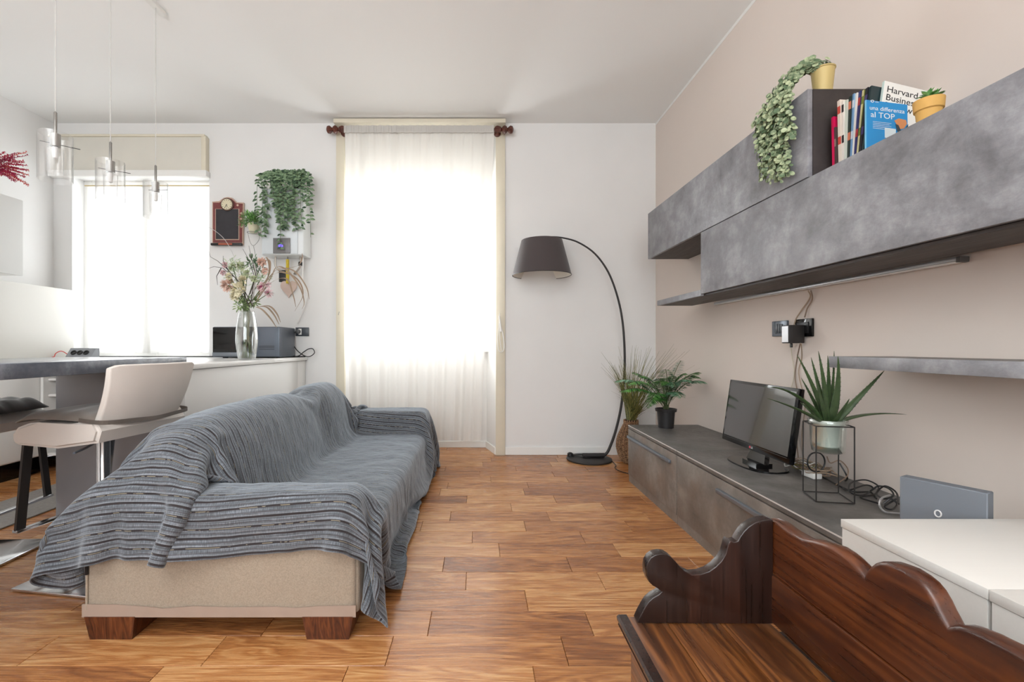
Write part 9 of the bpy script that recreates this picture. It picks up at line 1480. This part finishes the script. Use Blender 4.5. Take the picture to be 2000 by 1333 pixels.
R2 = Matrix.Translation((1.375, 1.36, .402))@Matrix.Rotation(.35, 4, 'Z')
b = bmesh.new(); box(b, -.06, .06, -.075, .075, .001, .026, .005, 2, M=R2); obj('case', b, mat('modem case', (36, 38, 44), .35), t, smooth=True)
b = bmesh.new()
for k in range(4): box(b, -.062, -.0605, -.05+k*.02, -.04+k*.02, .008, .018, M=R2)
obj('port', b, mat('port', (120, 134, 150), .4), t, kind='stuff')
for k, (lab, pts, m_) in enumerate((('pale grey cable looping round the modem', [bp_(1738, 968, .03), bp_(1722, 974, .04), bp_(1718, 988, .02), bp_(1728, 1000, .01), bp_(1748, 1003, .006), bp_(1770, 1004, .006)], M_al), ('black cable coiled over the modem', [bp_(1700, 960, .02), bp_(1716, 950, .04), bp_(1736, 955, .05), bp_(1745, 968, .04), bp_(1728, 975, .03), bp_(1712, 965, .03), bp_(1728, 950, .05), bp_(1750, 962, .03), bp_(1755, 985, .02)], M_black), ('second black cable coiled beside the router box', [bp_(1725, 985, .02), bp_(1740, 975, .04), bp_(1752, 985, .03), bp_(1742, 996, .02), bp_(1728, 990, .02), bp_(1750, 975, .04)], M_black))):
    cord(lab, pts, .0034 if m_ is M_al else .003, m_)
t = thing('router', 'flat dark grey router standing upright behind the white cabinet', 'router', (1.2, 1.2, .402))
pa, pb = P(1757, 928, 1.20), P(1930, 972, 1.13)
pa.z = .62; hb = .217
ax = Vector((.072, -.145, 0)).normalized(); nn = Vector((ax.y, -ax.x, 0)); nn = nn if nn.x < 0 else -nn
A0 = Vector((pa.x, pa.y, .4025)); B0 = A0+ax*.160
ztl = ztr = .622
b = bmesh.new(); prism(b, [A0, B0, Vector((B0.x, B0.y, ztr)), Vector((A0.x, A0.y, ztl))], -nn*.035); bmesh.ops.bevel(b, geom=b.edges[:], offset=.002, segments=1, affect='EDGES'); obj('case', b, mat('router grey', (112, 118, 126), .45, bump=.1, bscale=900), t, smooth=True)
c = A0+ax*.075+nn*.0008; q_ = P(1831, 1004, c.y).z; b = bmesh.new(); tube(b, [c+ax*.006*math.cos(k*PI/12)+Vector((0, 0, q_-c.z+.008*math.sin(k*PI/12))) for k in range(25)], .0016, 6, cap=False); obj('ring_logo', b, M_pr, t)

# ------------------------------------------------------------------ pine bench
BXF, BXB, ZS, YF = .297, .616, .38, .989
t = thing('pine_bench', 'dark stained pine storage bench with a scalloped back board', 'bench', (.45, .5, 0))
def pj(pxy, X=None, Y=None):
    px, py = pxy
    y_ = X*F/(px-935) if X else Y
    return Vector(((px-935)/F*y_, y_, CH-(py-677)/F*y_))
prof = [(1500, 1013), (1515, 1019), (1537, 1036), (1565, 1052), (1585, 1055), (1606, 1061), (1625, 1068), (1643, 1080), (1656, 1091), (1668, 1103), (1677, 1114), (1685, 1125.5), (1690, 1115), (1697, 1107), (1706, 1100), (1717, 1097), (1730, 1098), (1742, 1102), (1762, 1110), (1783, 1123.5), (1799, 1137), (1811, 1152), (1823, 1173), (1832, 1193), (1840, 1208), (1848, 1224), (1858, 1221), (1869, 1221), (1881, 1224), (1893, 1229), (1915, 1238), (1938, 1250), (1967, 1264), (2000, 1283)]
yz = [(v.y, v.z) for v in (pj(p, X=BXB) for p in prof)]
y_end = yz[-1][0]; mir = [(2*.43-yy, zz) for yy, zz in reversed(yz) if 2*.43-yy < y_end-.01]
mir = [(a, c) for a, c in mir if a > -.12]
out = yz+mir
yn = out[-1][0]
b = bmesh.new(); prism(b, [(BXB, a, c) for a, c in out]+[(BXB, yn, .484), (BXB, YF-.010, .484)], (.030, 0, 0))
bmesh.ops.recalc_face_normals(b, faces=b.faces[:])
es = [e for e in b.edges if abs(e.verts[0].co.x-e.verts[1].co.x) < 1e-5 and (e.verts[0].co.z > .5 and e.verts[1].co.z > .5)]
bmesh.ops.bevel(b, geom=es, offset=.007, segments=3, profile=.5, affect='EDGES', clamp_overlap=True)
obj('back_board', b, M_pinec, t, smooth=True, label='scalloped top board of the back rest')
bx('back_board', M_pinec, t, BXB-.004, BXB+.026, yn, YF-.010, .382, .4815, .003)
bx('lid_cleat', M_pinex, t, BXB-.001, BXB+.028, yn, YF-.012, .02, .3545)
# shaped end panel with scroll
ep = [(1245.6, 1217), (1252, 1201), (1259, 1188), (1266, 1177), (1276, 1168), (1287, 1162), (1293, 1157), (1284, 1150), (1275, 1145), (1268, 1138), (1263, 1126), (1262, 1114), (1264, 1102), (1270, 1091), (1279, 1085), (1291, 1082.5), (1303, 1084), (1312, 1090), (1320, 1098), (1328, 1108), (1338, 1117), (1352, 1123.5), (1369, 1122.5), (1385, 1117), (1398, 1108), (1409, 1097), (1417, 1084), (1421, 1070), (1423, 1062), (1426, 1057), (1434, 1060), (1441, 1058), (1446, 1049), (1453, 1039), (1462, 1030), (1474, 1022), (1488, 1017), (1503, 1015), (1509, 1016)]
YE = .962
pts = [pj(p, Y=YE) for p in ep]; zr = pts[-1].z
pts = [Vector((p.x, YE, max(p.z, ZS+.001))) for p in pts]; pts += [Vector((BXB-.002, YE, zr)), Vector((BXB-.002, YE, ZS+.001))]
b = bmesh.new(); prism(b, pts, (0, .025, 0)); bmesh.ops.recalc_face_normals(b, faces=b.faces[:])
es = [e for e in b.edges if abs(e.verts[0].co.y-e.verts[1].co.y) < 1e-5 and max(e.verts[0].co.z, e.verts[1].co.z) > ZS+.02 and min(e.verts[0].co.x, e.verts[1].co.x) < BXB-.01]
bmesh.ops.bevel(b, geom=es, offset=.006, segments=3, profile=.5, affect='EDGES', clamp_overlap=True)
obj('end_panel', b, M_pinex, t, smooth=True)
b = bmesh.new(); prism(b, [p+Vector((0, yn-YE-.025, 0)) for p in pts], (0, .025, 0)); obj('end_panel', b, M_pinex, t)
# seat boards with a moulded front edge, chest below
for k, (a, c) in enumerate(((BXF+.022, .395), (.396, .505), (.506, BXB-.005))):
    bx('seat_board', M_pine, t, a, c, yn, YF, ZS-.024, ZS, .0018)
b = bmesh.new(); pf = [(BXF+.0215, ZS+.002), (BXF+.004, ZS+.002), (BXF, ZS-.002), (BXF+.001, ZS-.009), (BXF+.006, ZS-.012), (BXF+.003, ZS-.019), (BXF+.010, ZS-.026), (BXF+.0215, ZS-.027)]
prism(b, [(x, yn, z) for x, z in pf], (0, YF-yn+.004, 0)); obj('moulding', b, M_pinex, t)
bx('front_panel', M_pine, t, BXF+.026, BXF+.046, yn+.01, YF-.01, .03, ZS-.0275, .002)
bx('side_panel', M_pinex, t, BXF+.030, BXB-.003, YF-.030, YF-.0105, .03, ZS-.0275, .002)
b = bmesh.new(); box(b, BXF+.016, BXB+.02, YF-.035, YF-.006, 0, .05, .003); box(b, BXF+.016, BXF+.05, yn, YF-.036, 0, .05, .003); obj('plinth', b, M_pinex, t)

# ------------------------------------------------------------------ on the wall units
TZ = 1.6075
M_page = mat('page edges', (226, 218, 204), .8, noise=.08, nscale=120)
def mag(lab, yb, yt, xl, wd, ht, thk, cover, spine, rz=0.0, rx=0.0, ry=0.0):
    """magazine standing on its foot, spine to the room (-x), cover to the camera (-y)"""
    t = thing('magazine', lab, 'magazine', (xl, yb, TZ+.001), 'magazines on the lower wall cabinet')
    R = Matrix.Translation((xl, yb, TZ+.002+max(0, wd*math.sin(ry))))@Matrix.Rotation(rz, 4, 'Z')@Matrix.Rotation(ry, 4, 'Y')@Matrix.Rotation(rx, 4, 'X')
    b = bmesh.new(); box(b, .001, wd, 0, thk, 0, ht, M=R); obj('pages', b, M_page, t)
    b = bmesh.new(); box(b, 0, wd+.001, -.0008, -.0001, 0, ht+.001, M=R); box(b, 0, wd+.001, thk+.0001, thk+.0008, 0, ht+.001, M=R); box(b, -.0012, .0, -.0008, thk+.0008, 0, ht+.001, M=R, mi=1)
    c = obj('cover', b, [cover, spine], t)
    return t, R, c
def spinemat(name, c, c2=None):
    m, nt, N, L, bs = newmat(name); bs.inputs['Roughness'].default_value = .4
    if c2 is None: bs.inputs['Base Color'].default_value = S(c); return m
    g = N.new('ShaderNodeNewGeometry'); sp = N.new('ShaderNodeSeparateXYZ'); L.new(g.outputs['Position'], sp.inputs[0])
    wn = N.new('ShaderNodeTexWhiteNoise'); wn.noise_dimensions = '1D'; L.new(mth(N, L, 'FLOOR', mth(N, L, 'MULTIPLY', sp.outputs[2], 34.0)), wn.inputs['W'])
    L.new(mixc(N, L, mth(N, L, 'GREATER_THAN', wn.outputs['Value'], .6), S(c), S(c2)), bs.inputs['Base Color']); return m
mags = [   # far to near: label, thickness, lean back, height, cover, spine, second spine tone
 ('magenta folder, farthest of the magazines by the dark end panel', .012, .0, .215, (214, 22, 84), (214, 22, 84), None, .00),
 ('thin patterned brochure next to the magenta folder', .006, .0, .17, (90, 74, 70), (74, 60, 58), (150, 130, 120), .0),
 ('blue covered booklet leaning beside the magenta folder', .008, .0, .20, (32, 74, 160), (170, 196, 222), (32, 74, 160), .012),
 ('thick cream magazine with a red mark on its spine', .016, .0, .285, (226, 214, 200), (228, 216, 202), (206, 84, 70), .0),
 ('white magazine with a thin black edge standing among the others', .010, .0, .275, (232, 226, 218), (226, 218, 208), (40, 36, 38), .0),
 ('pale green magazine standing among the others', .012, .0, .272, (204, 210, 198), (206, 212, 200), None, .0),
 ('dark green and orange magazine standing among the others', .012, .0, .28, (34, 46, 40), (36, 50, 44), (208, 120, 90), .0),
 ('light blue magazine standing among the others', .008, .0, .285, (150, 180, 206), (110, 150, 190), (206, 216, 226), .0),
 ('white spined magazine after the light blue one', .006, .0, .284, (232, 228, 220), (230, 226, 216), None, .0),
 ('navy and red magazine standing among the others', .010, .0, .286, (34, 38, 92), (36, 40, 100), (170, 50, 50), .0),
 ('olive spined magazine standing among the others', .008, .0, .284, (120, 124, 60), (206, 200, 150), (112, 124, 52), .0),
 ('black magazine near the near end of the magazines', .012, .0, .288, (26, 26, 34), (24, 24, 32), (70, 60, 110), .0),
 ('dark teal magazine just behind the journal', .010, .0, .288, (30, 50, 54), (30, 52, 56), None, .0)]
yc = 1.745
for k, (lab, thk, ln, ht, cv, sp_, s2, dx) in enumerate(mags):
    yc -= thk*.75+.0022; ln = .09
    ry = .05+.016*max(0, k-3)
    mag(lab, yc-.018, yc, 1.325+dx+.001*k, .150 if k > 3 else .16, ht*(.93 if k > 2 else .97)*(1-.007*k), thk*.72, spinemat('cover %d' % k, cv), spinemat('spine %d' % k, sp_, s2), rx=-ln, ry=ry)
t, R, c = mag('white business journal with bold black title, leaning by the wall', 1.583, 1.6, 1.362, .155, .252, .007, spinemat('journal cover', (232, 230, 224)), spinemat('journal spine', (206, 226, 222)), rx=-.12, ry=.24)
F_ = R@Matrix.Rotation(PI/2, 4, 'X')
for k, s in enumerate(('Harvard', 'Business', 'Review')): text('title_text', s, .034, F_@Matrix.Translation((.010, .213-.031*k, .0012)), M_prb, c)
b = bmesh.new(); 
for k in range(7): box(b, .125, .170, -.0013, -.0009, .20-k*.012, .2035-k*.012, M=R)
obj('print_lines', b, mat('grey print', (150, 146, 140), .7), c, kind='stuff')
b = bmesh.new(); lathe(b, [(.022, 0), (.022, .0005)], .150, .06, 0, seg=16, M=F_); obj('picture', b, mat('dark picture', (70, 56, 50), .6), c)
t, R, c = mag('bright blue brochure facing the room in front of the magazines', 1.552, 1.55, 1.305, .140, .180, .004, spinemat('blue cover', (24, 134, 196)), spinemat('blue spine', (120, 190, 224)), rx=-.14, ry=.12)
F_ = R@Matrix.Rotation(PI/2, 4, 'X')
text('title_text', 'una differenza', .0215, F_@Matrix.Translation((.010, .146, .0012)), M_pr, c); text('title_text', 'al TOP', .029, F_@Matrix.Translation((.014, .119, .0012)), M_pr, c)
b = bmesh.new(); tube(b, [F_@Vector((.020+.005*math.cos(a*PI/6), .178+.004*math.sin(a*PI/6), .0013)) for a in range(13)], .0012, 5, cap=False); obj('logo_ring', b, M_pr, c)
text('logo_text', 'aon', .008, F_@Matrix.Translation((.030, .175, .0012)), M_pr, c)
b = bmesh.new()
for k in range(5): box(b, .022, .085-.006*(k % 2), -.0014, -.0009, .102-k*.006, .1032-k*.006, M=R)
obj('print_lines', b, M_pr, c, kind='stuff')
b = bmesh.new(); prism(b, [R@Vector((x, -.0012, z)) for x, z in ((.095, .115), (.110, .125), (.135, .122), (.138, .108), (.128, .090), (.112, .085), (.104, .10))], R.to_3x3()@Vector((0, -.0005, 0))); obj('picture', b, mat('orange picture', (198, 132, 84), .6), c)
b = bmesh.new(); prism(b, [R@Vector((x, -.0018, z)) for x, z in ((.098, .102), (.108, .100), (.116, .082), (.130, .086), (.142, .108), (.140, .082), (.112, .068), (.104, .078))], R.to_3x3()@Vector((0, -.0005, 0))); obj('picture_shape', b, mat('dark slate picture', (44, 62, 72), .6), c)
b = bmesh.new(); prism(b, [R@Vector((x, -.0012, z)) for x, z in ((.062, .085), (.100, .084), (.098, .045), (.062, .048))], R.to_3x3()@Vector((0, -.0005, 0))); obj('picture_block', b, mat('pale picture', (206, 218, 222), .6), c)

# succulent on the lower unit, trailing plant on the upper one
c = P(1814, 236, 1.36); cx, cy = c.x, 1.36
t = thing('succulent', 'small green succulent in an ochre clay pot right of the magazines', 'potted plant', (cx, cy, TZ))
b = bmesh.new(); lathe(b, [(.025, 0), (.030, .045), (.034, .048), (.0360, .078), (.032, .078), (.030, .06)], cx, cy, TZ+.001, seg=32); obj('pot', b, M_terra, t, smooth=True)
b = bmesh.new(); lathe(b, [(.001, .068), (.031, .068)], cx, cy, TZ+.001, seg=20, cap0=False, cap1=False); obj('soil', b, M_soil, t)
rnd = random.Random(2)
b = bmesh.new(); m_s = leafmat('succulent leaf', (52, 124, 52), (150, 206, 130), .4)
for q_ in range(7):
    rc = Vector((cx+rnd.uniform(-.022, .022), cy+rnd.uniform(-.022, .022), TZ+.078))
    for k in range(12):
        a = k*2.4; el = .25+.09*k; d = Vector((math.cos(a)*math.cos(el), math.sin(a)*math.cos(el), math.sin(el))); leaf(b, rc+d*.003, d, (0, 0, 1), .024, .012, fold=.5)
obj('rosettes', b, m_s, t, kind='stuff', recalc=False)
c = P(1603, 150, 1.84); cx, cy, pz = c.x+.012, 1.845, 1.950
t = thing('trailing_plant', 'variegated trailing plant spilling from a pale gold pot on the upper wall cabinet', 'potted plant', (cx, cy, pz))
b = bmesh.new(); lathe(b, [(.030, 0), (.040, .112), (.043, .114), (.043, .118), (.038, .118), (.034, .09)], cx, cy, pz+.001, seg=36); obj('pot', b, M_brass, t, smooth=True)
b = bmesh.new(); lathe(b, [(.001, .10), (.036, .10)], cx, cy, pz, seg=20, cap0=False, cap1=False); obj('soil', b, M_soil, t)
rnd = random.Random(12)
for v in range(15):
    b = bmesh.new(); s_ = v/14
    ye = 1.995-.17*s_+rnd.uniform(-.015, .015); xe = FX-.030-rnd.uniform(0, .03); zl = 1.66+rnd.uniform(-.04, .12)+.10*abs(s_-.55)*1.0
    if v in (9, 11): zl = 1.645
    p0 = Vector((cx-.01, cy, pz+.115)); pts = catmull([p0, Vector((cx-.05, cy+.02*s_, pz+.135+rnd.uniform(-.01, .02))), Vector((FX+.01, (cy+ye)/2, pz+.085+rnd.uniform(-.01, .03))), Vector((xe, ye, pz-.015)), Vector((xe+.006, ye+rnd.uniform(-.015, .015), (pz+zl)/2-.02)), Vector((xe+.008, ye-.02+rnd.uniform(-.01, .01), zl))], 11)
    tube(b, pts, .0013, 4, cap=False)
    for i, p in enumerate(pts[2:]):
        for sg in range(3):
            a = rnd.uniform(0, 2*PI); d = Vector((math.cos(a)*.8-.35, math.sin(a), rnd.uniform(-.3, .5)))
            disc(b, p+d*rnd.uniform(.006, .024), d+Vector((-.3, -.4, .3)), rnd.uniform(.006, .0115)*(1 if i > 12 else 1.25), 1)
    obj('vine', b, [M_stem, M_lr], t, recalc=False)
b = bmesh.new()
for k in range(70):
    a = rnd.uniform(0, 2*PI); r_ = rnd.uniform(0, .042); d = Vector((math.cos(a), math.sin(a), rnd.uniform(.2, 1))); disc(b, Vector((cx-.015+math.cos(a)*r_, cy+math.sin(a)*r_, pz+.118+rnd.uniform(0, .025))), d, rnd.uniform(.007, .013), 1)
obj('crown_leaves', b, [M_stem, M_lr], t, kind='stuff', recalc=False)
